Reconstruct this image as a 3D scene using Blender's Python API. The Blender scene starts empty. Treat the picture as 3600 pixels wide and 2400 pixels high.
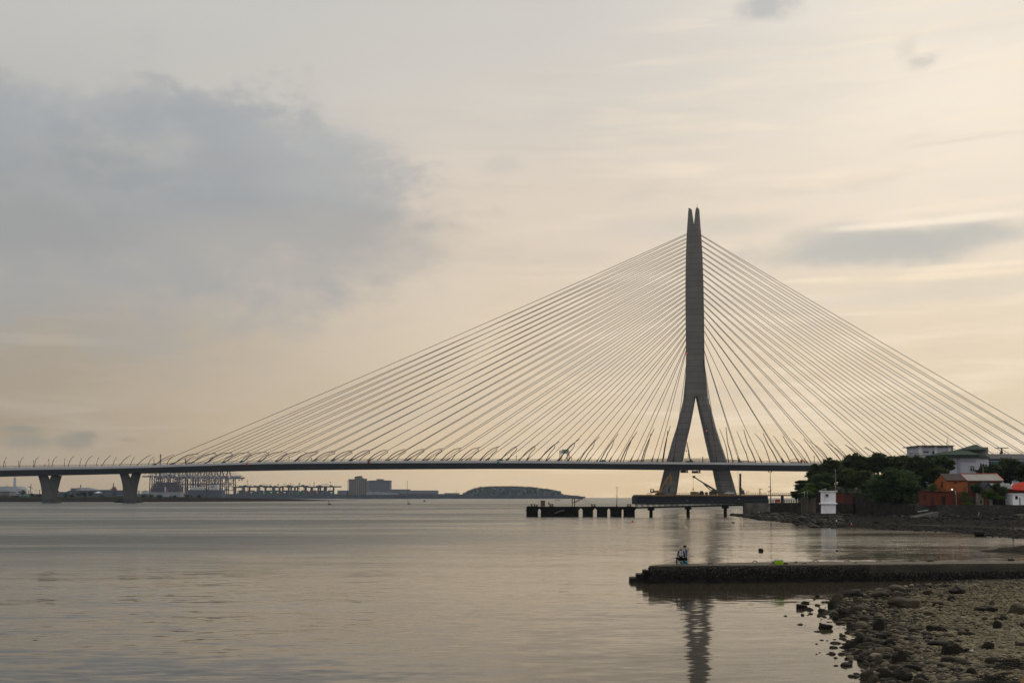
import bpy, bmesh, math, random
import numpy as np
from mathutils import Vector, Matrix, noise as mnoise

random.seed(7); RNG = np.random.default_rng(7)
S = bpy.context.scene
COL = S.collection
R = math.radians
V = Vector

# ------------------------------------------------------------------ camera geometry (used to survey positions off the photograph)
F = 3800.0; H = 7.0; PITCH = R(3.0); YH = 1746.0
YC = YH - F*math.tan(PITCH)
CP, SP = math.cos(PITCH), math.sin(PITCH)
CAM = V((0, 0, H))
def ray(px, py):
    u = (px-1800)/F; w = (YC-py)/F
    return V((u, CP - w*SP, SP + w*CP))
def at(px, py, Y):
    r = ray(px, py); return V((r.x*Y/r.y, Y, H + r.z*Y/r.y))
def gnd(px, py, z=0.0):
    r = ray(px, py); t = (z-H)/r.z
    return V((r.x*t, r.y*t, z))
def onplane(px, py, P0, n):
    r = ray(px, py); l = (P0-CAM).dot(n)/r.dot(n)
    return CAM + r*l
def lerp(a, b, t): return a + (b-a)*t
def srgb(r, g, b):
    f = lambda c: (c/255/12.92 if c/255 <= .04045 else ((c/255+.055)/1.055)**2.4)
    return (f(r), f(g), f(b), 1)

# ------------------------------------------------------------------ node helpers
class N:
    def __init__(s, nt): s.nt = nt; s.n = nt.nodes; s.l = nt.links
    def new(s, t, **k):
        n = s.n.new(t)
        for a, b in k.items(): setattr(n, a, b)
        return n
    def put(s, sock, v):
        if v is None: return
        if isinstance(v, bpy.types.NodeSocket): s.l.new(v, sock)
        else: sock.default_value = v
    def m(s, op, a, b=None, c=None, clamp=False):
        n = s.new('ShaderNodeMath', operation=op); n.use_clamp = clamp
        for i, v in enumerate((a, b, c)): s.put(n.inputs[i], v)
        return n.outputs[0]
    def mix(s, f, a, b, blend='MIX'):
        n = s.new('ShaderNodeMix', data_type='RGBA', blend_type=blend)
        s.put(n.inputs[0], f); s.put(n.inputs[6], a); s.put(n.inputs[7], b)
        return n.outputs[2]
    def noise(s, vec, scale, detail=4, rough=.5, dist=0):
        n = s.new('ShaderNodeTexNoise'); s.put(n.inputs['Vector'], vec)
        n.inputs['Scale'].default_value = scale; n.inputs['Detail'].default_value = detail
        n.inputs['Roughness'].default_value = rough; n.inputs['Distortion'].default_value = dist
        return n.outputs['Fac']
    def smooth(s, x, a, b):
        n = s.new('ShaderNodeMapRange', interpolation_type='SMOOTHSTEP'); s.put(n.inputs[0], x)
        for i, v in zip((1, 2, 3, 4), (a, b, 0., 1.)): s.put(n.inputs[i], v)
        return n.outputs[0]
    def lin(s, x, a, b, c=0., d=1.):
        n = s.new('ShaderNodeMapRange'); s.put(n.inputs[0], x)
        for i, v in zip((1, 2, 3, 4), (a, b, c, d)): s.put(n.inputs[i], v)
        return n.outputs[0]
    def ramp(s, f, stops, interp='LINEAR'):
        n = s.new('ShaderNodeValToRGB'); s.put(n.inputs[0], f); e = n.color_ramp.elements
        n.color_ramp.interpolation = interp
        while len(e) > 1: e.remove(e[-1])
        e[0].position = stops[0][0]; e[0].color = stops[0][1]
        for p, c in stops[1:]:
            q = e.new(p); q.color = c
        return n.outputs[0]
    def mapv(s, vec, scale=(1, 1, 1), loc=(0, 0, 0), rot=(0, 0, 0)):
        n = s.new('ShaderNodeMapping'); s.put(n.inputs[0], vec)
        n.inputs['Location'].default_value = loc; n.inputs['Rotation'].default_value = rot; n.inputs['Scale'].default_value = scale
        return n.outputs[0]

MATS = {}
def mat(name, col, rough=.75, var=.3, scale=.5, bump=0., bscale=None, metal=0., stretch=(1, 1, 1), c2=None, emit=None, spec=.16, world=False, detail=5, fine=0.):
    if name in MATS: return MATS[name]
    m = bpy.data.materials.new(name); m.use_nodes = True; MATS[name] = m
    h = N(m.node_tree); b = m.node_tree.nodes['Principled BSDF']
    b.inputs['Roughness'].default_value = rough; b.inputs['Metallic'].default_value = metal
    b.inputs['Specular IOR Level'].default_value = spec
    if world: vec = h.new('ShaderNodeNewGeometry').outputs['Position']
    else: vec = h.new('ShaderNodeTexCoord').outputs['Object']
    vec = h.mapv(vec, stretch)
    c = tuple(col[:3])
    if c2 is None:
        lo = tuple(x*(1-var) for x in c); hi = tuple(min(1, x*(1+var)) for x in c)
    else: lo, hi = c, tuple(c2[:3])
    f = h.smooth(h.noise(vec, scale, detail, .6), .3, .7)
    out = h.mix(f, lo+(1,), hi+(1,))
    if fine:
        g = h.noise(vec, scale*9, 4, .65)
        out = h.mix(h.smooth(g, .35, .7), out, tuple(x*(1-fine) for x in c)+(1,))
    h.put(b.inputs['Base Color'], out)
    if bump:
        bn = h.new('ShaderNodeBump'); bn.inputs['Strength'].default_value = 1; bn.inputs['Distance'].default_value = bump
        h.put(bn.inputs['Height'], h.noise(vec, bscale or scale*4, 6, .6)); h.put(b.inputs['Normal'], bn.outputs[0])
    if emit:
        b.inputs['Emission Color'].default_value = tuple(emit[:3])+(1,); b.inputs['Emission Strength'].default_value = emit[3]
    return m

# ------------------------------------------------------------------ mesh builder
WLOC = {}
class MB:
    def __init__(s): s.v = []; s.f = []; s.mi = []; s.cur = 0
    def add(s, pts, faces):
        o = len(s.v); s.v += [tuple(p) for p in pts]
        for f in faces: s.f.append([o+i for i in f]); s.mi.append(s.cur)
        return s
    def hexa(s, p):   # p: 4 bottom ccw, 4 top ccw
        return s.add(p, [(3, 2, 1, 0), (4, 5, 6, 7), (0, 1, 5, 4), (1, 2, 6, 5), (2, 3, 7, 6), (3, 0, 4, 7)])
    def box(s, c, d, rz=0., taper=1.):
        c = V(c); x, y, z = (q/2 for q in d); co, si = math.cos(rz), math.sin(rz)
        P = []
        for zz, k in ((-z, 1), (z, taper)):
            for a, b in ((-x, -y), (x, -y), (x, y), (-x, y)):
                a *= k; b *= k
                P.append(c + V((a*co-b*si, a*si+b*co, zz)))
        return s.hexa(P)
    def bar(s, a, b, w, h=None):
        a, b = V(a), V(b); h = h or w; d = b-a
        if d.length < 1e-9: return s
        d.normalize(); up = V((0, 0, 1)) if abs(d.z) < .99 else V((0, 1, 0))
        x = d.cross(up).normalized()*(w/2); y = x.cross(d).normalized()*(h/2)
        P = [a-x-y, a+x-y, a+x+y, a-x+y, b-x-y, b+x-y, b+x+y, b-x+y]
        return s.hexa(P)
    def tube(s, pts, r, n=6, cap=True):
        pts = [V(p) for p in pts]; k = len(pts)
        rs = r if isinstance(r, (list, tuple)) else [r]*k
        o = len(s.v); prev = None
        for i, p in enumerate(pts):
            d = (pts[min(i+1, k-1)] - pts[max(i-1, 0)])
            if d.length < 1e-9: d = V((0, 0, 1))
            d.normalize()
            if prev is None:
                up = V((0, 0, 1)) if abs(d.z) < .9 else V((0, 1, 0)); x = d.cross(up).normalized()
            else:
                x = prev - d*prev.dot(d)
                x = x.normalized() if x.length > 1e-6 else d.orthogonal().normalized()
            prev = x; y = d.cross(x)
            for j in range(n):
                a = 2*math.pi*j/n; s.v.append(tuple(p + (x*math.cos(a)+y*math.sin(a))*rs[i]))
        for i in range(k-1):
            for j in range(n):
                j2 = (j+1) % n
                s.f.append([o+i*n+j, o+i*n+j2, o+(i+1)*n+j2, o+(i+1)*n+j]); s.mi.append(s.cur)
        if cap:
            s.f.append([o+j for j in reversed(range(n))]); s.mi.append(s.cur)
            s.f.append([o+(k-1)*n+j for j in range(n)]); s.mi.append(s.cur)
        return s
    def lathe(s, base, prof, n=12):
        return s.tube([V(base)+V((0, 0, z)) for r, z in prof], [max(r, 1e-4) for r, z in prof], n)
    def loft(s, secs, cap=True, closed=True):
        n = len(secs[0]); o = len(s.v)
        for q in secs: s.v += [tuple(p) for p in q]
        for i in range(len(secs)-1):
            for j in range(n if closed else n-1):
                j2 = (j+1) % n
                s.f.append([o+i*n+j, o+i*n+j2, o+(i+1)*n+j2, o+(i+1)*n+j]); s.mi.append(s.cur)
        if cap and closed:
            s.f.append([o+j for j in reversed(range(n))]); s.mi.append(s.cur)
            s.f.append([o+(len(secs)-1)*n+j for j in range(n)]); s.mi.append(s.cur)
        return s
    def prism(s, poly, ext):
        e = V(ext); return s.loft([[V(p) for p in poly], [V(p)+e for p in poly]])
    def rock(s, c, r3, seed=0, sub=2, rough=.28, flat=.0):
        bm = bmesh.new(); bmesh.ops.create_icosphere(bm, subdivisions=sub, radius=1)
        rn = random.Random(seed); off = V((rn.random()*50, rn.random()*50, rn.random()*50)); az = rn.random()*6.28
        co, si = math.cos(az), math.sin(az)
        c = V(c); pts = []
        pl = [(V((rn.gauss(0, 1), rn.gauss(0, 1), rn.gauss(0, .8))).normalized(), .55+rn.random()*.35) for _ in range(5)]
        for v in bm.verts:
            d = v.co.normalized()
            k = 1 + rough*mnoise.noise(d*1.3+off)*1.4 + rough*.5*mnoise.noise(d*3.2+off)
            p = d*k
            for nrm, dd in pl:
                e = p.dot(nrm)-dd
                if e > 0: p -= nrm*e*.8
            p = V((p.x*r3[0], p.y*r3[1], p.z*r3[2])); p = V((p.x*co-p.y*si, p.x*si+p.y*co, p.z))
            pts.append(c+p)
        fs = [[v.index for v in f.verts] for f in bm.faces]; bm.free()
        return s.add(pts, fs)
    def build(s, name, m, parent=None, smooth=False, loc=None):
        if parent is not None: loc = WLOC[parent.name]
        elif loc is None:
            a = np.array(s.v); loc = V(((a[:, 0].min()+a[:, 0].max())/2, (a[:, 1].min()+a[:, 1].max())/2, a[:, 2].min()))
        loc = V(loc)
        me = bpy.data.meshes.new(name)
        a = np.array(s.v, dtype=np.float64) - np.array(loc)
        me.from_pydata(a.tolist(), [], s.f)
        for q in (m if isinstance(m, (list, tuple)) else [m]): me.materials.append(q)
        if max(s.mi, default=0): me.polygons.foreach_set('material_index', s.mi)
        if smooth: me.polygons.foreach_set('use_smooth', [True]*len(me.polygons))
        bm = bmesh.new(); bm.from_mesh(me); bmesh.ops.recalc_face_normals(bm, faces=bm.faces); bm.to_mesh(me); bm.free()
        me.update()
        o = bpy.data.objects.new(name, me); COL.objects.link(o)
        if parent is not None: o.parent = parent
        else: o.location = loc
        WLOC[o.name] = loc
        return o

def big_mesh(name, verts, faces4, m, parent=None, smooth=False, loc=None, mi=None):
    """numpy path for large meshes; faces4: (n,k) int array"""
    loc = WLOC[parent.name] if parent is not None else V(loc if loc is not None else (0, 0, 0))
    me = bpy.data.meshes.new(name); k = faces4.shape[1]
    me.vertices.add(len(verts)); me.vertices.foreach_set('co', (verts-np.array(loc)).astype(np.float32).ravel())
    me.loops.add(faces4.size); me.loops.foreach_set('vertex_index', faces4.astype(np.int32).ravel())
    me.polygons.add(len(faces4)); me.polygons.foreach_set('loop_start', np.arange(0, faces4.size, k, dtype=np.int32))
    me.polygons.foreach_set('loop_total', np.full(len(faces4), k, dtype=np.int32))
    for q in (m if isinstance(m, (list, tuple)) else [m]): me.materials.append(q)
    if mi is not None: me.polygons.foreach_set('material_index', np.asarray(mi, dtype=np.int32))
    if smooth: me.polygons.foreach_set('use_smooth', np.ones(len(faces4), dtype=bool))
    me.update(calc_edges=True); me.validate()
    o = bpy.data.objects.new(name, me); COL.objects.link(o)
    if parent is not None: o.parent = parent
    else: o.location = loc
    WLOC[o.name] = loc
    return o

def tag(o, label=None, cat=None, group=None, kind=None):
    if label: o['label'] = label
    if cat: o['category'] = cat
    if group: o['group'] = group
    if kind: o['kind'] = kind
    return o
def thing(name, label, cat, loc, group=None, rz=0.):
    o = bpy.data.objects.new(name, None); COL.objects.link(o); o.location = loc; o.rotation_euler.z = rz
    o.empty_display_size = .1
    WLOC[o.name] = V(loc); return tag(o, label, cat, group)
def struct(o): o['kind'] = 'structure'; return o
def kids(o): return [c for c in bpy.data.objects if c.parent == o]
def dup(root, loc, rz=None, label=None, sc=None):
    r = root.copy(); COL.objects.link(r); r.location = loc
    if rz is not None: r.rotation_euler.z = rz
    if sc is not None: r.scale = (sc, sc, sc)
    if label: r['label'] = label
    WLOC[r.name] = V(loc)
    for ch in kids(root):
        c = ch.copy(); COL.objects.link(c); c.parent = r; WLOC[c.name] = V(loc)
        for g in kids(ch):
            d = g.copy(); COL.objects.link(d); d.parent = c
    return r
ORD = ['first','second','third','fourth','fifth','sixth','seventh','eighth','ninth','tenth','eleventh','twelfth','thirteenth','fourteenth','fifteenth','sixteenth','seventeenth','eighteenth','nineteenth','twentieth']
def ordn(i):
    if i < 20: return ORD[i]
    t = {2: 'twenty', 3: 'thirty', 4: 'forty'}[(i+1)//10]; k = (i+1) % 10
    return (t[:-1]+'ieth') if k == 0 else t+'-'+ORD[k-1]

# ------------------------------------------------------------------ camera
cd = bpy.data.cameras.new('camera'); cam = bpy.data.objects.new('camera', cd); COL.objects.link(cam)
cam.location = CAM; cam.rotation_euler = (math.pi/2+PITCH, 0, 0)
cd.sensor_width = 36; cd.lens = F/100.0; cd.shift_y = (YC-1200)/3600
cd.clip_start = .5; cd.clip_end = 40000
S.camera = cam

# ------------------------------------------------------------------ sky
SUN_AZ, SUN_EL = R(34), R(38)
HZ_D, HZ_TOP, HZ_J = 2.9e-5, 404., (.25, .31, .38)
def sky():
    w = bpy.data.worlds.new('World'); S.world = w; w.use_nodes = True
    h = N(w.node_tree); bg = w.node_tree.nodes['Background']
    d = h.new('ShaderNodeTexCoord').outputs['Generated']
    sep = h.new('ShaderNodeSeparateXYZ'); h.put(sep.inputs[0], d); X, Y, Z = sep.outputs
    az = h.m('ARCTAN2', X, Y); el = h.m('ARCSINE', Z)
    deg = 180/math.pi
    AZ = h.m('MULTIPLY', az, deg); EL = h.m('MULTIPLY', el, deg)
    t = h.lin(EL, -10, 90)
    P = lambda e: (e+10)/100
    c = srgb
    left = h.ramp(t, [(P(-3), c(146,129,108)), (P(.5), c(154,137,115)), (P(2.5), c(156,142,123)), (P(5), c(166,153,136)), (P(8), c(168,158,144)), (P(12), c(172,168,160)), (P(18), c(184,183,179)), (P(24), c(195,194,189)), (P(40), c(180,181,180)), (P(90), c(160,163,168))])
    mid = h.ramp(t, [(P(-3), c(208,184,150)), (P(.5), c(214,190,157)), (P(3), c(220,197,166)), (P(8), c(223,204,178)), (P(15), c(223,208,190)), (P(20), c(214,206,195)), (P(24), c(208,203,196)), (P(40), c(196,195,192)), (P(90), c(160,163,168))])
    right = h.ramp(t, [(P(-3), c(212,190,156)), (P(.5), c(218,196,162)), (P(5), c(227,207,178)), (P(9), c(234,216,190)), (P(14), c(242,227,206)), (P(19), c(246,233,214)), (P(24.5), c(240,231,217)), (P(34), c(242,233,218)), (P(55), c(200,198,194)), (P(90), c(160,163,168))])
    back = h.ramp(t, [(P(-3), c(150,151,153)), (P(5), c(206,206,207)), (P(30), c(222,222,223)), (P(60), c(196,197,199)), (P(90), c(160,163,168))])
    # gentle warp of azimuth so that the tone changes are not straight lines
    warp = h.noise(h.mapv(d, (2, 2, 6)), 1.6, 3, .5)
    AZw = h.m('ADD', AZ, h.m('MULTIPLY', h.m('SUBTRACT', warp, .5), 9))
    base = h.mix(h.smooth(AZw, -27, 3), left, mid)
    base = h.mix(h.smooth(AZw, 0, 26), base, right)
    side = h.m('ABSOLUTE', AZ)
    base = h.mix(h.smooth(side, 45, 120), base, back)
    # thin streaks
    st = h.noise(h.mapv(d, (3, 3, 26)), 2.2, 5, .55, .4)
    base = h.mix(h.m('MULTIPLY', h.smooth(st, .5, .75), h.m('MULTIPLY', h.smooth(EL, 28, 12), .3)), base, c(196,186,172))
    st2 = h.noise(h.mapv(d, (4, 4, 34), (3, 1, 2)), 2.0, 5, .5, .3)
    base = h.mix(h.m('MULTIPLY', h.smooth(st2, .46, .80), h.m('MULTIPLY', h.smooth(AZ, -6, 12), .6)), base, c(252,234,208))
    soft = h.noise(h.mapv(d, (1, 1, 3), (7, 2, 4)), 3.5, 4, .5, .3)
    base = h.mix(h.m('MULTIPLY', h.smooth(soft, .4, .75), .22), base, c(205,200,192))
    wn = h.noise(h.mapv(d, (1, 1, 1.8)), 7, 9, .62, .25)
    wn2 = h.noise(h.mapv(d, (1, 1, 1.4), (5, 3, 1)), 26, 7, .62)
    def cloud(base, px, py, rx, ry, col, amt, wob=.9, fine=.15, edge=(1.25, .35)):
        a = ray(px, py).normalized(); a0 = math.degrees(math.atan2(a.x, a.y)); e0 = math.degrees(math.asin(a.z))
        sx = math.degrees(rx/F)*.97; sy = math.degrees(ry/F)*.95
        u = h.m('DIVIDE', h.m('SUBTRACT', AZ, a0), sx); v = h.m('DIVIDE', h.m('SUBTRACT', EL, e0), sy)
        r = h.m('SQRT', h.m('ADD', h.m('MULTIPLY', u, u), h.m('MULTIPLY', v, v)))
        r = h.m('ADD', r, h.m('MULTIPLY', h.m('SUBTRACT', wn, .5), wob*2))
        r = h.m('ADD', r, h.m('MULTIPLY', h.m('SUBTRACT', wn2, .5), fine*2))
        return h.mix(h.m('MULTIPLY', h.smooth(r, edge[0], edge[1]), amt), base, col)
    base = cloud(base, 150, 690, 1250, 430, c(161,162,163), .82, 1.1, .30, (1.32, .35))
    base = cloud(base, 820, 560, 640, 260, c(161,164,167), .75, 1.3, .45, (1.25, .4))
    base = cloud(base, 420, 380, 820, 130, c(166,169,172), .6, 1.3, .5, (1.2, .5))
    base = cloud(base, 1150, 490, 330, 110, c(180,181,180), .6, 1.2, .35, (1.4, .3))
    base = cloud(base, 1200, 660, 280, 90, c(182,181,178), .5, 1.2, .35, (1.4, .3))
    base = cloud(base, 330, 560, 280, 150, c(148,154,158), .6, 1.3, .3, (1.3, .1))
    base = cloud(base, 60, 430, 330, 120, c(163,167,171), .5, 1.3, .3, (1.3, .3))
    base = cloud(base, 850, 790, 560, 110, c(158,160,161), .5, 1.3, .3, (1.4, .2))
    base = cloud(base, 60, 800, 420, 120, c(152,152,150), .5, 1.2, .25, (1.4, .2))
    base = cloud(base, 560, 540, 120, 70, c(182,180,176), .4, 1.3, .5, (1.4, .2))
    base = cloud(base, 640, 500, 90, 40, c(188,184,178), .4, 1.3, .5, (1.4, .2))
    base = cloud(base, 1150, 870, 620, 110, c(186,178,168), .45, 1.2, .25, (1.4, .3))
    base = cloud(base, 3060, 872, 470, 66, c(188,186,179), .85, 1.0, .4, (1.35, .25))
    base = cloud(base, 3330, 832, 300, 46, c(190,188,180), .7, .9, .4, (1.35, .25))
    base = cloud(base, 2900, 825, 170, 46, c(196,192,184), .6, .9, .45, (1.4, .3))
    base = cloud(base, 2560, 790, 270, 45, c(212,203,190), .6, .9, .4, (1.4, .3))
    base = cloud(base, 2300, 800, 300, 40, c(212,203,190), .45, .9, .4, (1.4, .3))
    base = cloud(base, 3230, 782, 400, 15, c(251,236,214), .8, .9, .6, (1.3, .2))
    base = cloud(base, 3330, 968, 420, 16, c(249,230,200), .8, .9, .6, (1.3, .2))
    base = cloud(base, 2860, 985, 210, 12, c(247,229,202), .7, .9, .6, (1.3, .2))
    base = cloud(base, 3480, 930, 260, 12, c(250,232,204), .7, .9, .6, (1.3, .2))
    base = cloud(base, 2690, 5, 120, 75, c(188,187,184), .85, .9, 1.2, (1.3, .1))
    base = cloud(base, 3255, 222, 100, 42, c(196,191,183), .7, .9, 1.5, (1.2, .0))
    base = cloud(base, 3190, 180, 60, 50, c(208,202,192), .5, .9, 1.5, (1.2, .0))
    base = cloud(base, 1760, 570, 120, 45, c(198,192,184), .4, .9, 1.3, (1.3, .1))
    base = cloud(base, 2240, 690, 90, 26, c(206,198,188), .35, .8, 1.2, (1.3, .1))
    base = cloud(base, 90, 1508, 75, 17, c(146,143,134), .8, .6, .8, (1.25, .3))
    base = cloud(base, 100, 1550, 85, 28, c(146,143,134), .7, .6, .8, (1.3, .3))
    base = cloud(base, 265, 1548, 75, 32, c(148,143,133), .8, .6, .9, (1.3, .3))
    base = cloud(base, 310, 1530, 30, 16, c(148,143,134), .7, .5, .8)
    base = cloud(base, 450, 1545, 28, 8, c(160,149,134), .6, .5, .6)
    base = cloud(base, 3450, 1010, 400, 40, c(216,206,188), .5, .9, .4, (1.4, .3))
    base = cloud(base, 3000, 1060, 300, 26, c(222,211,192), .4, .9, .4, (1.4, .3))
    # the sky's own light before it passes through the low haze layer
    sl_ = h.m('MAXIMUM', Z, .002); L = h.m('MINIMUM', h.m('DIVIDE', HZ_TOP-7, sl_), h.m('MINIMUM', h.m('DIVIDE', 9240., h.m('MAXIMUM', Y, .05)), h.m('DIVIDE', 8500., h.m('MAXIMUM', h.m('ABSOLUTE', X), .05))))
    T = h.m('EXPONENT', h.m('MULTIPLY', L, -HZ_D)); T = h.m('MAXIMUM', T, .3)
    sp3 = h.new('ShaderNodeSeparateColor'); h.put(sp3.inputs[0], base); cb3 = h.new('ShaderNodeCombineColor')
    for i in range(3):
        h.put(cb3.inputs[i], h.m('DIVIDE', h.m('SUBTRACT', sp3.outputs[i], h.m('MULTIPLY', h.m('SUBTRACT', 1, T), HZ_J[i])), T))
    base = cb3.outputs[0]
    # clear-sky light behind the cloud deck
    ns = h.new('ShaderNodeTexSky', sky_type='NISHITA'); ns.sun_disc = False
    ns.sun_elevation = SUN_EL; ns.sun_rotation = SUN_AZ
    k = h.new('ShaderNodeVectorMath', operation='SCALE'); h.put(k.inputs[0], base); k.inputs[3].default_value = 1/.1
    out = h.mix(.03, k.outputs[0], ns.outputs[0])
    h.put(bg.inputs[0], out); bg.inputs[1].default_value = .1
    sl = bpy.data.lights.new('sun', 'SUN'); so = bpy.data.objects.new('sun', sl); COL.objects.link(so)
    sl.energy = 1.25; sl.angle = R(14); sl.color = (1, .90, .76)
    dirv = V((math.sin(SUN_AZ)*math.cos(SUN_EL), math.cos(SUN_AZ)*math.cos(SUN_EL), math.sin(SUN_EL)))
    so.rotation_euler = dirv.to_track_quat('Z', 'Y').to_euler(); so.location = (0, 0, 500)
sky()
S.view_settings.view_transform = 'Standard'; S.view_settings.look = 'None'; S.view_settings.exposure = 0; S.view_settings.gamma = 1
S.cycles.max_bounces = 6; S.cycles.volume_bounces = 1; S.cycles.sample_clamp_indirect = 6; S.cycles.transparent_max_bounces = 6

# ------------------------------------------------------------------ air
def haze():
    b = MB(); b.box((0, 4400, 200), (17000, 9700, 408))
    m = bpy.data.materials.new('haze_air'); m.use_nodes = True; h = N(m.node_tree)
    m.node_tree.nodes.remove(m.node_tree.nodes['Principled BSDF'])
    v = h.new('ShaderNodeVolumePrincipled'); v.inputs['Color'].default_value = (.62, .78, 1.0, 1)
    v.inputs['Density'].default_value = HZ_D; v.inputs['Anisotropy'].default_value = .2
    h.l.new(v.outputs[0], m.node_tree.nodes['Material Output'].inputs['Volume'])
    o = b.build('haze', m); tag(o, 'thin pale haze hanging in the air over the estuary', 'haze', kind='stuff')
haze()

# ------------------------------------------------------------------ water
def water():
    m = bpy.data.materials.new('estuary_water'); m.use_nodes = True; h = N(m.node_tree); b = m.node_tree.nodes['Principled BSDF']
    b.inputs['Base Color'].default_value = (.030, .032, .023, 1); b.inputs['Roughness'].default_value = .07; b.inputs['IOR'].default_value = 1.345
    p = h.new('ShaderNodeNewGeometry').outputs['Position']
    spx = h.new('ShaderNodeSeparateXYZ'); h.put(spx.inputs[0], p)
    # wind patches: long lanes of ruffled and of smooth water; calmer in the lee of the right shore
    pat = h.noise(h.mapv(p, (.0045, .026, 1), rot=(0, 0, -.10)), 1.0, 4, .6, .5)
    pat2 = h.noise(h.mapv(p, (.0014, .007, 1), (3, 8, 0)), 1.0, 3, .5)
    pat3 = h.noise(h.mapv(p, (.03, .13, 1), (1, 4, 0), rot=(0, 0, .12)), 1.0, 4, .6, .6)
    pw = h.smooth(h.m('ADD', h.m('ADD', h.m('MULTIPLY', pat, .45), h.m('MULTIPLY', pat3, .2)), h.m('MULTIPLY', pat2, .35)), .44, .55)
    openw = h.smooth(h.m('SUBTRACT', h.m('MULTIPLY', spx.outputs[1], .16), spx.outputs[0]), -24, 90)
    far = h.smooth(spx.outputs[1], 330, 800)
    opn = h.m('MAXIMUM', openw, far)
    amp = h.m('ADD', h.m('ADD', .085, h.m('MULTIPLY', opn, .26)), h.m('MULTIPLY', pw, h.m('ADD', .10, h.m('MULTIPLY', opn, .40))))
    h.put(b.inputs['Base Color'], h.mix(opn, (.048, .041, .028, 1), (.026, .030, .022, 1)))   # silty brown by the shore, lightened to stand in for reflected sky sheen
    # facet slopes of the wavelets, several sizes, crests lying roughly across the view of the river
    def slopes(sx_, sy_, rot, det, loc=(0, 0, 0)):
        n = h.new('ShaderNodeTexNoise'); h.put(n.inputs['Vector'], h.mapv(p, (sx_, sy_, 1), loc, (0, 0, rot))); n.inputs['Scale'].default_value = 1
        n.inputs['Detail'].default_value = det; n.inputs['Roughness'].default_value = .55; n.inputs['Distortion'].default_value = .3
        v = h.new('ShaderNodeVectorMath', operation='SUBTRACT'); h.put(v.inputs[0], n.outputs['Color']); v.inputs[1].default_value = (.5, .5, .5); return v.outputs[0]
    def vscale(v, k):
        n = h.new('ShaderNodeVectorMath', operation='SCALE'); h.put(n.inputs[0], v); h.put(n.inputs[3], k); return n.outputs[0]
    def vadd(a_, b_):
        n = h.new('ShaderNodeVectorMath', operation='ADD'); h.put(n.inputs[0], a_); h.put(n.inputs[1], b_); return n.outputs[0]
    s1 = slopes(.8, 2.6, .08, 3); s2 = slopes(.16, .62, -.1, 3, (5, 2, 0)); s3 = slopes(.035, .14, .14, 2, (9, 4, 0))
    v = vadd(vscale(s1, h.m('MULTIPLY', amp, .62)), vadd(vscale(s2, h.m('MULTIPLY', amp, .50)), vscale(s3, h.m('ADD', .03, h.m('MULTIPLY', amp, .12)))))
    cut = h.new('ShaderNodeVectorMath', operation='MULTIPLY'); h.put(cut.inputs[0], v); cut.inputs[1].default_value = (.6, 1, 0)
    v = vadd(cut.outputs[0], (0, 0, 1))
    nn = h.new('ShaderNodeVectorMath', operation='NORMALIZE'); h.put(nn.inputs[0], v); h.put(b.inputs['Normal'], nn.outputs[0])
    # wavelets too small to draw one by one: a rougher sheet away from the shore, roughest in the ruffled lanes
    d1 = h.smooth(spx.outputs[1], 60, 190); d2 = h.smooth(spx.outputs[1], 30, 150)
    lane = h.m('ADD', .14, h.m('MULTIPLY', pw, .11))
    h.put(b.inputs['Roughness'], h.m('ADD', h.m('ADD', .055, h.m('MULTIPLY', d1, h.m('ADD', .035, h.m('MULTIPLY', pw, .06)))), h.m('MULTIPLY', h.m('MULTIPLY', d2, opn), lane)))
    q = MB(); q.add([(-8300, -250, 0), (8300, -250, 0), (8300, 8900, 0), (-8300, 8900, 0)], [(0, 1, 2, 3)])
    struct(q.build('water', m, loc=(0, 0, 0)))
water()

# ================================================================== BRIDGE
SC = 1.532; D0 = 760*SC
SN, CS = .2402, .9707
BD = V((-CS, SN, 0)); BN = V((SN, CS, 0))            # along the deck (to the left), across the deck (away)
TW = V(((2450-1800)/F*D0, D0, 0))
def bl(s, t, z): return TW + BD*s + BN*t + V((0, 0, z))
def on_t(px, py, t):
    p = onplane(px, py, TW + BN*t, BN); return (p-TW).dot(BD), p.z, p
def s_of(px, t=-29.0): return on_t(px, 1640, t)[0]
M_conc = mat('bridge_concrete', (.115, .108, .10), .85, .16, .05, 0, stretch=(1, 1, .35), fine=.1)
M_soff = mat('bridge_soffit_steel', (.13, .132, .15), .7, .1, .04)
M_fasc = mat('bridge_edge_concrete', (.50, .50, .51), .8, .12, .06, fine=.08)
M_cable = mat('cable_sheath', (.018, .018, .02), .5, .1, .1)
M_steel = mat('dark_steel', (.024, .025, .027), .55, .25, .6)
M_lamp = mat('lamp_post_steel', (.035, .035, .037), .6, .2, .3)
M_rail = mat('railing_steel', (.045, .047, .05), .6, .2, .3)
M_road = mat('asphalt', (.05, .05, .052), .9, .2, .3)
M_red = mat('red_paint', (.45, .03, .02), .5, .2, .8)
M_green = mat('green_paint', (.03, .10, .05), .5, .2, .8)
M_glow = mat('red_warning_lamp', (.6, .03, .02), .4, .1, 1, emit=(1, .12, .05, 1.5))

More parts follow.
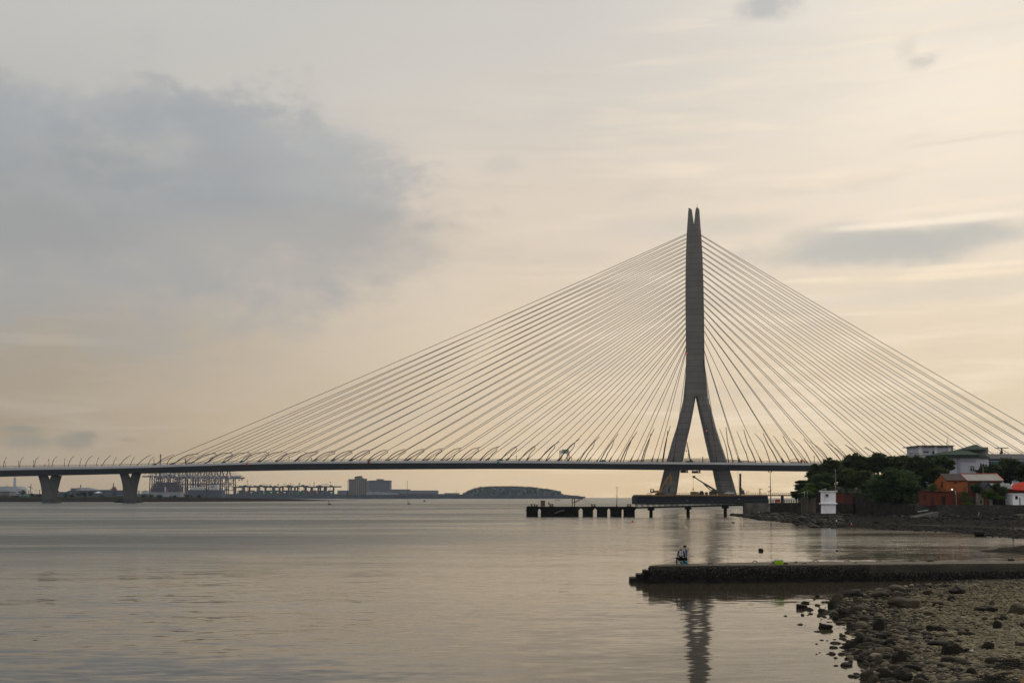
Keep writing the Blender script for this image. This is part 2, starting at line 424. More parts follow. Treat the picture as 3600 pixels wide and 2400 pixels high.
bridge = thing('cable_stayed_bridge', 'long cable-stayed bridge with one tall forked concrete tower crossing the estuary', 'bridge', bl(0, 0, 0))
PROF = [(0, 1642.5, 1652.8, 1672), (457, 1636.5, 1646, 1661.6), (900, 1622.5, 1630.5, 1651), (1350, 1618.5, 1627.5, 1647), (1800, 1618, 1627, 1644.7), (2200, 1623, 1630.5, 1648), (2450, 1624.5, 1632, 1650), (2800, 1626.7, 1635.5, 1654.4), (2880, 1627.5, 1636.5, 1654.5), (3400, 1633, 1642, 1660), (3900, 1640, 1650, 1668)]
WE = 29.0
SS, ZT, ZF, ZB = [], [], [], []
for px, a, b_, c_ in PROF:
    s, z, _ = on_t(px, a, -WE); SS.append(s); ZT.append(z); ZF.append(on_t(px, b_, -WE)[1]); ZB.append(on_t(px, c_, -15)[1])
o_ = np.argsort(SS); SS = np.array(SS)[o_]; ZT = np.array(ZT)[o_]; ZF = np.array(ZF)[o_]; ZB = np.array(ZB)[o_]
# carry the approach viaducts on past both picture edges
SS = np.concatenate([[SS[0]-250], SS, [SS[-1]+260]])
ext = lambda Z: np.concatenate([[Z[0]+(Z[0]-Z[1])*.6], Z, [Z[-1]-3.5]])
ZT, ZF, ZB = ext(ZT), ext(ZF), ext(ZB)
SG = np.linspace(SS[0], SS[-1], 140)
def smooth_interp(Z):
    z = np.interp(SG, SS, Z); k = np.ones(9)/9
    zp = np.concatenate([z[:1].repeat(4), z, z[-1:].repeat(4)]); return np.convolve(zp, k, 'valid')
GT, GF, GB = smooth_interp(ZT), smooth_interp(ZF), smooth_interp(ZB)
zt = lambda s: float(np.interp(s, SG, GT)); zf = lambda s: float(np.interp(s, SG, GF)); zb = lambda s: float(np.interp(s, SG, GB))
b = MB(); secs = []
for s, a, f_, c_ in zip(SG, GT, GF, GB):
    secs.append([bl(s, -WE+.9, f_+.15), bl(s, -15, c_), bl(s, 15, c_), bl(s, WE-.9, f_+.15), bl(s, WE-.9, a-.9), bl(s, -WE+.9, a-.9)])
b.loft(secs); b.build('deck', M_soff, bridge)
for sg in (-1, 1):
    b = MB(); secs = []
    for s, a, f_ in zip(SG, GT, GF):
        q = [bl(s, sg*(WE-.9), f_-.05), bl(s, sg*WE, f_+.25), bl(s, sg*WE, a), bl(s, sg*(WE-.9), a)]
        secs.append(q)
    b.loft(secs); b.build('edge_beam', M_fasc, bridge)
    b = MB()
    for hgt in (1.0, 1.9):
        b.tube([bl(s, sg*(WE-.45), a+hgt) for s, a in zip(SG, GT)], .16, 4)
    ps = np.arange(SG[0], SG[-1], 5.0)
    for s in ps: b.bar(bl(s, sg*(WE-.45), zt(s)), bl(s, sg*(WE-.45), zt(s)+1.9), .22)
    b.build('railing', M_rail, bridge)
b = MB(); secs = [[bl(s, -WE+6, a-.9+.05), bl(s, WE-6, a-.9+.05), bl(s, WE-6, a-.3), bl(s, -WE+6, a-.3)] for s, a in zip(SG, GT)]
b.loft(secs); b.build('roadway', M_road, bridge)
# tall slatted screen round the tower
b = MB(); s0, s1 = s_of(2180), s_of(2660)
pts = np.linspace(s0, s1, 120)
for s in pts:
    hgt = 1.2 + 4.2*max(0, 1-abs((s-(s0+s1)/2)/((s0-s1)/2))**3)
    for t in (13.5,): b.bar(bl(s, t, zt(s)), bl(s, t, zt(s)+hgt), .55, .3)
b.tube([bl(s, 13.5, zt(s)+1.2+4.2*max(0, 1-abs((s-(s0+s1)/2)/((s0-s1)/2))**3)) for s in pts], .2, 4)
b.tube([bl(s, 13.5, zt(s)+.8) for s in pts], .25, 4)
b.build('screen', mat('screen_panel', (.16, .145, .12), .8, .5, .3), bridge)

# ---- tower, lofted through sections surveyed at tower depth
def tp(px, py):
    s, z, _ = on_t(px, py, 0); return s, z
mt = bpy.data.materials.new('tower_concrete'); mt.use_nodes = True
h = N(mt.node_tree); bs = mt.node_tree.nodes['Principled BSDF']; bs.inputs['Roughness'].default_value = .85; bs.inputs['Specular IOR Level'].default_value = .2
pos = h.new('ShaderNodeNewGeometry').outputs['Position']; sx = h.new('ShaderNodeSeparateXYZ'); h.put(sx.inputs[0], pos)
lift = h.m('DIVIDE', sx.outputs[2], 6.15); fr = h.m('FRACT', lift); idx = h.m('FLOOR', lift)
joint = h.m('SUBTRACT', 1, h.smooth(h.m('ABSOLUTE', h.m('SUBTRACT', fr, .5)), .435, .47)) 
wn = h.new('ShaderNodeTexWhiteNoise', noise_dimensions='1D'); h.put(wn.inputs['W'], idx)
nz = h.noise(h.mapv(pos, (.12, .12, .03)), 1.5, 5, .6); nz2 = h.noise(h.mapv(pos, (.05, .05, .5)), 1.2, 4, .6)
tone = h.m('ADD', h.m('MULTIPLY', wn.outputs[0], .10), h.m('ADD', h.m('MULTIPLY', nz, .16), h.m('MULTIPLY', nz2, .16)))
cc = h.mix(h.lin(tone, .1, .35), (.118, .110, .098, 1), (.172, .162, .146, 1))
streak = h.smooth(h.noise(h.mapv(pos, (.55, .55, .022)), 1.0, 5, .65), .52, .72)
cc = h.mix(h.m('MULTIPLY', streak, .45), cc, (.075, .068, .058, 1))
blot = h.smooth(h.noise(h.mapv(pos, (.09, .09, .16), (4, 1, 7)), 1.0, 4, .6), .54, .66)
cc = h.mix(h.m('MULTIPLY', blot, .4), cc, (.115, .095, .075, 1))
cc = h.mix(h.m('MULTIPLY', h.m('SUBTRACT', 1, joint), .75), cc, (.06, .056, .05, 1))
h.put(bs.inputs['Base Color'], cc)
tower = None
def sec(pxl, pxr, py, cl, cr, dep, tc=0.0):
    """octagonal section: left/right picture edges, chamfer fractions, depth across the deck"""
    a, z = tp(pxl, py); c, _ = tp(pxr, py); w = c-a
    k = .42
    f0, f1 = -dep/2+tc, dep/2+tc
    return [bl(a, f0+dep*k, z), bl(a+w*cl, f0, z), bl(c-w*cr, f0, z), bl(c, f0+dep*k, z), bl(c, f1-dep*k, z), bl(c-w*cr, f1, z), bl(a+w*cl, f1, z), bl(a, f1-dep*k, z)]
b = MB()
b.loft([sec(*q) for q in [   # body between the lower crotch and the upper notch
    (2404.4, 2488.0, 1396, .12, .22, 17), (2408.5, 2482.5, 1345, .09, .19, 17), (2411.3, 2478.5, 1300, .07, .17, 17), (2412, 2476.5, 1250, .06, .15, 16.5), (2411.6, 2475.8, 1200, .06, .14, 16),
    (2410.3, 2475, 1100, .06, .13, 15.5), (2410, 2473, 1000, .06, .13, 15), (2411.5, 2469.5, 900, .06, .13, 14), (2414.4, 2465, 823, .07, .14, 13), (2416.3, 2462.3, 793.7, .08, .15, 12.5)]])
b.loft([sec(*q) for q in [(2416.3, 2439.6, 793.7, .16, .10, 12.4), (2418.2, 2436, 765, .2, .12, 10.5), (2420, 2432.6, 740, .25, .2, 8.5), (2421.2, 2431.8, 737.6, .25, .2, 7)]])
b.loft([sec(*q) for q in [(2439.0, 2462.3, 793.7, .10, .3, 12.4), (2442.4, 2460.5, 765, .12, .32, 10.5), (2445.4, 2458.6, 738, .16, .35, 8.5), (2446.4, 2457.6, 735.4, .16, .35, 7)]])
tower = b.build('tower', mt, bridge)
b = MB(); b.loft([sec(*q) for q in [(2301, 2368, 1772, .42, .06, 21), (2315, 2379, 1733, .42, .06, 20.5), (2335.5, 2391, 1650, .40, .06, 19.5), (2347, 2403, 1610, .42, .06, 19), (2362, 2413, 1555, .44, .06, 18.5), (2379.4, 2426.3, 1500, .44, .06, 18), (2392, 2436, 1450, .40, .05, 17.5), (2404.4, 2445.2, 1396, .3, .04, 17)]])
b.build('leg', mt, tower)
b = MB(); b.loft([sec(*q) for q in [(2530, 2602, 1772, .30, .04, 21), (2522, 2589, 1733, .32, .04, 20.5), (2504.4, 2565, 1650, .34, .04, 19.5), (2493, 2552, 1610, .34, .05, 19), (2480, 2533, 1555, .34, .06, 18.5), (2468.4, 2515.8, 1500, .32, .08, 18), (2457, 2503, 1450, .28, .12, 17.5), (2445.8, 2488, 1396, .22, .2, 17)]])
b.build('leg', mt, tower)
b = MB(); s, z = tp(2450.6, 735.5); b.tube([bl(s, 0, z), bl(s, 0, z+6)], [.35, .1], 5); b.box(bl(s, 0, z+.7), (2, 2, 1.4))
b.build('lightning_rod', M_steel, tower)
b = MB(); s, z = tp(2423.5, 737.5); b.box(bl(s, 0, z+.8), (1.6, 1.6, 1.6)); b.build('beacon', M_steel, tower)
for (px, py, gl, tt) in [(2412, 989, 0, -8.4), (2459.8, 989, 0, -8.4), (2414.3, 1241, 1, -8.9), (2462.3, 1241, 0, -8.9), (2391, 1513, 0, -9.6), (2484, 1513, 1, -9.6)]:
    p = on_t(px, py, tt-.35)[2]
    b = MB(); b.lathe(p+V((0, 0, -.55)), [(0, 0), (.4, 0), (.45, .4), (.36, .75), (0, .9)], 8)
    b.build('warning_lamp', M_glow if gl else mat('unlit_warning_lamp', (.35, .03, .02), .5, .2, 1), tower)

# ---- stay cables, two planes
LZ = [72,119,160,205,247,290,332,375,425,465,512,558,605,650,698,742,790,845,888,940,990,1045,1100,1160,1215,1285,1330,1480]
RZ = [74,130,192,254,316,376,440,503,570,635,698,762,828,896,962,1038,1110,1205,1300,1400]
edge_l = lambda y: np.interp(y, [740, 823, 900, 1000, 1200, 1300, 1396], [2420, 2414.4, 2411.5, 2410, 2411.6, 2411.3, 2404.4])
edge_r = lambda y: np.interp(y, [740, 823, 900, 1000, 1200, 1300, 1396], [2458.6, 2465, 2469.5, 2473, 2475.8, 2478.5, 2488])
def cable(s_deck, tside, px, py):
    st, zt_ = tp(px, py)
    A = bl(s_deck*SC, tside*25.5, zt(s_deck*SC)-.5); Bp = bl(st, tside*2.2, zt_)
    d = (Bp-A); L = d.length; u = d/L
    q = MB(); sag = L*.004
    pts = []
    for k in range(9):
        f = k/8; p = A + d*f; pts.append(p - V((0, 0, sag*4*f*(1-f))))
    q.tube(pts, .29, 5)
    q.tube([A-u*.5, A+u*5.5, A+u*6.4, A+u*8], [.75, .62, .42, .3], 6)
    q.build('cable', M_cable, bridge)
for i in range(28):
    y = 800 + LZ[27-i]/3.137; x = edge_l(y)+3
    for sd in (-1, 1): cable(15+15*i, sd, x, y)
RS = [-(15+15*i) if i <= 8 else -(135+10.6*(i-8)) for i in range(20)]
for i in range(20):
    y = 800 + RZ[19-i]/3.137; x = edge_r(y)-6
    for sd in (-1, 1): cable(RS[i], sd, x, y)

# ---- V piers
def pier(T, L, Rt, notch, capx, topy):
    """L, Rt: outer outlines [(px,py)] top to bottom; the right arm is folded back"""
    b = MB(); secs = []
    nx, ny = notch
    for i, (px, py) in enumerate(L):
        s, z, _ = on_t(px, py, 0)
        f = min(1, max(0, (py-topy)/(ny-topy))) if py < ny else 1
        inner = lerp(nx-9*(1-f), nx, f) if py <= ny else lerp(nx, nx+13, min(1, (py-ny)/40))
        s2, z2, _ = on_t(inner, py, 0)
        secs.append([bl(s, -1.9, z), bl(s2, -1.9, z), bl(s2, 1.5, z), bl(s, 1.5, z)])
    b.loft(secs)
    for i, q in enumerate([L]): pass
    secs = []
    for (px, py) in Rt:
        s, z, _ = on_t(px, py, 0)
        f = min(1, max(0, (py-topy)/(ny-topy))) if py < ny else 1
        inner = lerp(nx+8*(1-f), nx, f) if py <= ny else lerp(nx, nx+13, min(1, (py-ny)/40))
        s2, _, _ = on_t(inner, py, 0)
        mid = s2 + (s-s2)*.35
        secs.append([bl(s2, -1.6, z), bl(mid, -.4, z), bl(s, 2.2, z), bl(s, 3.4, z), bl(s2, 1.4, z)])
    b.loft(secs)
    p = b.build('pier', M_conc, bridge)
    b = MB(); sa, za, _ = on_t(capx[0]+2, 1753, -7); sb, zb_, _ = on_t(capx[1]-6, 1753, -7)
    b.hexa([bl(sa, -7, -2), bl(sb, -7, -2), bl(sb, 7, -2), bl(sa, 7, -2), bl(sa, -7, za), bl(sb, -7, za), bl(sb, 7, za), bl(sa, 7, za)])
    b.build('pile_cap', mat('wet_pile_cap', (.07, .068, .065), .8, .3, .1), p)
    for s in (on_t(nx-22, topy, 0)[0], on_t(nx+22, topy, 0)[0]):
        for t in (0,): b = MB(); b.box(bl(s, t, on_t(nx, topy, 0)[1]+1), (5, 3, 4.4)); b.build('bearing', M_steel, p)
    return p
pier(0, [(137, 1671), (143, 1690), (147.5, 1710), (150, 1730), (150.6, 1754)], [(212, 1671), (206, 1690), (200.5, 1712), (196.5, 1732), (195, 1754)], (175, 1693), (147, 197), 1671)
pb = pier(0, [(423, 1664), (429.5, 1685), (433.5, 1705), (435.5, 1730), (436, 1754)], [(491, 1664), (485, 1685), (479.5, 1707), (476.5, 1732), (475.6, 1754)], (458, 1681), (433, 478), 1664)
b = MB()
for k in range(7):
    p = gnd(420+12*k, 1766); b.rock(p+V((0, -3, .6)), (6, 5, 3.6), 300+k)
b.build('riprap', mat('riprap_rock', (.03, .03, .032), .9, .3, .2), pb)
pier(0, [(-148, 1682), (-142, 1700), (-138, 1720), (-136, 1754)], [(-78, 1682), (-84, 1700), (-90, 1722), (-92, 1754)], (-113, 1702), (-140, -88), 1682)

# ---- marks on the near edge of the deck
def fascia_mark(px, py, shape, m):
    s, z, _ = on_t(px, py, -WE-.25); b = MB()
    if shape == 'tri': b.prism([bl(s-1.9, -WE-.3, z-1.8), bl(s+1.9, -WE-.3, z-1.8), bl(s, -WE-.3, z+1.8)], BN*.25)
    elif shape == 'disc': b.prism([bl(s+1.6*math.cos(k*.524), -WE-.3, z+1.6*math.sin(k*.524)) for k in range(12)], BN*.25)
    else: b.box(bl(s, -WE-.5, z), (2.2, 1, 3.6))
    b.build('navigation_mark', m, bridge)
fascia_mark(868, 1629.5, 'tri', M_red); fascia_mark(1296, 1624, 'disc', mat('faded_red', (.25, .06, .04), .6, .2, 1)); fascia_mark(1752, 1626.5, 'box', M_green)

# ---- inspection platforms hung under the deck between the legs
def under_platform(x0, x1, y0, y1, label):
    p0 = on_t((x0+x1)/2, y1, 4)[2]
    t = thing('inspection_platform', label, 'work platform', p0, 'work platforms hung under the bridge deck')
    sa, za, _ = on_t(x0, y1, 4); sb, _, _ = on_t(x1, y1, 4); top = on_t(x0, y0, 4)[1]
    b = MB(); b.hexa([bl(sa, 0, za), bl(sb, 0, za), bl(sb, 8, za), bl(sa, 8, za), bl(sa, 0, za+.5), bl(sb, 0, za+.5), bl(sb, 8, za+.5), bl(sa, 8, za+.5)]); b.build('floor', M_steel, t)
    b = MB(); w = sb-sa
    b.hexa([bl(sa, 0, za+.5), bl(sa+w*.72, 0, za+.5), bl(sa+w*.72, .3, za+.5), bl(sa, .3, za+.5), bl(sa, 0, top-.6), bl(sa+w*.72, 0, top-.6), bl(sa+w*.72, .3, top-.6), bl(sa, .3, top-.6)])
    for k in range(6):
        s = sa+w*(.72+.28*k/5); b.bar(bl(s, 0, za), bl(s, 0, top), .3)
    b.bar(bl(sa+w*.72, 0, top-.4), bl(sb, 0, top-.4), .3); b.build('guard_rail', mat('screen_mesh', (.04, .04, .045), .8, .3, 1), t)
    for f in (.1, .5, .9):
        for tt in (1, 7): b = MB(); b.bar(bl(sa+w*f, tt, za), bl(sa+w*f, tt, zb(sa+w*f)+.2), .35); b.build('hanger', M_steel, t)
under_platform(2393, 2419.5, 1650.5, 1661, 'dark mesh work platform hung under the deck beside the left tower leg')
under_platform(2433, 2463, 1653, 1662.5, 'open railed work platform hung under the deck midway between the tower legs')

# ---- lamp posts
NLp = [(11,3,13,9.6,28.7),(120,6.5,22,13,28),(182,7.6,21,15.3,28.7),(238,12.6,23,19.5,29.5),(298,16,24,24.5,30),(356,25,25.6,30.6,31),(418,30,25.6,39,30.6),(479,42,28,50,30.6),(543,46.7,24,65,30.6),(605,56.6,28,93,32),(669,50,25.6,88,32),(721,59,28.7,94,32),(912,46,25,80,30),(1033,46,23,80,30.6),(1224,50,28,70,32.5),(1417,49,28.7,70,35.6),(1612,47,34.4,73,41.3),(1756,45.6,37,65.8,47),(1822,49,40,69,52.5),(1892,49,46,72,60.5),(1962,45,50,74,71),(2034,42,50,72,80),(2107,38,55,66,90.6),(2179,35,63,60,99),(2253,23.5,63,46,110),(2328,15,76,28,119)]
FLp = [(19,-1,9,-1.5,15),(118,0,8,0,15),(172,0,10,0,19),(225,2,11,4,21),(280,3,11,6,21),(337,5,12,10,23),(396,7,14,12.6,23),(457,9,15,15,23),(518,14,17,21,22),(583,17,16,25.6,22.6),(645,28,17,40,22),(715,50,22,40,27.5),(939,52,23,42,27.3),(1025,55,24,46,27),(1190,50,23,40,26),(1383,44,25,38,29),(1580,39,29.5,34,33),(1710,38,31,35,37),(1780,37,33,34,38.7),(1845,36,36.5,35,42.6),(1914,36.5,40.6,36.5,48),(1981,35,41.5,40,56),(2048,37,44,44,67.7),(2121,30,46,38,72),(2189,27.6,63,36,82),(2258,22,60,30,92),(2330,14,73,17,102)]
NRp = [(2500,-5.7,54,-16,126),(2578,-19,60,-25.5,115),(2659,-30,59,-43.7,108),(2737,-36.7,59,-53.6,98),(2811,-42,60,-57,88),(2890,-42,51,-63,78.6),(2960,-44,46,-68,70),(3060,-44,40,-66,58),(3200,-46,34,-70,46),(3400,-46,30,-72,40)]
FRp = [(2562,-11,57,-31,110),(2635,-24,55,-44,103.6),(2710,-28.7,67,-56,96),(2783,-35,50,-62,87.7),(2856,-43,58.7,-67.6,80),(2925,-47,50,-76,70),(3000,-48,44,-78,62),(3200,-48,30,-80,42),(3400,-48,28,-80,36)]
NLx = [11,68,120,182,238,298,356,418,479,543,605,669,721,785,848,912,972,1033,1097,1160,1224,1288,1352,1417,1482,1547,1612,1684,1756,1822,1892,1962,2034,2107,2179,2253,2328]
FLx = [19,66,118,172,225,280,337,396,457,518,583,645,715,770,833,895,958,1025,1065,1128,1190,1254,1319,1383,1449,1515,1580,1645,1710,1780,1845,1914,1981,2048,2121,2189,2258,2330]
NRx = [2500,2578,2659,2737,2811,2890,2965,3040,3110]
FRx = [2562,2635,2710,2783,2856,2925,2990,3055,3120]
ytop = lambda px: float(np.interp(px, [q[0] for q in PROF], [q[1] for q in PROF]))-5.5
def lamp(px, tab, tside, label, group):
    xs = [q[0] for q in tab]
    mx, my, tx, ty = (float(np.interp(px, xs, [q[k] for q in tab])) for k in (1, 2, 3, 4))
    t = tside*26.2; s, _, _ = on_t(px, ytop(px), t); base = bl(s, t, zt(s)-.6)
    P = lambda dx, dy: on_t(px+dx, ytop(px)-dy, t)[2]
    foot = base; m1 = P(mx*.55, my*.55); m2 = P(mx*.92, my*.92); tip = P(tx, ty); cor = P(mx*1.06, my*1.06)
    inward = BN*(-tside)
    pts = [foot, m1, m2]
    for k in range(1, 6):
        f = k/5; q = m2*((1-f)**2) + cor*(2*f*(1-f)) + tip*(f*f); pts.append(q + inward*(.5*f*f))
    r0 = (.56 if tside < 0 else .48)*(.72 if px < 560 else 1)
    b = MB(); n = len(pts); b.tube(pts, [r0 - .22*k/(n-1) for k in range(n)], 6)
    e = (pts[-1]-pts[-2]).normalized(); b.bar(pts[-1]-e*1.2, pts[-1]+e*.9, .7, .35)
    o = b.build('lamp_post', M_lamp, loc=base); tag(o, label, 'lamp post', group)
for k, px in enumerate(reversed(NLx)): lamp(px, NLp, -1, f'{ordn(k)} tall curved lamp post left of the bridge tower, near edge of deck', 'curved lamp posts along the near deck edge')
for k, px in enumerate(reversed(FLx)): lamp(px, FLp, 1, f'{ordn(k)} shorter curved lamp post left of the bridge tower, far edge of deck', 'curved lamp posts along the far deck edge')
for k, px in enumerate(NRx): lamp(px, NRp, -1, f'{ordn(k)} tall curved lamp post right of the bridge tower, near edge of deck', 'curved lamp posts along the near deck edge')
for k, px in enumerate(FRx): lamp(px, FRp, 1, f'{ordn(k)} curved lamp post right of the bridge tower, far edge of deck', 'curved lamp posts along the far deck edge')

# ---- things on the deck: sign gantry, lorry crane, vehicles
def gantry():
    s0, s1 = s_of(1966), s_of(1992); t = thing('lattice_gantry', 'scaffold gantry with green panels standing on the bridge deck left of the tower', 'gantry', bl((s0+s1)/2, -20, zt(s0)))
    top = on_t(1979, 1583, -20)[1]
    for s in (s0, s1):
        b = MB(); z0 = zt(s)
        for ds in (-1.1, 1.1):
            for tt in (-21.5, -18.5): b.bar(bl(s+ds, tt, z0), bl(s+ds, tt, top), .32)
        k = 0; z = z0
        while z < top-2:
            b.bar(bl(s-1.1, -21.5, z), bl(s+1.1, -21.5, z+2.4), .24); b.bar(bl(s+1.1, -21.5, z), bl(s-1.1, -21.5, z+2.4), .24); z += 2.4
        b.build('lattice_leg', mat('rusty_steel', (.16, .08, .05), .8, .4, 1), t)
    b = MB(); b.hexa([bl(s0+1.4, -22, top-2.4), bl(s1-1.4, -22, top-2.4), bl(s1-1.4, -18, top-2.4), bl(s0+1.4, -18, top-2.4), bl(s0+1.4, -22, top-2), bl(s1-1.4, -22, top-2), bl(s1-1.4, -18, top-2), bl(s0+1.4, -18, top-2)])
    b.bar(bl(s0+1.4, -22, top), bl(s1-1.4, -22, top), .3)
    for f in np.linspace(0, 1, 7): b.bar(bl(lerp(s0, s1, f), -22, top-2), bl(lerp(s0, s1, f), -22, top), .22)
    b.build('walkway', M_steel, t)
    b = MB(); c = on_t(1986, 1586.5, -22.4)[2]; b.box(c, (6.5, .4, 4.6), math.atan2(-SN, CS)); b.box(c+V((3.4, .1, 1.6)), (1.2, .5, 2.6), math.atan2(-SN, CS))
    b.build('sign_panel', mat('pale_green_panel', (.22, .30, .26), .7, .25, 1), t)
gantry()
def deck_crane():
    s = s_of(2424, 5); p = bl(s, 6, zt(s)-.2); t = thing('mobile_crane', 'dark crane with steep lattice jib on the bridge deck between the tower legs', 'crane', p)
    b = MB(); b.box(p+V((0, 0, 1.6)), (7, 3, 2.4)); b.box(p+V((1.5, 0, 3.2)), (2.6, 2.6, 1.6)); b.build('cab', M_steel, t)
    b = MB(); tip = on_t(2414.5, 1552, 6)[2]; b.tube([p+V((1, 0, 2)), lerp(p+V((1, 0, 2)), tip, .55), tip], [.8, .6, .35], 6)
    b.bar(p+V((-2, 0, 2)), lerp(p+V((1, 0, 2)), tip, .5), .5); b.build('jib', M_steel, t)
    b = MB(); b.tube([tip, tip+V((-.6, 0, -9))], .12, 4); b.box(tip+V((-.6, 0, -10)), (.9, .9, 1.6)); b.build('hook', M_steel, t)
deck_crane()
def car(px, t, label, col, kind='car', L=4.6, hh=1.5):
    s = s_of(px, t); p = bl(s, t, zt(s)-.28); o = thing('parked_'+kind, label, kind, p)
    ang = math.atan2(BD.y, BD.x); L *= SC; W = 1.8*SC; hh *= SC; ux = BD; uy = BN
    def prof(pts, w, z0=0): return [[p+ux*x+uy*(-w/2)+V((0, 0, z)) for x, z in pts], [p+ux*x+uy*(w/2)+V((0, 0, z)) for x, z in pts]]
    b = MB(); b.loft(prof([(-L/2, .35), (L/2, .35), (L/2, hh*.5), (L*.45, hh*.56), (-L*.46, hh*.58), (-L/2, hh*.5)], W)); b.build('body', mat('car_paint_'+kind+str(px), col, .4, .05, 1), o)
    b = MB(); b.loft(prof([(-L*.38, hh*.57), (L*.22, hh*.57), (L*.1, hh), (-L*.28, hh)], W*.88)); b.build('cabin', mat('dark_glass', (.03, .035, .04), .15, .1, 1), o)
    for x in (-L*.3, L*.3):
        for y in (-W/2, W/2):
            b = MB(); c = p+ux*x+uy*y+V((0, 0, .5)); b.tube([c-uy*.18, c+uy*.18], .5, 10); b.build('wheel', mat('tyre_rubber', (.02, .02, .02), .9, .1, 1), o)
car(2119, -20, 'dark blue car crossing the bridge just left of the scaffold gantry lamps', (.03, .04, .07))
car(1758, -20, 'dark car on the bridge above the green box on the deck edge', (.04, .04, .05))
def red_truck():
    s = s_of(2800, -18); p = bl(s, -18, zt(s)-.2); o = thing('flatbed_truck', 'red flatbed truck with raised arm on the bridge right of the tower', 'truck', p)
    q = lambda x, z, y=0: p - BD*x + BN*y + V((0, 0, z))
    b = MB(); b.hexa([q(-6, 1, -1.6), q(6, 1, -1.6), q(6, 1, 1.6), q(-6, 1, 1.6), q(-6, 1.7, -1.6), q(6, 1.7, -1.6), q(6, 1.7, 1.6), q(-6, 1.7, 1.6)]); b.build('flatbed', M_red, o)
    b = MB(); b.hexa([q(4, 1.7, -1.6), q(6.5, 1.7, -1.6), q(6.5, 1.7, 1.6), q(4, 1.7, 1.6), q(4, 4, -1.5), q(6, 4, -1.5), q(6, 4, 1.5), q(4, 4, 1.5)]); b.build('cab', M_red, o)
    b = MB(); b.tube([q(2.5, 1.7), q(2.4, 4.6), q(-5, 4.0), q(-7, 2.8)], .35, 5); b.build('loader_arm', M_red, o)
    for x in (-4.6, -3, 4.8):
        for y in (-1.6, 1.6):
            b = MB(); b.tube([q(x, .7, y-.2), q(x, .7, y+.2)], .75, 10); b.build('wheel', MATS['tyre_rubber'], o)
red_truck()
# short poles standing on the deck between the lamp posts
for k, (px, hh, nm) in enumerate([(158, 4, 'left end of the bridge'), (541, 16, 'the left end of the stay cables'), (1016, 13, 'the sixth cable from the left end'), (1094, 7, 'the disc mark on the deck edge'), (1815, 12, 'the green box on the deck edge'), (2009, 8, 'the scaffold gantry'), (2471, 13, 'the right tower leg'), (2863, 17, 'the dark hillside trees')]):
    s = s_of(px, -24); p = bl(s, -24, zt(s)); b = MB(); z = hh*.31
    b.tube([p, p+V((0, 0, z+1.5))], .28, 5); b.box(p+V((0, 0, z+1.5)), (.9, .6, 1.3))
    tag(b.build('marker_post', M_steel), f'short dark post on the bridge deck close to {nm}', 'post', 'short posts on the bridge deck')

# ================================================================== FAR LEFT BANK AND PORT
def hz(px, py, Y): return at(px, py, Y)
def ppx(Y): return Y/F                              # metres per picture pixel at depth Y
def box_px(b, x0, x1, y0, y1, Y, depth, z0=None):
    """block whose near face spans the given picture rectangle at depth Y"""
    p0 = at(x0, y1, Y); p1 = at(x1, y0, Y); zb_ = p0.z if z0 is None else z0
    b.hexa([(p0.x, Y, zb_), (p1.x, Y, zb_), (p1.x, Y+depth, zb_), (p0.x, Y+depth, zb_), (p0.x, Y, p1.z), (p1.x, Y, p1.z), (p1.x, Y+depth, p1.z), (p0.x, Y+depth, p1.z)])
    return V(((p0.x+p1.x)/2, Y+depth/2, zb_))
def one(name, label, cat, x0, x1, y0, y1, Y, depth, m, group=None, z0=None):
    b = MB(); c = box_px(b, x0, x1, y0, y1, Y, depth, z0); return tag(b.build(name, m, loc=c), label, cat, group)

# sand spit
mb = bpy.data.materials.new('bank_soil'); mb.use_nodes = True; h = N(mb.node_tree); bs = mb.node_tree.nodes['Principled BSDF']; bs.inputs['Roughness'].default_value = .95; bs.inputs['Specular IOR Level'].default_value = 0
pos = h.new('ShaderNodeNewGeometry').outputs['Position']; sx = h.new('ShaderNodeSeparateXYZ'); h.put(sx.inputs[0], pos)
nz = h.noise(h.mapv(pos, (.02, .03, .2)), 1, 5, .6)
soil = h.mix(nz, (.016, .013, .011, 1), (.036, .030, .026, 1))
grass = h.mix(h.noise(h.mapv(pos, (.05, .05, .05)), 1.5, 4), (.014, .020, .007, 1), (.036, .042, .014, 1))
gf = h.smooth(h.m('ADD', sx.outputs[2], h.m('MULTIPLY', h.m('SUBTRACT', nz, .5), 5)), 5.2, 6.6)
h.put(bs.inputs['Base Color'], h.mix(gf, soil, grass))
WL = [(-900,1764.5),(0,1764.2),(500,1764),(700,1763.2),(900,1761.5),(1050,1760.5),(1150,1759.6),(1210,1758.9),(1270,1758.4)]
RG = {-900:(6,8.2), 0:(5.6,8.0), 500:(5.2,8), 600:(5.2,7.6), 700:(4.6,6.6), 800:(4.2,5.2), 900:(3.2,3.8), 1050:(2.6,2.8), 1150:(1.0,1.0), 1210:(.4,.4), 1270:(.1,.1)}
V_, F_ = [], []
cols = np.arange(-900, 1271, 12.0)
rows = 16
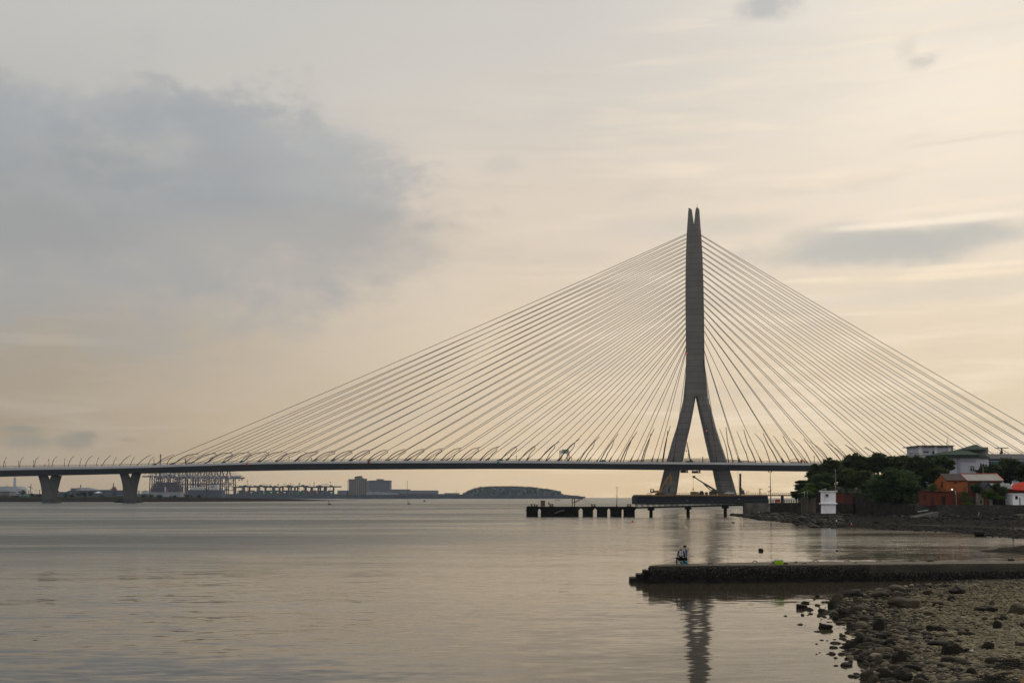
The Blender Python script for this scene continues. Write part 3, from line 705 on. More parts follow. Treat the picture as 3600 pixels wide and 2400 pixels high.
for px in cols:
    wy = np.interp(px, [q[0] for q in WL], [q[1] for q in WL]); p = gnd(px, wy)
    r1 = np.interp(px, list(RG), [v[0] for v in RG.values()]); r2 = np.interp(px, list(RG), [v[1] for v in RG.values()])
    wid = np.interp(px, [-900, 600, 900, 1100, 1270], [1500, 1300, 600, 200, 30])
    for k in range(rows):
        f = k/(rows-1)
        if k == 0: dy, z = -6, -1.2
        elif k == rows-1: dy, z = wid+40, -1.2
        else:
            g = (k-1)/(rows-3); dy = wid*(g**2.2); z = lerp(0, r1, min(1, g/.22)) if g < .22 else lerp(r1, r2, (g-.22)/.78)
            z += .5*mnoise.noise(V((px*.05, k*.9, 3)))*min(1, r1/4)
        dirv = V((p.x, p.y, 0)).normalized()
        q = V((p.x, p.y, 0)) + dirv*dy; V_.append((q.x, q.y, z))
for i in range(len(cols)-1):
    for k in range(rows-1):
        a = i*rows+k; F_.append((a, a+rows, a+rows+1, a+1))
struct(big_mesh('river_bank', np.array(V_), np.array(F_), mb, smooth=True))

# ---- foliage generator (leaf-sized faces spread through clumps)
def leaf_mats(name, dark, light):
    m = bpy.data.materials.new(name); m.use_nodes = True; MATS[name] = m
    h = N(m.node_tree); b = m.node_tree.nodes['Principled BSDF']; b.inputs['Roughness'].default_value = .8; b.inputs['Specular IOR Level'].default_value = .12
    p = h.new('ShaderNodeNewGeometry').outputs['Position']
    f = h.m('ADD', h.m('MULTIPLY', h.noise(p, .22, 4, .6), .6), h.m('MULTIPLY', h.noise(p, 2.2, 3, .6), .4))
    h.put(b.inputs['Base Color'], h.mix(h.smooth(f, .40, .60), dark+(1,), light+(1,)))
    tr = h.new('ShaderNodeBsdfTranslucent'); h.put(tr.inputs[0], tuple(x*1.2 for x in light)+(1,))
    mx = h.new('ShaderNodeMixShader'); mx.inputs[0].default_value = .22
    out = m.node_tree.nodes['Material Output']; h.l.new(b.outputs[0], mx.inputs[1]); h.l.new(tr.outputs[0], mx.inputs[2]); h.l.new(mx.outputs[0], out.inputs[0])
    return m
def leaf_cloud(rng, centers, radii, n, size, squash=.75, droop=0.):
    k = len(centers); idx = rng.integers(0, k, n)
    d = rng.normal(size=(n, 3)); d /= np.linalg.norm(d, axis=1)[:, None]
    rr = np.minimum(np.abs(rng.normal(0, .62, n))+.12, 1.45)
    c = centers[idx] + d*(radii[idx]*rr)[:, None]*np.array([1, 1, squash])
    a = rng.normal(size=(n, 3)); a[:, 2] *= .6; a /= np.linalg.norm(a, axis=1)[:, None]
    bb = np.cross(a, rng.normal(size=(n, 3))); bb /= np.linalg.norm(bb, axis=1)[:, None]
    s = size*(.55+.9*rng.random(n)); a = a*s[:, None]; bb = bb*(s*.62)[:, None]
    v = np.stack([c-a*.5, c-bb*.4+a*.08, c+a*.5, c+bb*.4+a*.08], axis=1).reshape(-1, 3)
    f = np.arange(n*4).reshape(-1, 4)
    return v, f
BARK = mat('bark', (.045, .035, .028), .95, .3, 1.2)
def tree(name, label, cat, cx, cy, rx, ry, Y, m, n, seed, gz, group=None, nclump=26, size=.6, crad=.34, ymax=None, squash=.75, depth=None):
    """crown spanning picture ellipse (cx,cy,rx,ry) at depth Y; the trunk stands on ground height gz"""
    rng = np.random.default_rng(seed); c = at(cx, cy, Y); sx_, sz = rx*ppx(Y), ry*ppx(Y); sy_ = depth or min(sx_, sz*1.3)
    base = V((c.x, Y, gz)); t = thing(name, label, cat, base, group)
    d = rng.normal(size=(nclump, 3)); d /= np.linalg.norm(d, axis=1)[:, None]
    d[:, 1] = -np.abs(d[:, 1])*rng.choice([1, 1, -1], nclump)
    cr = crad*(.45+1.0*rng.random(nclump)**1.5)
    u = d*(rng.random(nclump)**.33)[:, None]*(1-cr*.85)[:, None]
    cen = np.array(c) + u*np.array([sx_, sy_, sz]); rad = cr*(sx_+sz)/2
    cen[:, 2] = np.maximum(cen[:, 2], gz+rad*.3)
    v, f = leaf_cloud(rng, cen, rad, n, size, squash)
    v[:, 2] = np.maximum(v[:, 2], gz-.2)
    big_mesh('crown', v, f, m, t)
    b = MB(); top = c.z + sz*.35; hgt = max(top-gz, .5); r0 = max(.12, min(.55, hgt*.03))
    b.tube([base, base+V((.1, 0, hgt*.35)), base+V((.3, 0, hgt*.7)), base+V((0, 0, hgt))], [r0*1.4, r0, r0*.7, r0*.25], 7)
    for k in range(min(7, nclump)):
        e = V(cen[k]); s_ = base+V((.1, 0, hgt*(.25+.06*k)))
        b.tube([s_, lerp(s_, e, .5)+V((0, 0, .3)), e], [r0*.6, r0*.4, r0*.12], 5)
    b.build('trunk', BARK, t)
    return t
LF_far = leaf_mats('far_leaves', (.010, .014, .007), (.032, .04, .015))
SH = [(112,1741,9,6),(135,1743,9,5),(80,1731,16,8),(200,1733,9,9),(231,1741,8,6),(252,1743,8,5),(280,1737,10,8),(298,1738,9,9),(318,1734,8,9),(505,1743,10,5),(530,1744,11,4),(560,1745,12,4),(612,1745,10,4),(662,1744,12,4),(700,1745,8,5)]
desc = ['left of the first bridge pier, beside the teal container','just left of the first bridge pier','behind the teal container','just right of the first bridge pier','right of the first bridge pier, small','second small one right of the first bridge pier','tall one below the stern of the ship','middle of the clump below the ship','right end of the clump below the ship','just right of the second bridge pier','second from the second bridge pier','third from the second bridge pier','left of the green slope','on the green slope','at the right end of the green slope']
for k, (x, y, rx, ry) in enumerate(SH):
    tree('bush', f'dark bush on the far sandbank, {desc[k]}', 'bush', x, y-1.5, rx*1.3, ry*1.35, 1900, LF_far, 1300, 900+k, 6.0, 'bushes on the far sandbank', nclump=14, size=1.2, crad=.45)
tree('conifer', 'dark pointed tree on the far sandbank left of the second bridge pier', 'tree', 402, 1736, 8, 10, 1900, LF_far, 900, 940, 6, nclump=10, size=1.0, crad=.4)
# site things on the bank
Yb = 1880
one('shipping_container', 'dark blue container on the far bank left of the first bridge pier', 'container', 35, 64, 1740, 1752, Yb, 8, mat('navy_container', (.02, .035, .055), .7, .2, .4), 'containers on the far bank')
one('shipping_container', 'teal container on the far bank between two dark bushes', 'container', 81, 97, 1740, 1751, Yb, 8, mat('teal_container', (.02, .16, .12), .7, .2, .4), 'containers on the far bank')
b = MB(); c = box_px(b, -40, 110, 1738.5, 1741, Yb+60, 14); tag(b.build('site_shed_roof', mat('pale_sheet', (.32, .31, .29), .7, .2, .1), loc=c), 'long low pale shed roof on the far bank at the left edge', 'shed')
b = MB(); b.rock(at(16, 1750, Yb-20), (15, 12, 6), 71, 3, .2); tag(b.build('soil_heap', mat('soil', (.055, .042, .03), .95, .3, .2)), 'brown soil heap on the far bank left of the navy container', 'soil heap')
t = thing('excavator', 'dark excavator with raised arm on the far bank near the second bridge pier', 'excavator', at(357, 1751, Yb))
b = MB(); box_px(b, 352, 365, 1741, 1749, Yb, 4); b.build('cab', M_steel, t)
b = MB(); box_px(b, 350, 366, 1749, 1752, Yb, 5); b.build('track', M_steel, t)
b = MB(); b.tube([at(360, 1742, Yb), at(358, 1733, Yb), at(352, 1731, Yb), at(351, 1746, Yb)], [1.1, 1, .8, .5], 5); b.build('arm', M_steel, t)
t = thing('tent', 'white peaked tent on the far bank behind the excavator', 'tent', at(347, 1737, Yb+100))
b = MB(); a = [at(332, 1732, Yb+100), at(361, 1732, Yb+100), at(361, 1732, Yb+120), at(332, 1732, Yb+120)]; ap = at(346, 1726.5, Yb+110); b.add(a+[ap], [(0, 1, 4), (1, 2, 4), (2, 3, 4), (3, 0, 4), (3, 2, 1, 0)]); b.build('canopy', mat('white_canvas', (.6, .6, .6), .8, .05, 1), t)
b = MB()
for x in (333, 340, 347, 354, 360): b.bar(at(x, 1732, Yb+100), at(x, 1738, Yb+100), .5)
b.build('pole', M_steel, t)
b = MB(); b.rock(at(600, 1750.5, 1800), (9, 5, 3.6), 72, 2, .2); tag(b.build('covered_heap', mat('black_tarp', (.012, .015, .02), .6, .2, 1)), 'heap under a dark tarpaulin on the sandbank right of the second pier', 'heap')
for k, (x, y0, y1, w) in enumerate([(101, 1723, 1737, 1.5), (113, 1727, 1737, .6), (126, 1722, 1737, .6), (139, 1722, 1737, 1.4)]):
    b = MB(); p, q = at(x, y1+3, Yb), at(x, y0, Yb); b.bar(p, q, w*.6); b.box(q, (1.6, .6, .8))
    tag(b.build('utility_pole', M_steel), f'{ordn(k)} thin pole from the left between the wind turbines and the first bridge pier', 'pole', 'thin poles on the far bank')

# power station, turbines, factory, flats
Yp = 7200; M_far = mat('far_pale_concrete', (.30, .31, .33), .9, .12, .01)
t = thing('power_station', 'hazy power station hall with one tall tapering chimney on the left horizon', 'power station', at(40, 1737, Yp))
b = MB(); box_px(b, -40, 62, 1709, 1738, Yp, 120); box_px(b, 62, 71, 1716, 1738, Yp, 100); box_px(b, -60, -40, 1712, 1738, Yp, 100); b.build('hall', M_far, t)
b = MB(); p, q = at(52, 1712, Yp+40), at(52, 1677.5, Yp+40); b.tube([p, q], [9.5, 7.2], 14); b.build('chimney', M_far, t)
t = thing('factory', 'pale low factory shed on the far bank at the left edge', 'factory', at(10, 1733, 2600))
b = MB(); box_px(b, -60, 34, 1724, 1727, 2600, 40); b.build('roof', mat('pale_sheet_far', (.30, .29, .27), .7, .1, .1), t)
b = MB(); box_px(b, -58, 33, 1727, 1741, 2602, 36); b.build('wall', mat('grey_sheet', (.15, .15, .155), .8, .2, .1), t)
b = MB()
for x in range(-54, 32, 7): box_px(b, x, x+3.5, 1729, 1731.5, 2601.4, .5)
b.build('window', mat('far_window', (.05, .06, .07), .3, .1, 1), t)
def turbine(hx, hy, by, blades, Y, label):
    t = thing('wind_turbine', label, 'wind turbine', at(hx, by, Y), 'wind turbines on the left horizon'); m = mat('turbine_white', (.34, .34, .35), .6, .05, 1)
    b = MB(); b.tube([at(hx, by, Y), at(hx, hy, Y)], [3.2, 1.9], 8); b.build('mast', m, t)
    b = MB(); b.box(at(hx, hy, Y), (4.5, 9, 4.5)); b.build('nacelle', m, t)
    for (x, y) in blades:
        b = MB(); p = at(hx, hy, Y-6); q = at(x, y, Y-6); b.tube([p, lerp(p, q, .3), q], [1.4, 1.9, .5], 5); b.build('blade', m, t)
turbine(107.4, 1710, 1736, [(112, 1698), (96, 1712), (118, 1719.5)], 4600, 'white wind turbine just left of the first bridge pier')
turbine(22.5, 1707, 1712, [(19, 1701), (31, 1704), (21, 1713)], 6900, 'faint wind turbine standing against the power station')
for k, (x0, x1, y0) in enumerate([(484, 489, 1724), (497, 503, 1725), (503.5, 512, 1722.5), (514.5, 519, 1724.5), (524.5, 531, 1721.5)]):
    one('apartment_tower', f'{ordn(k)} hazy apartment tower from the left, just right of the second bridge pier', 'apartment tower', x0, x1, y0, 1738, 6400, 20, M_far, 'hazy apartment towers')

# breakwater in front of the port
M_bw = mat('breakwater_stone', (.055, .06, .068), .95, .2, .05)
b = MB(); P0 = []
Yw = 4300
for y_, z_ in ((1749.6, 0), ): pass
b = MB(); box_px(b, -200, 1560, 1735.2, 1750, Yw, 60, -1); tag(b.build('breakwater', M_bw), 'long dark breakwater wall in front of the container port', 'breakwater')
b = MB(); box_px(b, 1560, 2030, 1741, 1750, Yw+10, 60, -1); box_px(b, 1560, 1660, 1738, 1742, Yw+12, 50); 
p = [at(2030, 1741, Yw+10), at(2046, 1744.5, Yw+10), at(2058, 1744.5, Yw+10), at(2058, 1750, Yw+10), at(2030, 1750, Yw+10)]; b.prism(p, (0, 60, 0))
tag(b.build('breakwater', M_bw), 'long dark breakwater ending in a low block below the wooded island', 'breakwater')
# island and its wood
Yi = 4700
prof = [(1575,1741),(1632,1736),(1645,1730),(1665,1722),(1690,1716),(1720,1714),(1760,1713),(1800,1713),(1850,1714.5),(1890,1718),(1920,1722.5),(1950,1727),(1968,1731),(1985,1737),(2010,1740),(2035,1742)]
b = MB(); secs = []
for x, y in prof:
    a = at(x, y, Yi+150); z0 = -1.2
    secs.append([V((a.x, Yi, z0)), V((a.x, Yi+40, max(.5, a.z*.45))), V((a.x, Yi+150, max(1, a.z))), V((a.x, Yi+330, max(.8, a.z*.7))), V((a.x, Yi+500, z0))])
b.loft(secs); struct(b.build('hill', mat('island_soil', (.03, .04, .028), .95, .3, .01), smooth=True))
rng = np.random.default_rng(5); cen, rad = [], []
for _ in range(900):
    x = rng.uniform(1628, 1972); y = np.interp(x, [q[0] for q in prof], [q[1] for q in prof]); f = rng.random()
    zt_ = at(x, y, Yi+150).z; d_ = rng.uniform(20, 260)
    zz = zt_*min(1, .25+.75*min(1, d_/150))
    cen.append((at(x, y, Yi+d_).x, Yi+d_, zz+rng.uniform(-1, 5))); rad.append(rng.uniform(3, 7))
v, f = leaf_cloud(rng, np.array(cen), np.array(rad), 70000, 2.2, .9)
o = big_mesh('island_wood', v, f, leaf_mats('island_leaves', (.008, .012, .009), (.016, .021, .014))); tag(o, 'dense dark wood covering the low island', 'wood', kind='stuff')

# ships
Ys = 3300
t = thing('cargo_ship', 'dark hulled ship with long white superstructure between the two bridge piers', 'ship', at(335, 1748, Ys))
b = MB(); lo = [(225,1738),(236,1726),(246,1723),(330,1722.5),(434,1722),(470,1724),(470,1750),(225,1750)]; b.prism([at(x, y, Ys) for x, y in lo], (0, 32, 0)); b.build('hull', mat('ship_hull', (.045, .055, .07), .6, .15, .05), t)
b = MB(); box_px(b, 268, 281, 1714, 1723, Ys+4, 22); box_px(b, 281, 318, 1713, 1723, Ys+4, 22); box_px(b, 318, 334, 1717, 1723, Ys+4, 22); box_px(b, 334, 392, 1720, 1723, Ys+4, 20); b.build('superstructure', mat('ship_white', (.42, .42, .41), .6, .12, .08), t)
b = MB(); box_px(b, 268, 282, 1715.5, 1717.5, Ys+3, 1); b.build('bridge_window', M_steel, t)
b = MB(); p = at(283, 1714, Ys+14); b.bar(p, at(283, 1703, Ys+14), 1.6); b.bar(at(280.5, 1707, Ys+14), at(287, 1703.5, Ys+14), .9); b.bar(at(280, 1710, Ys+14), at(286, 1709, Ys+14), .8); b.build('mast', M_steel, t)
b = MB(); box_px(b, 248, 254, 1715, 1724, Ys+6, 14); box_px(b, 256, 263, 1715, 1724, Ys+6, 14); b.build('funnel', mat('ship_grey', (.10, .11, .12), .6, .1, .1), t)
t = thing('derrick_crane', 'dark red derrick with tilted mast aboard the ship left of the second pier', 'crane', at(397, 1722, Ys+10))
b = MB(); box_px(b, 387, 407, 1717, 1722, Ys+8, 10); box_px(b, 396, 405, 1711, 1718, Ys+9, 8); b.build('base', mat('dull_red', (.12, .03, .03), .7, .2, .1), t)
b = MB(); b.bar(at(395, 1720, Ys+12), at(400, 1697.5, Ys+12), 2.0); b.bar(at(400, 1709, Ys+12), at(405, 1715, Ys+12), 1.2); b.build('jib', M_steel, t)
one('barge', 'low dark barge left of the cargo ship, right of the first pier', 'barge', 208, 246, 1728, 1750, 3150, 18, mat('barge_hull', (.04, .048, .06), .7, .2, .1))

# container port
Yc = 3500
t = thing('container_ship', 'container ship stacked high with dull red boxes beyond the second bridge pier', 'ship', at(580, 1737, Yc))
b = MB(); b.prism([at(x, y, Yc) for x, y in [(527, 1729), (634, 1729), (634, 1750), (530, 1750)]], (0, 40, 0)); b.build('hull', mat('container_hull', (.22, .23, .24), .6, .1, .05), t)
mcs = bpy.data.materials.new('container_stack'); mcs.use_nodes = True; h = N(mcs.node_tree); bs = mcs.node_tree.nodes['Principled BSDF']; bs.inputs['Roughness'].default_value = .7; bs.inputs['Specular IOR Level'].default_value = .1
pos = h.new('ShaderNodeNewGeometry').outputs['Position']; sx = h.new('ShaderNodeSeparateXYZ'); h.put(sx.inputs[0], pos)
cx_ = h.m('FLOOR', h.m('DIVIDE', sx.outputs[0], 6.1)); cz_ = h.m('FLOOR', h.m('DIVIDE', sx.outputs[2], 2.9)); cy_ = h.m('FLOOR', h.m('DIVIDE', sx.outputs[1], 2.6))
cb = h.new('ShaderNodeCombineXYZ'); h.put(cb.inputs[0], cx_); h.put(cb.inputs[1], cy_); h.put(cb.inputs[2], cz_)
wn = h.new('ShaderNodeTexWhiteNoise'); h.put(wn.inputs['Vector'], cb.outputs[0])
h.put(bs.inputs['Base Color'], h.ramp(wn.outputs[0], [(0, (.055, .030, .036, 1)), (.3, (.045, .028, .038, 1)), (.5, (.03, .03, .042, 1)), (.66, (.07, .035, .035, 1)), (.8, (.045, .04, .045, 1)), (.95, (.12, .115, .11, 1)), (1, (.04, .05, .08, 1))], 'CONSTANT'))
b = MB()
for x0, x1, y0 in [(530.5, 536, 1716), (536, 543, 1706), (543, 549, 1699), (549, 562, 1695), (562, 588, 1694.5), (588, 616, 1694.5), (616, 621, 1697), (621, 626, 1702), (626, 630, 1708)]: box_px(b, x0, x1, y0, 1731, Yc+2, 36)
b.build('container_load', mcs, t)
t = thing('tugboat', 'small tug with white mast and orange deckhouse below the stacked container ship', 'tugboat', at(584, 1737, Yc-30))
b = MB(); b.prism([at(x, y, Yc-30) for x, y in [(575, 1732), (594, 1731), (593, 1750), (576, 1750)]], (0, 9, 0)); b.build('hull', mat('tug_hull', (.25, .26, .27), .6, .1, .1), t)
b = MB(); box_px(b, 580, 590, 1725, 1731, Yc-28, 5); b.build('deckhouse', mat('tug_orange', (.30, .10, .06), .6, .1, .1), t)
b = MB(); box_px(b, 578, 583, 1712, 1728, Yc-27, 3); b.bar(at(580, 1713, Yc-26), at(580, 1706, Yc-26), .7); b.build('mast', mat('tug_white', (.4, .4, .4), .6, .1, .1), t)
for k, (x0, x1, y0, y1, d) in enumerate([(670, 712, 1707, 1738, 'wide white deckhouse with one dark funnel between the port cranes'), (733, 764, 1703, 1738, 'white ship accommodation block with dark window rows under the rightmost cranes')]):
    t = thing('moored_ship', d, 'ship', at((x0+x1)/2, 1738, Yc+20)); 
    b = MB(); box_px(b, x0-10, x1+18, 1721, 1750, Yc+18, 30); b.build('hull', mat('moored_hull', (.06, .065, .08), .7, .2, .05), t)
    b = MB(); box_px(b, x0+3, x1, y0+4 if k == 0 else y0, 1722, Yc+20, 20); box_px(b, x0, x0+12, y0+2, 1708, Yc+22, 14); b.build('deckhouse', MATS['ship_white'], t)
    b = MB()
    if k == 0: box_px(b, 692, 700, 1700, 1710, Yc+26, 8)
    else: box_px(b, 740, 758, 1699, 1704, Yc+24, 10)
    b.build('funnel', M_steel, t)
    if k:
        b = MB()
        for yy in (1705.5, 1709.5):
            for xx in (742, 746, 750): box_px(b, xx, xx+2.6, yy, yy+2.6, Yc+19.4, .5)
        b.build('window', M_steel, t)
M_cr = mat('crane_blue_grey', (.022, .030, .048), .6, .15, .05); 
mrw = bpy.data.materials.new('red_white_boom'); mrw.use_nodes = True; h = N(mrw.node_tree); bs = mrw.node_tree.nodes['Principled BSDF']
pos = h.new('ShaderNodeTexCoord').outputs['Object']; sx = h.new('ShaderNodeSeparateXYZ'); h.put(sx.inputs[0], pos)
st = h.m('GREATER_THAN', h.m('FRACT', h.m('DIVIDE', h.m('ADD', sx.outputs[0], h.m('MULTIPLY', sx.outputs[2], .9)), 17)), .5)
h.put(bs.inputs['Base Color'], h.mix(st, (.13, .04, .052, 1), (.22, .21, .22, 1)))
def sts(px, by, gy, Y, left, right, raised, label):
    """ship-to-shore crane: four legs, portal, boom with backreach, apex frame and stays"""
    mp = ppx(Y); p = at(px, gy, Y); t = thing('port_crane', label, 'port crane', p, 'ship-to-shore cranes in the container port')
    zb_ = at(px, by, Y).z; leg = 15; dep = 22; zg = p.z
    for x in (-leg, leg):
        for y in (0, dep):
            b = MB(); b.bar(p+V((x, y, 0)), V((p.x+x*.92, p.y+y, zb_)), 2.4); b.build('leg', M_cr, t)
    b = MB()
    for y in (0, dep):
        b.bar(V((p.x-leg, p.y+y, zg+14)), V((p.x+leg, p.y+y, zg+14)), 2.0); b.bar(V((p.x-leg, p.y+y, zg+14)), V((p.x+leg*.9, p.y+y, zb_-2)), 1.5); b.bar(V((p.x+leg, p.y+y, zg+14)), V((p.x-leg*.9, p.y+y, zb_-2)), 1.3); b.bar(V((p.x-leg, p.y+y, zg+36)), V((p.x+leg, p.y+y, zg+36)), 1.5)
    for x in (-leg, leg): b.bar(V((p.x+x, p.y, zg+14)), V((p.x+x, p.y+dep, zg+14)), 2); b.bar(V((p.x+x, p.y, zb_)), V((p.x+x, p.y+dep, zb_)), 2)
    b.build('portal_beam', M_cr, t)
    b = MB(); y = dep/2
    b.bar(V((p.x-left if not raised else p.x-leg, p.y+y, zb_+1.5)), V((p.x+right, p.y+y, zb_+1.5)), 3.2, 4.0)
    if raised:
        b.bar(V((p.x-leg, p.y+y, zb_+1.5)), at(raised[0], raised[1], Y+y), 3.6, 4.2)
    b.build('boom', mrw, t)
    ap = V((p.x-leg*.5, p.y+y, zb_+33)); b = MB()
    for x in (-leg*.92, leg*.3): b.bar(V((p.x+x, p.y+2, zb_)), ap, 1.6); b.bar(V((p.x+x, p.y+dep-2, zb_)), ap, 1.6)
    b.build('apex_frame', M_cr, t)
    b = MB()
    if not raised:
        for f in (.5, .93): b.bar(ap, V((p.x-left*f, p.y+y, zb_+3.5)), .8)
    for f in (.3, .6, .95): b.bar(ap, V((p.x+right*f, p.y+y, zb_+3.5)), .8)
    b.build('stay', M_cr, t)
    b = MB(); b.box((p.x+right*.55, p.y+y, zb_+6.5), (16, 9, 6)); b.build('machinery_house', mat('pale_machine_house', (.30, .31, .33), .6, .1, .1), t)
    b = MB(); b.box((p.x+right*.8, p.y+y, zb_-4), (5, 4, 4)); b.build('trolley_cab', mat('trolley_grey', (.2, .2, .2), .6, .1, .1), t)
for k, (px, by, L_, R_, rs) in enumerate([(541, 1676, 46, 60, None), (572, 1677, 55, 62, (565, 1596)), (606, 1678, 70, 62, None), (638, 1679.5, 70, 62, None), (665, 1680.5, 70, 62, (652, 1612)), (703, 1681.5, 80, 62, None), (742, 1682, 80, 62, None), (782, 1682, 80, 70, None), (806, 1681, 70, 52, None), (556, 1675, 50, 60, None), (622, 1677.5, 60, 64, None), (684, 1680, 66, 60, None), (724, 1681.5, 70, 66, None), (762, 1681, 72, 60, None)]):
    sts(px, by, 1738, (3600+k*22 if k < 6 else 3700-k*10) if k < 9 else 3780+k*9, L_*.95, R_*.95, rs, f'{ordn(k)} port crane from the left in the front row' + (', striped boom raised above the bridge' if rs else ', striped boom lowered') if k < 9 else f'{ordn(k-9)} port crane from the left in the back row, behind the others')
M_rtg = mat('yard_crane_green', (.038, .05, .056), .7, .2, .1)
for k, px in enumerate([838, 866, 889, 921, 944, 972, 1007, 1024, 1058, 1083, 1110, 1128, 1158]):
    Y = 3650 + (k % 3)*26; mp = ppx(Y); p = at(px, 1738, Y); t = thing('yard_crane', f'{ordn(k)} dark yard gantry crane from the left in the container yard', 'yard crane', p, 'yard gantry cranes in the container port')
    zt_ = at(px, 1710 + (0 if k == 12 else (1.8, -.6, .9, -1.2, 1.4)[k % 5]), Y).z; w = 12.5 if k == 12 else (12.5, 9, 14, 10.5)[k % 4]
    for x in (-w, w):
        b = MB(); b.bar(p+V((x, 0, 0)), V((p.x+x, Y, zt_)), 2.4); b.bar(p+V((x, 14, 0)), V((p.x+x, Y+14, zt_)), 2.4); b.bar(p+V((x, 0, 9)), p+V((x, 14, 9)), 1.6)
        b.bar(p+V((x, 0, 3)), V((p.x+x+5, Y, zt_-4)), 1.2); b.build('leg', M_rtg, t)
    b = MB(); b.bar(V((p.x-w-7, Y, zt_)), V((p.x+w+(26 if k == 12 else 7), Y, zt_)), 2.5, 4); b.bar(V((p.x-w-7, Y+14, zt_)), V((p.x+w+(26 if k == 12 else 7), Y+14, zt_)), 2.5, 4); b.build('beam', M_rtg, t)
    x = p.x + (-6 if k % 2 else 5); b = MB(); b.box((x, Y+7, zt_+3), (9, 12, 4.4)); b.build('trolley', M_rtg, t)
    b = MB(); x = p.x + (4 if k % 2 else -8)
    for dx in (-2.4, 2.4): b.bar(V((x+dx, Y+7, zt_)), V((x+dx, Y+7, zt_+9)), .9)
    b.bar(V((x-2.4, Y+7, zt_+9)), V((x+2.4, Y+7, zt_+9)), .9); b.build('hoist_frame', M_rtg, t)
rng = random.Random(11)
CC = [('green', (.03, .11, .075)), ('dark blue', (.03, .05, .09)), ('red', (.22, .04, .04)), ('brown', (.10, .055, .045)), ('grey', (.11, .115, .12))]
cnt = {}
for k in range(88):
    px = 832 + (k % 44)*7.8; nm, col = CC[[0, 1, 0, 4, 3, 0, 1, 0, 4, 2][(k*7+k//3) % 10]]
    if 1068 < px < 1076: nm, col = CC[2]
    y1 = 1738; y0 = 1728.5 if k % 3 else 1731.5
    if k >= 44: y1, y0 = 1729, (1722.5 if k % 4 else 1725.5)
    one('shipping_container', f'{nm} container stacked in the port yard below the yard cranes', 'container', px, px+7.2, y0, y1, (3640 if k < 44 else 3660)+rng.random()*4, 6, mat('yard_'+nm.replace(' ', '_'), col, .7, .2, .3), f'{nm} containers in the port yard')
for k, (px, y0) in enumerate([(870, 1690), (950, 1702.5), (978, 1701.5), (1021, 1699), (1053, 1697.5), (1067, 1704), (1104, 1696), (1143, 1701.5), (1161, 1694), (1222, 1691), (1432, 1692)]):
    Y = 3630; p = at(px, 1738, Y); q = at(px, y0, Y); t = thing('light_mast', f'{ordn(k)} floodlight mast from the left in the port' + (', alone above the long shed' if k == 10 else ''), 'light mast', p, 'floodlight masts in the port')
    b = MB(); b.tube([p, q], [.75, .45], 6); b.build('pole', M_steel, t)
    b = MB(); b.lathe(q-V((0, 0, 1)), [(1.2, 0), (2.7, .6), (2.7, 1.4), (1.2, 2.2)], 8); b.build('lamp_ring', M_steel, t)
# storehouse tower, grey block, sheds
Yt = 3750
mfl = bpy.data.materials.new('tower_block_wall'); mfl.use_nodes = True; h = N(mfl.node_tree); bs = mfl.node_tree.nodes['Principled BSDF']; bs.inputs['Roughness'].default_value = .85; bs.inputs['Specular IOR Level'].default_value = .1
pos = h.new('ShaderNodeNewGeometry').outputs['Position']; sx = h.new('ShaderNodeSeparateXYZ'); h.put(sx.inputs[0], pos)
wv = h.m('GREATER_THAN', h.m('FRACT', h.m('DIVIDE', sx.outputs[0], 6.5)), .55); nz = h.noise(h.mapv(pos, (.05, .05, .01)), 1, 3)
h.put(bs.inputs['Base Color'], h.mix(wv, h.mix(nz, (.17, .14, .11, 1), (.24, .19, .14, 1)), (.085, .09, .095, 1)))
t = thing('apartment_block', 'brown high-rise block with stepped roof and raised centre beside the grey port block', 'high-rise block', at(1255, 1738, Yt))
b = MB(); box_px(b, 1225, 1247, 1686, 1738, Yt, 40); box_px(b, 1246, 1268, 1676, 1738, Yt-4, 40); box_px(b, 1267, 1285, 1683, 1738, Yt, 40); box_px(b, 1271, 1276, 1679, 1684, Yt+2, 20); b.build('wall', mfl, t)
b = MB(); box_px(b, 1224, 1248, 1683.5, 1686.2, Yt-1, 42); b.prism([at(x, y, Yt-6) for x, y in [(1245.5, 1676.5), (1268.5, 1676.5), (1268.5, 1672), (1262, 1672), (1245.5, 1675.5)]], (0, 44, 0)); box_px(b, 1266, 1286, 1681.5, 1683.4, Yt-1, 42); b.build('roof', mat('high_rise_roof', (.10, .105, .11), .8, .2, .1), t)
t = thing('storage_block', 'large plain grey block with a small roof box beside the brown high-rise', 'storage block', at(1328, 1738, Yt))
b = MB(); box_px(b, 1300, 1370, 1689.5, 1738, Yt, 60); b.build('wall', mat('grey_block_wall', (.115, .12, .135), .9, .08, .02), t)
b = MB(); box_px(b, 1286, 1300, 1688.5, 1738, Yt+2, 58); b.build('side_wing', mat('pale_block_wall', (.17, .18, .19), .9, .08, .02), t)
b = MB(); box_px(b, 1298, 1371, 1687.8, 1689.6, Yt-2, 64); box_px(b, 1324, 1346, 1683, 1688, Yt+10, 30); b.build('roof', mat('grey_block_roof', (.12, .125, .14), .9, .1, .05), t)
b = MB(); b.prism([at(x, y, Yt-40) for x, y in [(1286, 1738), (1400, 1738), (1400, 1733.5), (1385, 1731.5), (1335, 1728.5), (1296, 1726.5), (1296, 1730.5), (1286, 1731)]], (0, 26, 0)); tag(b.build('terminal_shed', mat('pale_shed', (.25, .26, .27), .7, .15, .1)), 'low pale shed with sloping roof in front of the grey port block', 'shed')
one('warehouse', 'grey warehouse with low roof right of the grey port block', 'warehouse', 1372, 1440, 1719, 1738, Yt+30, 40, mat('warehouse_grey', (.15, .155, .165), .85, .15, .05))
t = thing('long_warehouse', 'long flat-roofed warehouse with pale band at the right end of the port', 'warehouse', at(1470, 1738, Yt-20))
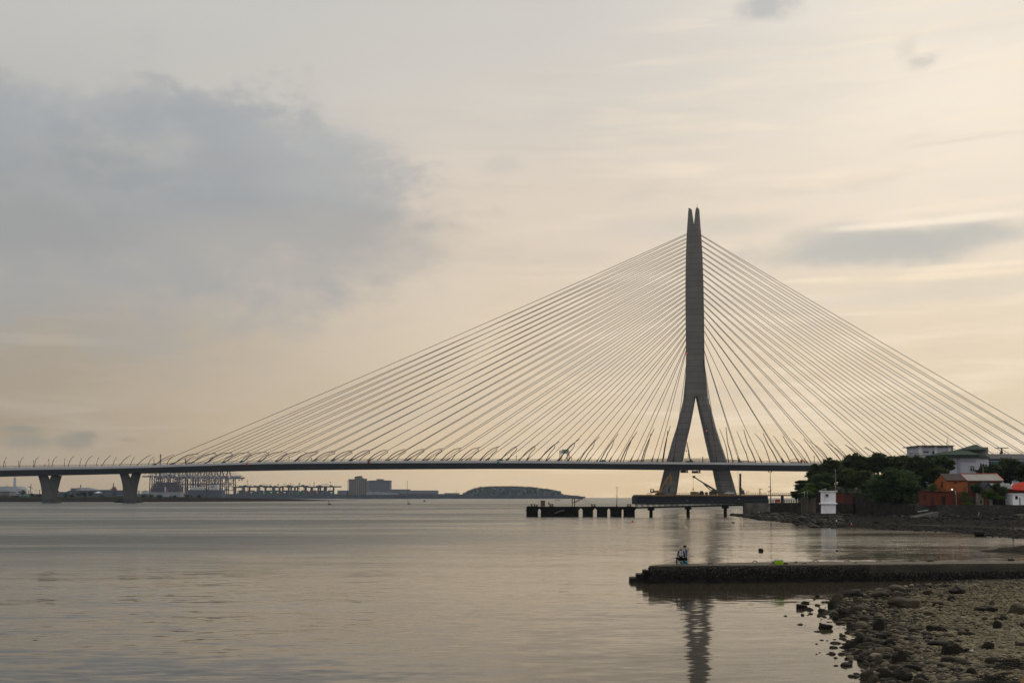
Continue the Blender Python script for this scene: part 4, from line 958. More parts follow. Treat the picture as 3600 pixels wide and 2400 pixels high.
b = MB(); box_px(b, 1407, 1539, 1723, 1738, Yt-20, 40); b.build('wall', mat('long_shed_wall', (.12, .125, .135), .85, .1, .05), t)
b = MB(); box_px(b, 1407, 1538, 1728.2, 1730.2, Yt-22, 2); box_px(b, 1409, 1538, 1733, 1734.4, Yt-22, 2); b.build('pale_band', mat('pale_band', (.27, .27, .27), .7, .1, .1), t)
one('shed', 'grey shed behind the last yard crane, left of the brown high-rise', 'shed', 1186, 1222, 1723, 1738, Yt+20, 30, MATS['warehouse_grey'])
t = thing('pontoon', 'low barge with small crane arm beyond the breakwater left of the island', 'barge', at(1588, 1738, Yw+90))
b = MB(); box_px(b, 1562, 1615, 1732, 1742, Yw+90, 20); b.build('hull', mat('pontoon_grey', (.13, .14, .15), .8, .2, .1), t)
b = MB(); b.bar(at(1602, 1732, Yw+95), at(1607, 1720.5, Yw+95), 1.2); b.build('crane_arm', M_steel, t)
# floating markers and a small boat
for k, (px, py, lb) in enumerate([(1160, 1773.5, 'left one of two dark floats with upright sticks on the open water'), (1438, 1771.5, 'right one of two dark floats with upright sticks on the open water')]):
    p = gnd(px, py); b = MB(); b.rock(p+V((0, 0, .3)), (2.4, 2, 1.1), 500+k, 2, .2); b.bar(p, p+V((-1.6, 0, 3.6)), .35); tag(b.build('marker_float', M_steel), lb, 'float', 'dark floats on the open water')
p = gnd(1492, 1761.5); b = MB(); b.rock(p+V((0, 0, .4)), (2.0, 2, 1.6), 510, 2, .15); tag(b.build('buoy', M_steel), 'small dark buoy far out, below the long port warehouse', 'buoy')
p = gnd(1960, 1757.8); t = thing('fishing_boat', 'small blue open boat with one man beyond the old jetty', 'boat', p)
k_ = p.y/F; b = MB(); secs = []
for x, w, z0, z1 in [(-9.5, .15, 1.6, 3.0), (-8, 1.2, .2, 2.3), (-3, 1.9, -.3, 1.7), (3, 1.9, -.3, 1.7), (8, 1.3, .1, 2.2), (9.5, .3, 1.4, 2.9)]:
    secs.append([p+V((x*k_, -w, z0*k_*.5)), p+V((x*k_, -w*1.2, z1*k_*.8)), p+V((x*k_, w*1.2, z1*k_*.8)), p+V((x*k_, w, z0*k_*.5))])
b.loft(secs); b.build('hull', mat('boat_blue', (.035, .06, .16), .5, .15, .5), t)

# ================================================================== CONSTRUCTION PLATFORM AT THE TOWER FOOT
Yq = 1085
def fb(b, x0, x1, y0, y1, Y, depth, z0=None):
    """block facing the camera: near face fills the picture rectangle at distance Y"""
    xm = (x0+x1)/2; c = at(xm, y1, Y); n = V((c.x, c.y, 0)).normalized()
    q = lambda x, y: onplane(x, y, c, n)
    a, b_, c_, d = q(x0, y1), q(x1, y1), q(x1, y0), q(x0, y0)
    if z0 is not None: a.z = b_.z = z0
    e = n*depth
    b.hexa([a, b_, b_+e, a+e, d, c_, c_+e, d+e]); return (a+b_)/2 + e/2
def fone(name, label, cat, x0, x1, y0, y1, Y, depth, m, group=None, z0=None):
    b = MB(); c = fb(b, x0, x1, y0, y1, Y, depth, z0); return tag(b.build(name, m, loc=c), label, cat, group)
M_navy = mat('navy_sheet_piles', (.006, .007, .013), .85, .25, .15, stretch=(1, 1, .15), spec=.15)
M_yel = mat('yellow_beam', (.22, .12, .022), .75, .25, .1, c2=(.15, .07, .02))
M_exc = mat('digger_yellow', (.27, .145, .02), .55, .15, .3)
pl = thing('work_platform', 'long navy blue work platform with yellow edge beam in front of the tower legs', 'platform', at(2470, 1770, Yq))
b = MB(); box_px(b, 2240, 2700, 1743, 1775, Yq, 48, -1.5); b.build('hull', M_navy, pl)
b = MB(); box_px(b, 2246, 2640, 1738.3, 1742.9, Yq-1, 3); b.build('edge_beam', M_yel, pl)
b = MB(); box_px(b, 2640, 2700, 1738.6, 1742.9, Yq-.6, 3); b.build('rusty_beam', mat('rusty_beam', (.12, .06, .03), .85, .3, .2), pl)
b = MB(); zz = at(2470, 1738.5, Yq).z
for px in list(np.arange(2275, 2292, 3.2))+list(np.arange(2382, 2698, 7.6)):
    p = at(px, 1738, Yq); b.bar((p.x, Yq+.5, zz), (p.x, Yq+.5, zz+1.9), .32)
for hgt in (1.0, 1.8):
    a, c = at(2382, 1738, Yq), at(2698, 1738, Yq); b.bar((a.x, Yq+.5, zz+hgt), (c.x, Yq+.5, zz+hgt), .2)
b.build('guard_rail', mat('yellow_rail', (.14, .08, .025), .7, .3, .3), pl)
b = MB()
for px, py in [(2414, 1759), (2418.5, 1759), (2596, 1753), (2600, 1753)]: box_px(b, px-.9, px+.9, py-1, py+1, Yq-.4, .4)
b.build('fender_plate', mat('pale_plate', (.4, .4, .4), .7, .1, 1), pl)
tr = thing('access_trestle', 'railed access trestle from the navy platform to the wooded shore', 'trestle', at(2745, 1765, Yq))
b = MB(); box_px(b, 2700.5, 2830, 1738.5, 1743, Yq, 9); b.build('deck', mat('trestle_steel', (.10, .075, .05), .8, .3, .2), tr)
b = MB()
for px in np.arange(2703, 2830, 7): p = at(px, 1738.5, Yq); b.bar((p.x, Yq+.4, zz), (p.x, Yq+.4, zz+1.9), .3)
for hgt in (1, 1.8): a, c = at(2701, 1738, Yq), at(2829, 1738, Yq); b.bar((a.x, Yq+.4, zz+hgt), (c.x, Yq+.4, zz+hgt), .2)
b.build('railing', M_rail, tr)
for px in (2751, 2812):
    b = MB(); p = at(px, 1743, Yq+3); b.bar((p.x, Yq+4, -1.5), (p.x, Yq+4, zz-1.2), 2.4); b.build('column', M_navy, tr)

zd = at(2470, 1737.6, Yq+8).z
def on_pl(px, Y=Yq+10): return V((at(px, 1738, Y).x, Y, zd))
P_ = lambda px, py, Y=Yq+10: at(px, py, Y)
b = MB(); box_px(b, 2242, 2698, 1738.2, 1743.2, Yq+3, 42); b.build('deck', mat('platform_deck', (.08, .07, .06), .9, .3, .3), pl)
zd = at(2470, 1738.2, Yq+3).z
def base_z(t_px, Y): return V((at(t_px, 1738, Y).x, Y, zd))
Yx = Yq+9
t = thing('long_reach_excavator', 'yellow long-reach excavator on the left end of the navy platform', 'excavator', base_z(2318, Yx))
for y in (0, 5):
    b = MB(); b.tube([P_(2303, 1736, Yx+y), P_(2336, 1736, Yx+y)], .9, 8); a = P_(2319, 1736.5, Yx+y); b.box((a.x, a.y, zd+.8), (8, 1.1, 1.5)); b.build('track', M_steel, t)
b = MB(); box_px(b, 2299, 2325, 1723.5, 1731, Yx, 5); box_px(b, 2310, 2318, 1731, 1734.5, Yx+1, 3); b.build('body', M_exc, t)
b = MB(); box_px(b, 2287.8, 2299, 1718, 1720, Yx-.3, 5); box_px(b, 2288, 2290, 1720, 1732, Yx-.3, 5); box_px(b, 2297, 2299, 1720, 1730, Yx-.3, 5); box_px(b, 2290, 2299, 1727, 1732, Yx, 4.6); b.build('counterweight_frame', mat('digger_frame', (.10, .06, .03), .7, .3, .4), t)
b = MB(); b.tube([P_(2320, 1729, Yx+2), P_(2331, 1712, Yx+2), P_(2340, 1692, Yx+2), P_(2354.5, 1668, Yx+2)], [1.0, .95, .8, .6], 6); b.build('boom', M_exc, t)
b = MB(); b.tube([P_(2354, 1667, Yx+2), P_(2358.5, 1681, Yx+2), P_(2359.4, 1694, Yx+2), P_(2357.5, 1702, Yx+2)], [.7, .85, .7, .4], 6); b.build('stick', M_exc, t)
b = MB(); b.tube([P_(2358, 1700, Yx+2), P_(2357, 1713, Yx+2)], .28, 5); b.tube([P_(2357, 1713, Yx+2), P_(2352, 1717, Yx+2), P_(2351, 1722, Yx+2), P_(2354, 1728, Yx+2)], [.8, 1.1, 1.2, .5], 6); b.build('grab', M_steel, t)
b = MB(); b.tube([P_(2327, 1723, Yx+1), P_(2338, 1703, Yx+1)], .35, 5); b.build('ram', M_steel, t)
t = thing('truck_crane', 'dark truck crane with telescopic jib raised to the left on the navy platform', 'crane', base_z(2508, Yx))
b = MB(); box_px(b, 2496, 2521, 1726, 1731.5, Yx, 5); b.build('chassis', M_steel, t)
b = MB(); box_px(b, 2503, 2519.5, 1721, 1726, Yx+.5, 4); b.build('cab', mat('crane_cab', (.035, .045, .06), .5, .2, .5), t)
for px in (2499, 2505, 2513, 2518):
    b = MB(); c = P_(px, 1734, Yx); c.z = zd+1.15; b.tube([c, c+V((0, 5, 0))], 1.15, 10); b.build('wheel', MATS['tyre_rubber'], t)
b = MB(); q = [P_(2517, 1724, Yx+2), P_(2476, 1699, Yx+2), P_(2475, 1698.4, Yx+2), P_(2440, 1676, Yx+2)]; b.tube(q[:2], [1.05, .95], 6); b.tube(q[1:], [.75, .72, .6], 6); b.box(P_(2439.5, 1675.5, Yx+2), (2.6, 1.6, 2.2)); b.build('jib', M_steel, t)
b = MB(); b.tube([P_(2500, 1724, Yx+2), P_(2474, 1700.5, Yx+2)], .5, 6); b.build('ram', M_steel, t)
b = MB(); b.tube([P_(2437, 1677, Yx+2), P_(2437, 1719, Yx+2)], .10, 4); b.box(P_(2437, 1719.5, Yx+2), (.9, .9, 2.2)); b.build('hook', M_steel, t)
t = thing('pickup_truck', 'white pickup truck parked on the navy platform before the right tower leg', 'pickup', base_z(2565, Yx))
b = MB(); b.prism([P_(x, y, Yx) for x, y in [(2549.5, 1735), (2549.2, 1731.2), (2552, 1730), (2556.5, 1729.6), (2581, 1729.8), (2581.4, 1735)]], (0, 4.2, 0)); b.build('body', mat('white_paint', (.62, .62, .6), .4, .05, 1), t)
b = MB(); b.prism([P_(x, y, Yx+.3) for x, y in [(2556, 1729.7), (2559, 1726.4), (2566, 1726.2), (2567.4, 1729.7)]], (0, 3.6, 0)); b.build('cabin', mat('pickup_glass', (.10, .11, .12), .2, .1, 1), t)
b = MB(); b.prism([P_(x, y, Yx+.2) for x, y in [(2558.6, 1726.6), (2559, 1726), (2566.2, 1725.8), (2566.4, 1726.4)]], (0, 3.8, 0)); b.build('roof', MATS['white_paint'], t)
for px in (2555, 2576):
    b = MB(); c = P_(px, 1735.3, Yx-.1); c.z = zd+.62; b.tube([c, c+V((0, 4.4, 0))], .62, 10); b.build('wheel', MATS['tyre_rubber'], t)
t = thing('piling_rig', 'piling rig holding a tall dark steel pile right of the right tower leg', 'piling rig', base_z(2610, Yx))
b = MB(); b.bar(V((P_(2602, 1700, Yx+2).x, Yx+2, zd)), P_(2602.6, 1664, Yx+2), 1.75); b.build('pile', mat('pile_steel', (.045, .04, .037), .7, .2, .2), t)
b = MB(); box_px(b, 2607, 2617, 1722, 1731, Yx, 5); b.build('body', mat('rig_green', (.07, .085, .075), .7, .3, .5), t)
b = MB(); box_px(b, 2605, 2619, 1731, 1737, Yx, 6); b.build('track', M_steel, t)
b = MB(); b.tube([P_(2611, 1726, Yx+2), P_(2607.5, 1716, Yx+2), P_(2603, 1713, Yx+2)], [.7, .6, .4], 5); b.build('arm', mat('rig_rust', (.16, .07, .04), .8, .3, .5), t)
b = MB(); b.tube([P_(2593.5, 1653, Yx+2), P_(2597.5, 1705, Yx+2), V((P_(2599, 1705, Yx+2).x, Yx+2, zd))], .1, 4); b.build('cable', M_steel, t)
b = MB(); box_px(b, 2430.5, 2457, 1728, 1738, Yx+6, 6); box_px(b, 2433, 2447, 1726.8, 1728, Yx+7, 4); tag(b.build('generator', mat('generator_olive', (.13, .105, .07), .8, .3, .3)), 'long olive generator box under the truck crane hook on the platform', 'generator')
t = thing('wheel_loader', 'dark humped machine beside the olive generator on the platform', 'loader', base_z(2467, Yx+6)); b = MB(); b.rock(P_(2467, 1733, Yx+9), (3.6, 2.6, 2.4), 88, 2, .2); b.build('body', M_steel, t)
b = MB(); c = P_(2463, 1735, Yx+6); c.z = zd+1; b.tube([c, c+V((0, 1, 0))], 1, 10); b.build('wheel', MATS['tyre_rubber'], t)
fone('site_box', 'small brown site box left of the truck crane', 'box', 2478, 2489, 1729, 1738, Yx+6, 4, mat('brown_box', (.11, .08, .05), .8, .3, .5))
t = thing('winch_frame', 'thin angular steel frame on the platform left of the twin floodlight pole', 'frame', base_z(2671, Yx)); b = MB()
for a, c in [((2669, 1738), (2669.5, 1716.5)), ((2673.5, 1738), (2672, 1719)), ((2669.5, 1716.5), (2681, 1720)), ((2672, 1719), (2679, 1719.5)), ((2669.3, 1727), (2674, 1731)), ((2669.4, 1722), (2672.5, 1723))]: b.bar(P_(*a, Yx), P_(*c, Yx), .32)
b.build('bar', M_steel, t)
t = thing('hoop_frame', 'small bent hoop on the platform railing left of the thin angular frame', 'hoop', base_z(2629, Yx)); b = MB(); b.tube([P_(2625.5, 1737, Yx), P_(2626, 1727, Yx), P_(2632, 1726.5, Yx), P_(2633, 1730, Yx)], .3, 5); b.build('bar', M_steel, t)

# ================================================================== OLD CONCRETE JETTY AND WALKWAY
Yj = 386
M_old = mat('old_wet_concrete', (.006, .0055, .005), .9, .4, .25, .05, 1.5, c2=(.015, .014, .012), spec=.08)
jt = thing('jetty', 'old dark concrete jetty with arched openings on blocky legs', 'jetty', at(2040, 1815, Yj))
b = MB(); b.prism([at(x, y, Yj) for x, y in [(1851.5, 1780.3), (2236, 1780.3), (2239, 1786.2), (1851.5, 1786.2)]], (0, 7.5, 0)); b.build('deck', M_old, jt)
b = MB(); box_px(b, 1846, 1851.4, 1792.6, 1795, Yj, 2); box_px(b, 1884.5, 1889, 1781, 1783.5, Yj-.15, .1); b.build('fender', M_old, jt)
for lx0, lx1, tl, tr_, dep in [(1851.3, 1891.4, 0, 5.5, 7.2), (1903, 2034.4, 5.5, 5.6, 7.2), (2053, 2085, 4.3, 5.8, 7.2), (2103.8, 2135.2, 5.4, 4.6, 7.2), (2151.6, 2185.5, 4.6, 12, 7.2), (2198.9, 2231.8, 5.5, 6, 7.2)]:
    tr_ = min(tr_, 6)
    b = MB(); pts = [at(lx0-tl, 1786.3, Yj+.1), at(lx1+tr_, 1786.3, Yj+.1), at(lx1, 1793, Yj+.1), at(lx1, 1815, Yj+.1), at(lx0, 1815, Yj+.1), at(lx0, 1793, Yj+.1)]
    pts[3].z = pts[4].z = -1.5
    b.prism(pts, (0, dep, 0)); b.build('leg', M_old, jt)
b = MB(); b.tube([at(1950, 1804, Yj-.3), at(1970, 1796, Yj-.3), at(1984, 1793, Yj-.3)], .28, 5); b.build('leaning_beam', mat('pale_old_beam', (.10, .095, .085), .9, .3, 1), jt)
zj = at(2000, 1780.3, Yj).z
def jx(px, y=2.0): return V((at(px, 1780, Yj).x*(Yj+y)/Yj, Yj+y, zj))
for k, (x0, x1, lb) in enumerate([(1867.6, 1879.4, 'at the seaward end of the old jetty'), (1935.2, 1942, 'just right of the brown cabinet on the jetty'), (2081.6, 2090.6, 'where the davit ropes are tied'), (2207.5, 2215.6, 'next to the walkway end of the jetty')]):
    c = (jx(x0)+jx(x1))/2; t = thing('double_bollard', f'pair of black mooring bollards {lb}', 'bollard', c, 'mooring bollards on the old jetty')
    b = MB(); b.box(c+V((0, 0, .1)), (abs(jx(x1).x-jx(x0).x)+1.0, .8, .2)); b.build('base', M_steel, t)
    for x in (x0, x1): b = MB(); b.lathe(jx(x), [(.27, .1), (.22, .3), (.21, .62), (.36, .74), (.37, .9), (.2, .97)], 10); b.build('post', M_steel, t)
t = thing('control_cabinet', 'brown flat-roofed cabinet standing on the old jetty', 'cabinet', jx(1908.5))
b = MB(); fb(b, 1900.5, 1916.5, 1760, 1780.3, Yj+1.2, 1.7); b.build('body', mat('cabinet_tan', (.16, .13, .105), .8, .2, .6), t)
b = MB(); fb(b, 1898.8, 1918.2, 1758.8, 1760.2, Yj+.9, 2.2); b.build('roof', M_steel, t)
b = MB(); fb(b, 1908.5, 1913, 1769, 1774.5, Yj+1.1, .08); fb(b, 1902, 1909, 1773, 1774.5, Yj+1.1, .06); b.build('sign_plate', M_steel, t)
t = thing('signpost', 'short post with dark square sign right of the brown cabinet', 'signpost', jx(1930.5)); b = MB(); b.bar(jx(1931), at(1930, 1768, Yj+2), .1); b.build('post', mat('olive_post', (.06, .065, .03), .8, .2, 1), t)
b = MB(); fb(b, 1927, 1932, 1765, 1771, Yj+1.8, .12); b.build('board', M_steel, t)
t = thing('davit', 'steel davit frame with braced overhanging arm on the jetty', 'davit', jx(2015))
for x, y in ((2011.5, 1.0), (2019.6, 4.5)):
    yy = Yj+y; p = V((at(x, 1780, yy).x, yy, zj))
    b = MB(); b.tube([p, at(x, 1753.5, yy), at(x+1.2, 1751.4, yy), at(2051 if y < 2 else 2049, 1751.4, yy)], .14, 6); b.tube([at(x, 1767.5, yy), at(x+29, 1752, yy)], .11, 6); b.build('frame_side', M_steel, t)
b = MB(); b.tube([at(2050, 1751.4, Yj+1), at(2049, 1751.4, Yj+4.5)], .13, 6); b.tube([at(2012.5, 1751.4, Yj+1), at(2020.5, 1751.4, Yj+4.5)], .11, 6); b.build('crossbar', M_steel, t)
b = MB(); b.tube([at(2052, 1752.3, Yj+1), at(2066, 1764, Yj+1.3), at(2081, 1771.5, Yj+2)], .045, 4); b.tube([at(2043, 1753, Yj+4), at(2058, 1767.5, Yj+3.5), at(2080, 1775.5, Yj+2.4)], .035, 4); b.build('rope', mat('rope', (.12, .10, .08), .9, .2, 2), t)
t = thing('lamp_mast', 'slim dark lamp mast with flat T-shaped head on the jetty', 'lamp mast', jx(2168)); p = jx(2168)
b = MB(); b.tube([p, p+V((0, 0, .5)), at(2168.2, 1774, Yj+2), at(2168.6, 1760, Yj+2), at(2169.4, 1713, Yj+2)], [.26, .24, .13, .10, .07], 7); b.box(at(2165.5, 1742, Yj+2), (.22, .2, .25)); b.build('pole', M_steel, t)
b = MB(); b.box(at(2169.4, 1712.3, Yj+2), (1.0, .5, .10)); b.lathe(at(2169.4, 1713.8, Yj+2), [(.08, 0), (.3, .12), (.2, .2)], 8); b.build('lamp_head', M_steel, t)
b = MB(); b.tube([at(2170, 1745, Yj+2), jx(2174)], .015, 3); b.build('stay_wire', M_steel, t)
b = MB(); b.lathe(jx(1872.3), [(.2, 0), (.14, .3), (.05, .35), (.045, 1.55)], 6); tag(b.build('thin_post', MATS['olive_post']), 'thin olive rod standing between the two end bollards of the jetty', 'post')
for x, sc_, lb in ((1857.3, .35, 'small lump at the outer corner of the jetty'), (1888, .5, 'dark lump between the end bollards and the brown cabinet')):
    b = MB(); b.rock(jx(x)+V((0, 0, sc_*.6)), (sc_*.7, sc_*.7, sc_), int(x), 2, .2); tag(b.build('mooring_stub', M_steel), lb, 'mooring stub')
p = gnd(1995, 1810.5); b = MB(); b.rock(p+V((0, 0, .15)), (.42, .42, .36), 3, 2, .03); tag(b.build('float', mat('white_float', (.6, .6, .58), .5, .1, 1)), 'white float on the water at the foot of the jetty wall', 'float')
p = gnd(2223.4, 1834.5); b = MB(); b.rock(p+V((0, 0, .12)), (.32, .32, .32), 4, 2, .03); b.tube([p+V((.12, 0, .3)), p+V((.16, 0, .5))], .06, 5); tag(b.build('buoy', mat('red_buoy', (.42, .03, .025), .5, .1, 1)), 'small red buoy on the water below the jetty', 'buoy')

M_wk = mat('walkway_green', (.03, .045, .022), .8, .35, .5)
wk = thing('walkway', 'narrow dark walkway bridge with green railings from the jetty to the shore wall', 'walkway', at(2420, 1815, 386))
Yw_ = lambda px: float(np.interp(px, [2231, 2612], [382, 404]))
WKT = lambda px: float(np.interp(px, [2231, 2612], [1781.5, 1771.8]))
b = MB(); secs = []
for px in np.linspace(2231, 2614, 12):
    Y = Yw_(px); p = at(px, WKT(px), Y); q = p.copy(); q.z -= .55
    secs.append([q, p, p+V((0, 3.2, 0)), q+V((0, 3.2, 0))])
b.loft(secs); b.build('deck', M_old, wk)
for dy in (.1, 3.0):
    b = MB(); ra = []
    for px in np.linspace(2237, 2610, 19):
        Y = Yw_(px); p = at(px, WKT(px), Y)+V((0, dy, 0)); b.bar(p, p+V((0, 0, 1.45 if px > 2240 else 2.0)), .17); ra.append(p)
        p2 = at(px+4.5, WKT(px+4.5), Yw_(px+4.5))+V((0, dy, 0)); b.bar(p2, p2+V((0, 0, .75)), .13)
    for hgt in (1.4, .75): b.tube([p+V((0, 0, hgt)) for p in ra], .075, 5)
    b.build('railing', M_wk, wk)
for px, yb in ((2290.5, 1817), (2421.5, 1815), (2552.5, 1812.5)):
    Y = gnd(px, yb).y; tp_ = at(px, WKT(px), Yw_(px)); b = MB(); p = V((tp_.x, tp_.y+1.6, 0)); zt_ = tp_.z-.55
    b.lathe(V((p.x, p.y, -1.5)), [(.68, 0), (.62, 2), (.6, zt_+1.5-.8)], 10); b.box((p.x, p.y, zt_-.42), (2.1, 2.8, .82)); b.build('column', M_old, wk)

# ================================================================== RIGHT SHORE
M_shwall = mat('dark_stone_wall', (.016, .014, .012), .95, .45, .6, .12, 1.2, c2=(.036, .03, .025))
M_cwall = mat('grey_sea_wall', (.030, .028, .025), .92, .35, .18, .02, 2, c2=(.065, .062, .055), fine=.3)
def wall(name, label, pts, top, zb, th, m, cat='wall', group=None):
    """pts: (px, depth); top: picture row of the wall head at each point"""
    b = MB(); secs = []
    for (px, Y), ty in zip(pts, top):
        p = at(px, ty, Y); n = V((p.x, p.y, 0)).normalized()*th
        lo = V((p.x, p.y, zb)) - n*.12
        secs.append([lo, p, p+n, V((p.x, p.y, zb))+n])
    b.loft(secs); return tag(b.build(name, m), label, cat, group)
wall('abutment', 'pale stained concrete abutment where the walkway meets the shore', [(2611, 405), (2660, 400), (2706, 396)], [1768.6, 1768.4, 1768], -.5, 6, mat('abutment_concrete', (.07, .068, .06), .92, .35, .3, .03, 2, c2=(.13, .12, .10)), 'abutment')
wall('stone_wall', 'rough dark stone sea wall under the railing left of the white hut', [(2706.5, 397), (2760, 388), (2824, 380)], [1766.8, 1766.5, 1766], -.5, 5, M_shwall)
wall('concrete_wall', 'streaky concrete wall piece left of the white hut', [(2816, 378), (2870, 371)], [1748, 1747.5], -.5, 5, mat('streaky_concrete', (.05, .044, .035), .92, .4, .35, .02, 2, stretch=(1, 1, .2), c2=(.10, .085, .065)))
M_rust = mat('rusty_red_wall', (.085, .022, .012), .9, .4, .4, 0, c2=(.13, .035, .018))
wall('red_wall', 'bright rust-red wall panel just right of the white hut', [(2932, 367), (2965.5, 366)], [1735.5, 1735.5], 3.9, 3, M_rust)
wall('red_wall', 'dull brown-red wall panel, second to the right of the white hut', [(2966, 366), (2999, 365)], [1736, 1736], 3.9, 3, mat('dull_red_wall', (.055, .022, .018), .9, .4, .4, c2=(.08, .032, .024)))
wall('red_wall', 'dark red wall strip showing left of the white hut', [(2868, 370), (2890, 369)], [1735, 1735], 3.9, 3, mat('dark_red_wall', (.035, .014, .012), .9, .3, .4))
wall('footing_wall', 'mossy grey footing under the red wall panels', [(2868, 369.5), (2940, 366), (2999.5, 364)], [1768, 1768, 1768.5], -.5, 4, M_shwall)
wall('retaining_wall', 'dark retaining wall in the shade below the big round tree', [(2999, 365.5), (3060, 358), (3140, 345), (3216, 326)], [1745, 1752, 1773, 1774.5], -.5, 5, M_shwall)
wall('sea_wall', 'long grey concrete sea wall below the brick houses', [(3217, 324), (3288, 317.5), (3300, 313), (3450, 312), (3590, 311), (3900, 309)], [1774.5, 1774.2, 1774.2, 1774.3, 1774.5, 1774.8], -.5, 5, M_cwall)
# boat ramp against the sea wall
b = MB(); a0 = at(3212, 1816, 312); a1 = at(3289, 1799, 312)
b.prism([V((a0.x, 310, .2)), V((a0.x, 310, 1.3)), V((a1.x, 310, 2.75)), V((a1.x, 310, .2))], (0, 5, 0)); tag(b.build('ramp', mat('ramp_concrete', (.10, .095, .085), .9, .3, .5)), 'sloping concrete ramp at the left end of the grey sea wall', 'ramp')
b = MB(); b.tube([at(3226, 1798, 314.5), at(3263, 1792.5, 313)], .13, 6); tag(b.build('pipe', mat('white_pipe', (.42, .42, .40), .6, .1, 1)), 'white pipe leaning on the sea wall above the ramp', 'pipe')
b = MB(); b.bar(at(3439, 1815, 309.5), at(3442, 1800, 311.2), .32); tag(b.build('timber', mat('pale_timber', (.15, .12, .09), .9, .2, 1)), 'weathered timber standing against the middle of the sea wall', 'timber')
# hillside behind the walls
FE = [(2700,440,-1),(2760,425,1.5),(2800,400,4.2),(2850,380,5.0),(2940,371,5.2),(3040,366,5),(3140,352,4.7),(3215,330,4.7),(3300,318,4.7),(3600,316,4.7),(3950,315,4.7)]
V_, F_ = [], []
DY = [(0, 0), (14, .25), (34, 1.6), (62, 4.6), (110, 7.5), (190, 8.0), (250, -9)]
for px, Y, z in FE:
    for dy, dz in DY:
        p = at(px, 1746, Y); k = (Y+dy)/Y if dy else 1
        V_.append((p.x+dy*.33, Y+dy, max(-1.5, z + (dz if z > 4 else dz*.2))))
nr = len(DY)
for i in range(len(FE)-1):
    for k in range(nr-1): a = i*nr+k; F_.append((a, a+nr, a+nr+1, a+1))
struct(big_mesh('hillside', np.array(V_), np.array(F_), mat('hill_soil', (.010, .014, .007), .95, .4, .2), smooth=True))

# rocky foreshore
WLs = [(2480,1811.5),(2540,1812.5),(2575,1813.5),(2620,1818),(2680,1828),(2740,1832),(2800,1840),(2850,1849),(2920,1852),(3000,1853),(3100,1862),(3200,1864),(3300,1868),(3400,1876),(3480,1884),(3540,1891),(3620,1895),(3800,1906),(4000,1916)]
BKs = [(2480,440),(2575,425),(2620,412),(2700,398),(2760,390),(2820,381),(2870,371),(2940,366),(3000,364),(3060,357),(3140,344),(3215,324),(3300,312.5),(3600,310.6),(4000,308)]
def shore_pt(px, f):
    """f 0 at the waterline, 1 at the foot of the wall -> point on the foreshore"""
    w = gnd(px, np.interp(px, [q[0] for q in WLs], [q[1] for q in WLs])); Yb_ = np.interp(px, [q[0] for q in BKs], [q[1] for q in BKs])
    Y = lerp(w.y, Yb_, f); x = (px-1800)/F*Y
    pool = np.interp(px, [3020, 3080, 3600], [0, 1, 1])
    z = np.interp(f, [-.2, 0, .12, .3, .42, .5, .6, .8, 1, 1.2], [-.9, -.04, .28, .32-.14*pool, .30-.34*pool, .30-.52*pool, .45-.25*pool, .8, 1.15, 1.2])
    if px < 2640: z = z*.4-.05*(2640-px)/70
    return V((x, Y, z + .09*mnoise.noise(V((x*.35, Y*.12, 0)))))
V_, F_ = [], []; pxs = np.arange(2570, 4001, 10.0); fs = np.linspace(-.2, 1.12, 34)
for px in pxs:
    for f in fs: V_.append(tuple(shore_pt(px, f)))
for i in range(len(pxs)-1):
    for k in range(len(fs)-1): a = i*len(fs)+k; F_.append((a, a+len(fs), a+len(fs)+1, a+1))
struct(big_mesh('shore', np.array(V_), np.array(F_), mat('foreshore_mud', (.008, .007, .006), .95, .4, .5, .12, 1.6, c2=(.026, .022, .019), fine=.4, spec=.02), smooth=True))
# rock library and scatter
def rock_lib(n, sub, seed0, rough=.22):
    out = []
    for k in range(n):
        b = MB(); b.rock((0, 0, 0), (1, 1, 1), seed0+k, sub, rough); out.append((np.array(b.v), np.array(b.f)))
    return out
LIB = rock_lib(9, 2, 40)
def scatter(name, pos, sc3, rz, which, m, lib=LIB, smooth=False, mi=None):
    vs, fs_, mm = [], [], []; o = 0
    for k in range(len(pos)):
        v, f = lib[which[k]]; c, s_ = math.cos(rz[k]), math.sin(rz[k]); q = v*sc3[k]
        q = np.stack([q[:, 0]*c-q[:, 1]*s_, q[:, 0]*s_+q[:, 1]*c, q[:, 2]], 1)+pos[k]
        vs.append(q); fs_.append(f+o); o += len(v)
        if mi is not None: mm.append(np.full(len(f), mi[k]))
    return big_mesh(name, np.concatenate(vs), np.concatenate(fs_), m, smooth=smooth, mi=np.concatenate(mm) if mi is not None else None)
M_rk = mat('dark_shore_rock', (.012, .0105, .009), .9, .4, .5, .05, 4, c2=(.026, .023, .020), spec=.08)
M_rk2 = mat('paler_shore_rock', (.026, .024, .019), .9, .4, .5, .05, 4, c2=(.055, .05, .04), spec=.15)
rng = np.random.default_rng(21); pos, sc3, rz, wh, mi = [], [], [], [], []
for _ in range(8500):
    px = rng.uniform(2566, 3820); f = rng.uniform(-.06, 1.02)
    if px > 3040 and .40 < f < .56 and rng.random() < .93: continue
    p = shore_pt(px, f)
    big = (f > .86) or px < 2960
    if px > 3010 and f < .8 and rng.random() < .35: continue
    s_ = rng.gamma(2.0, .15 if big else .05)+(.09 if big else .06)
    s_ = min(s_, 1.3)
    if px < 2620: s_ *= .5
    pos.append((p.x, p.y, p.z+s_*.15)); sc3.append((s_*rng.uniform(.9, 1.5), s_, s_*rng.uniform(.5, .8))); rz.append(rng.uniform(0, 6.28)); wh.append(rng.integers(0, 9)); mi.append(1 if rng.random() < (.28 if px < 3000 else .15) else 0)
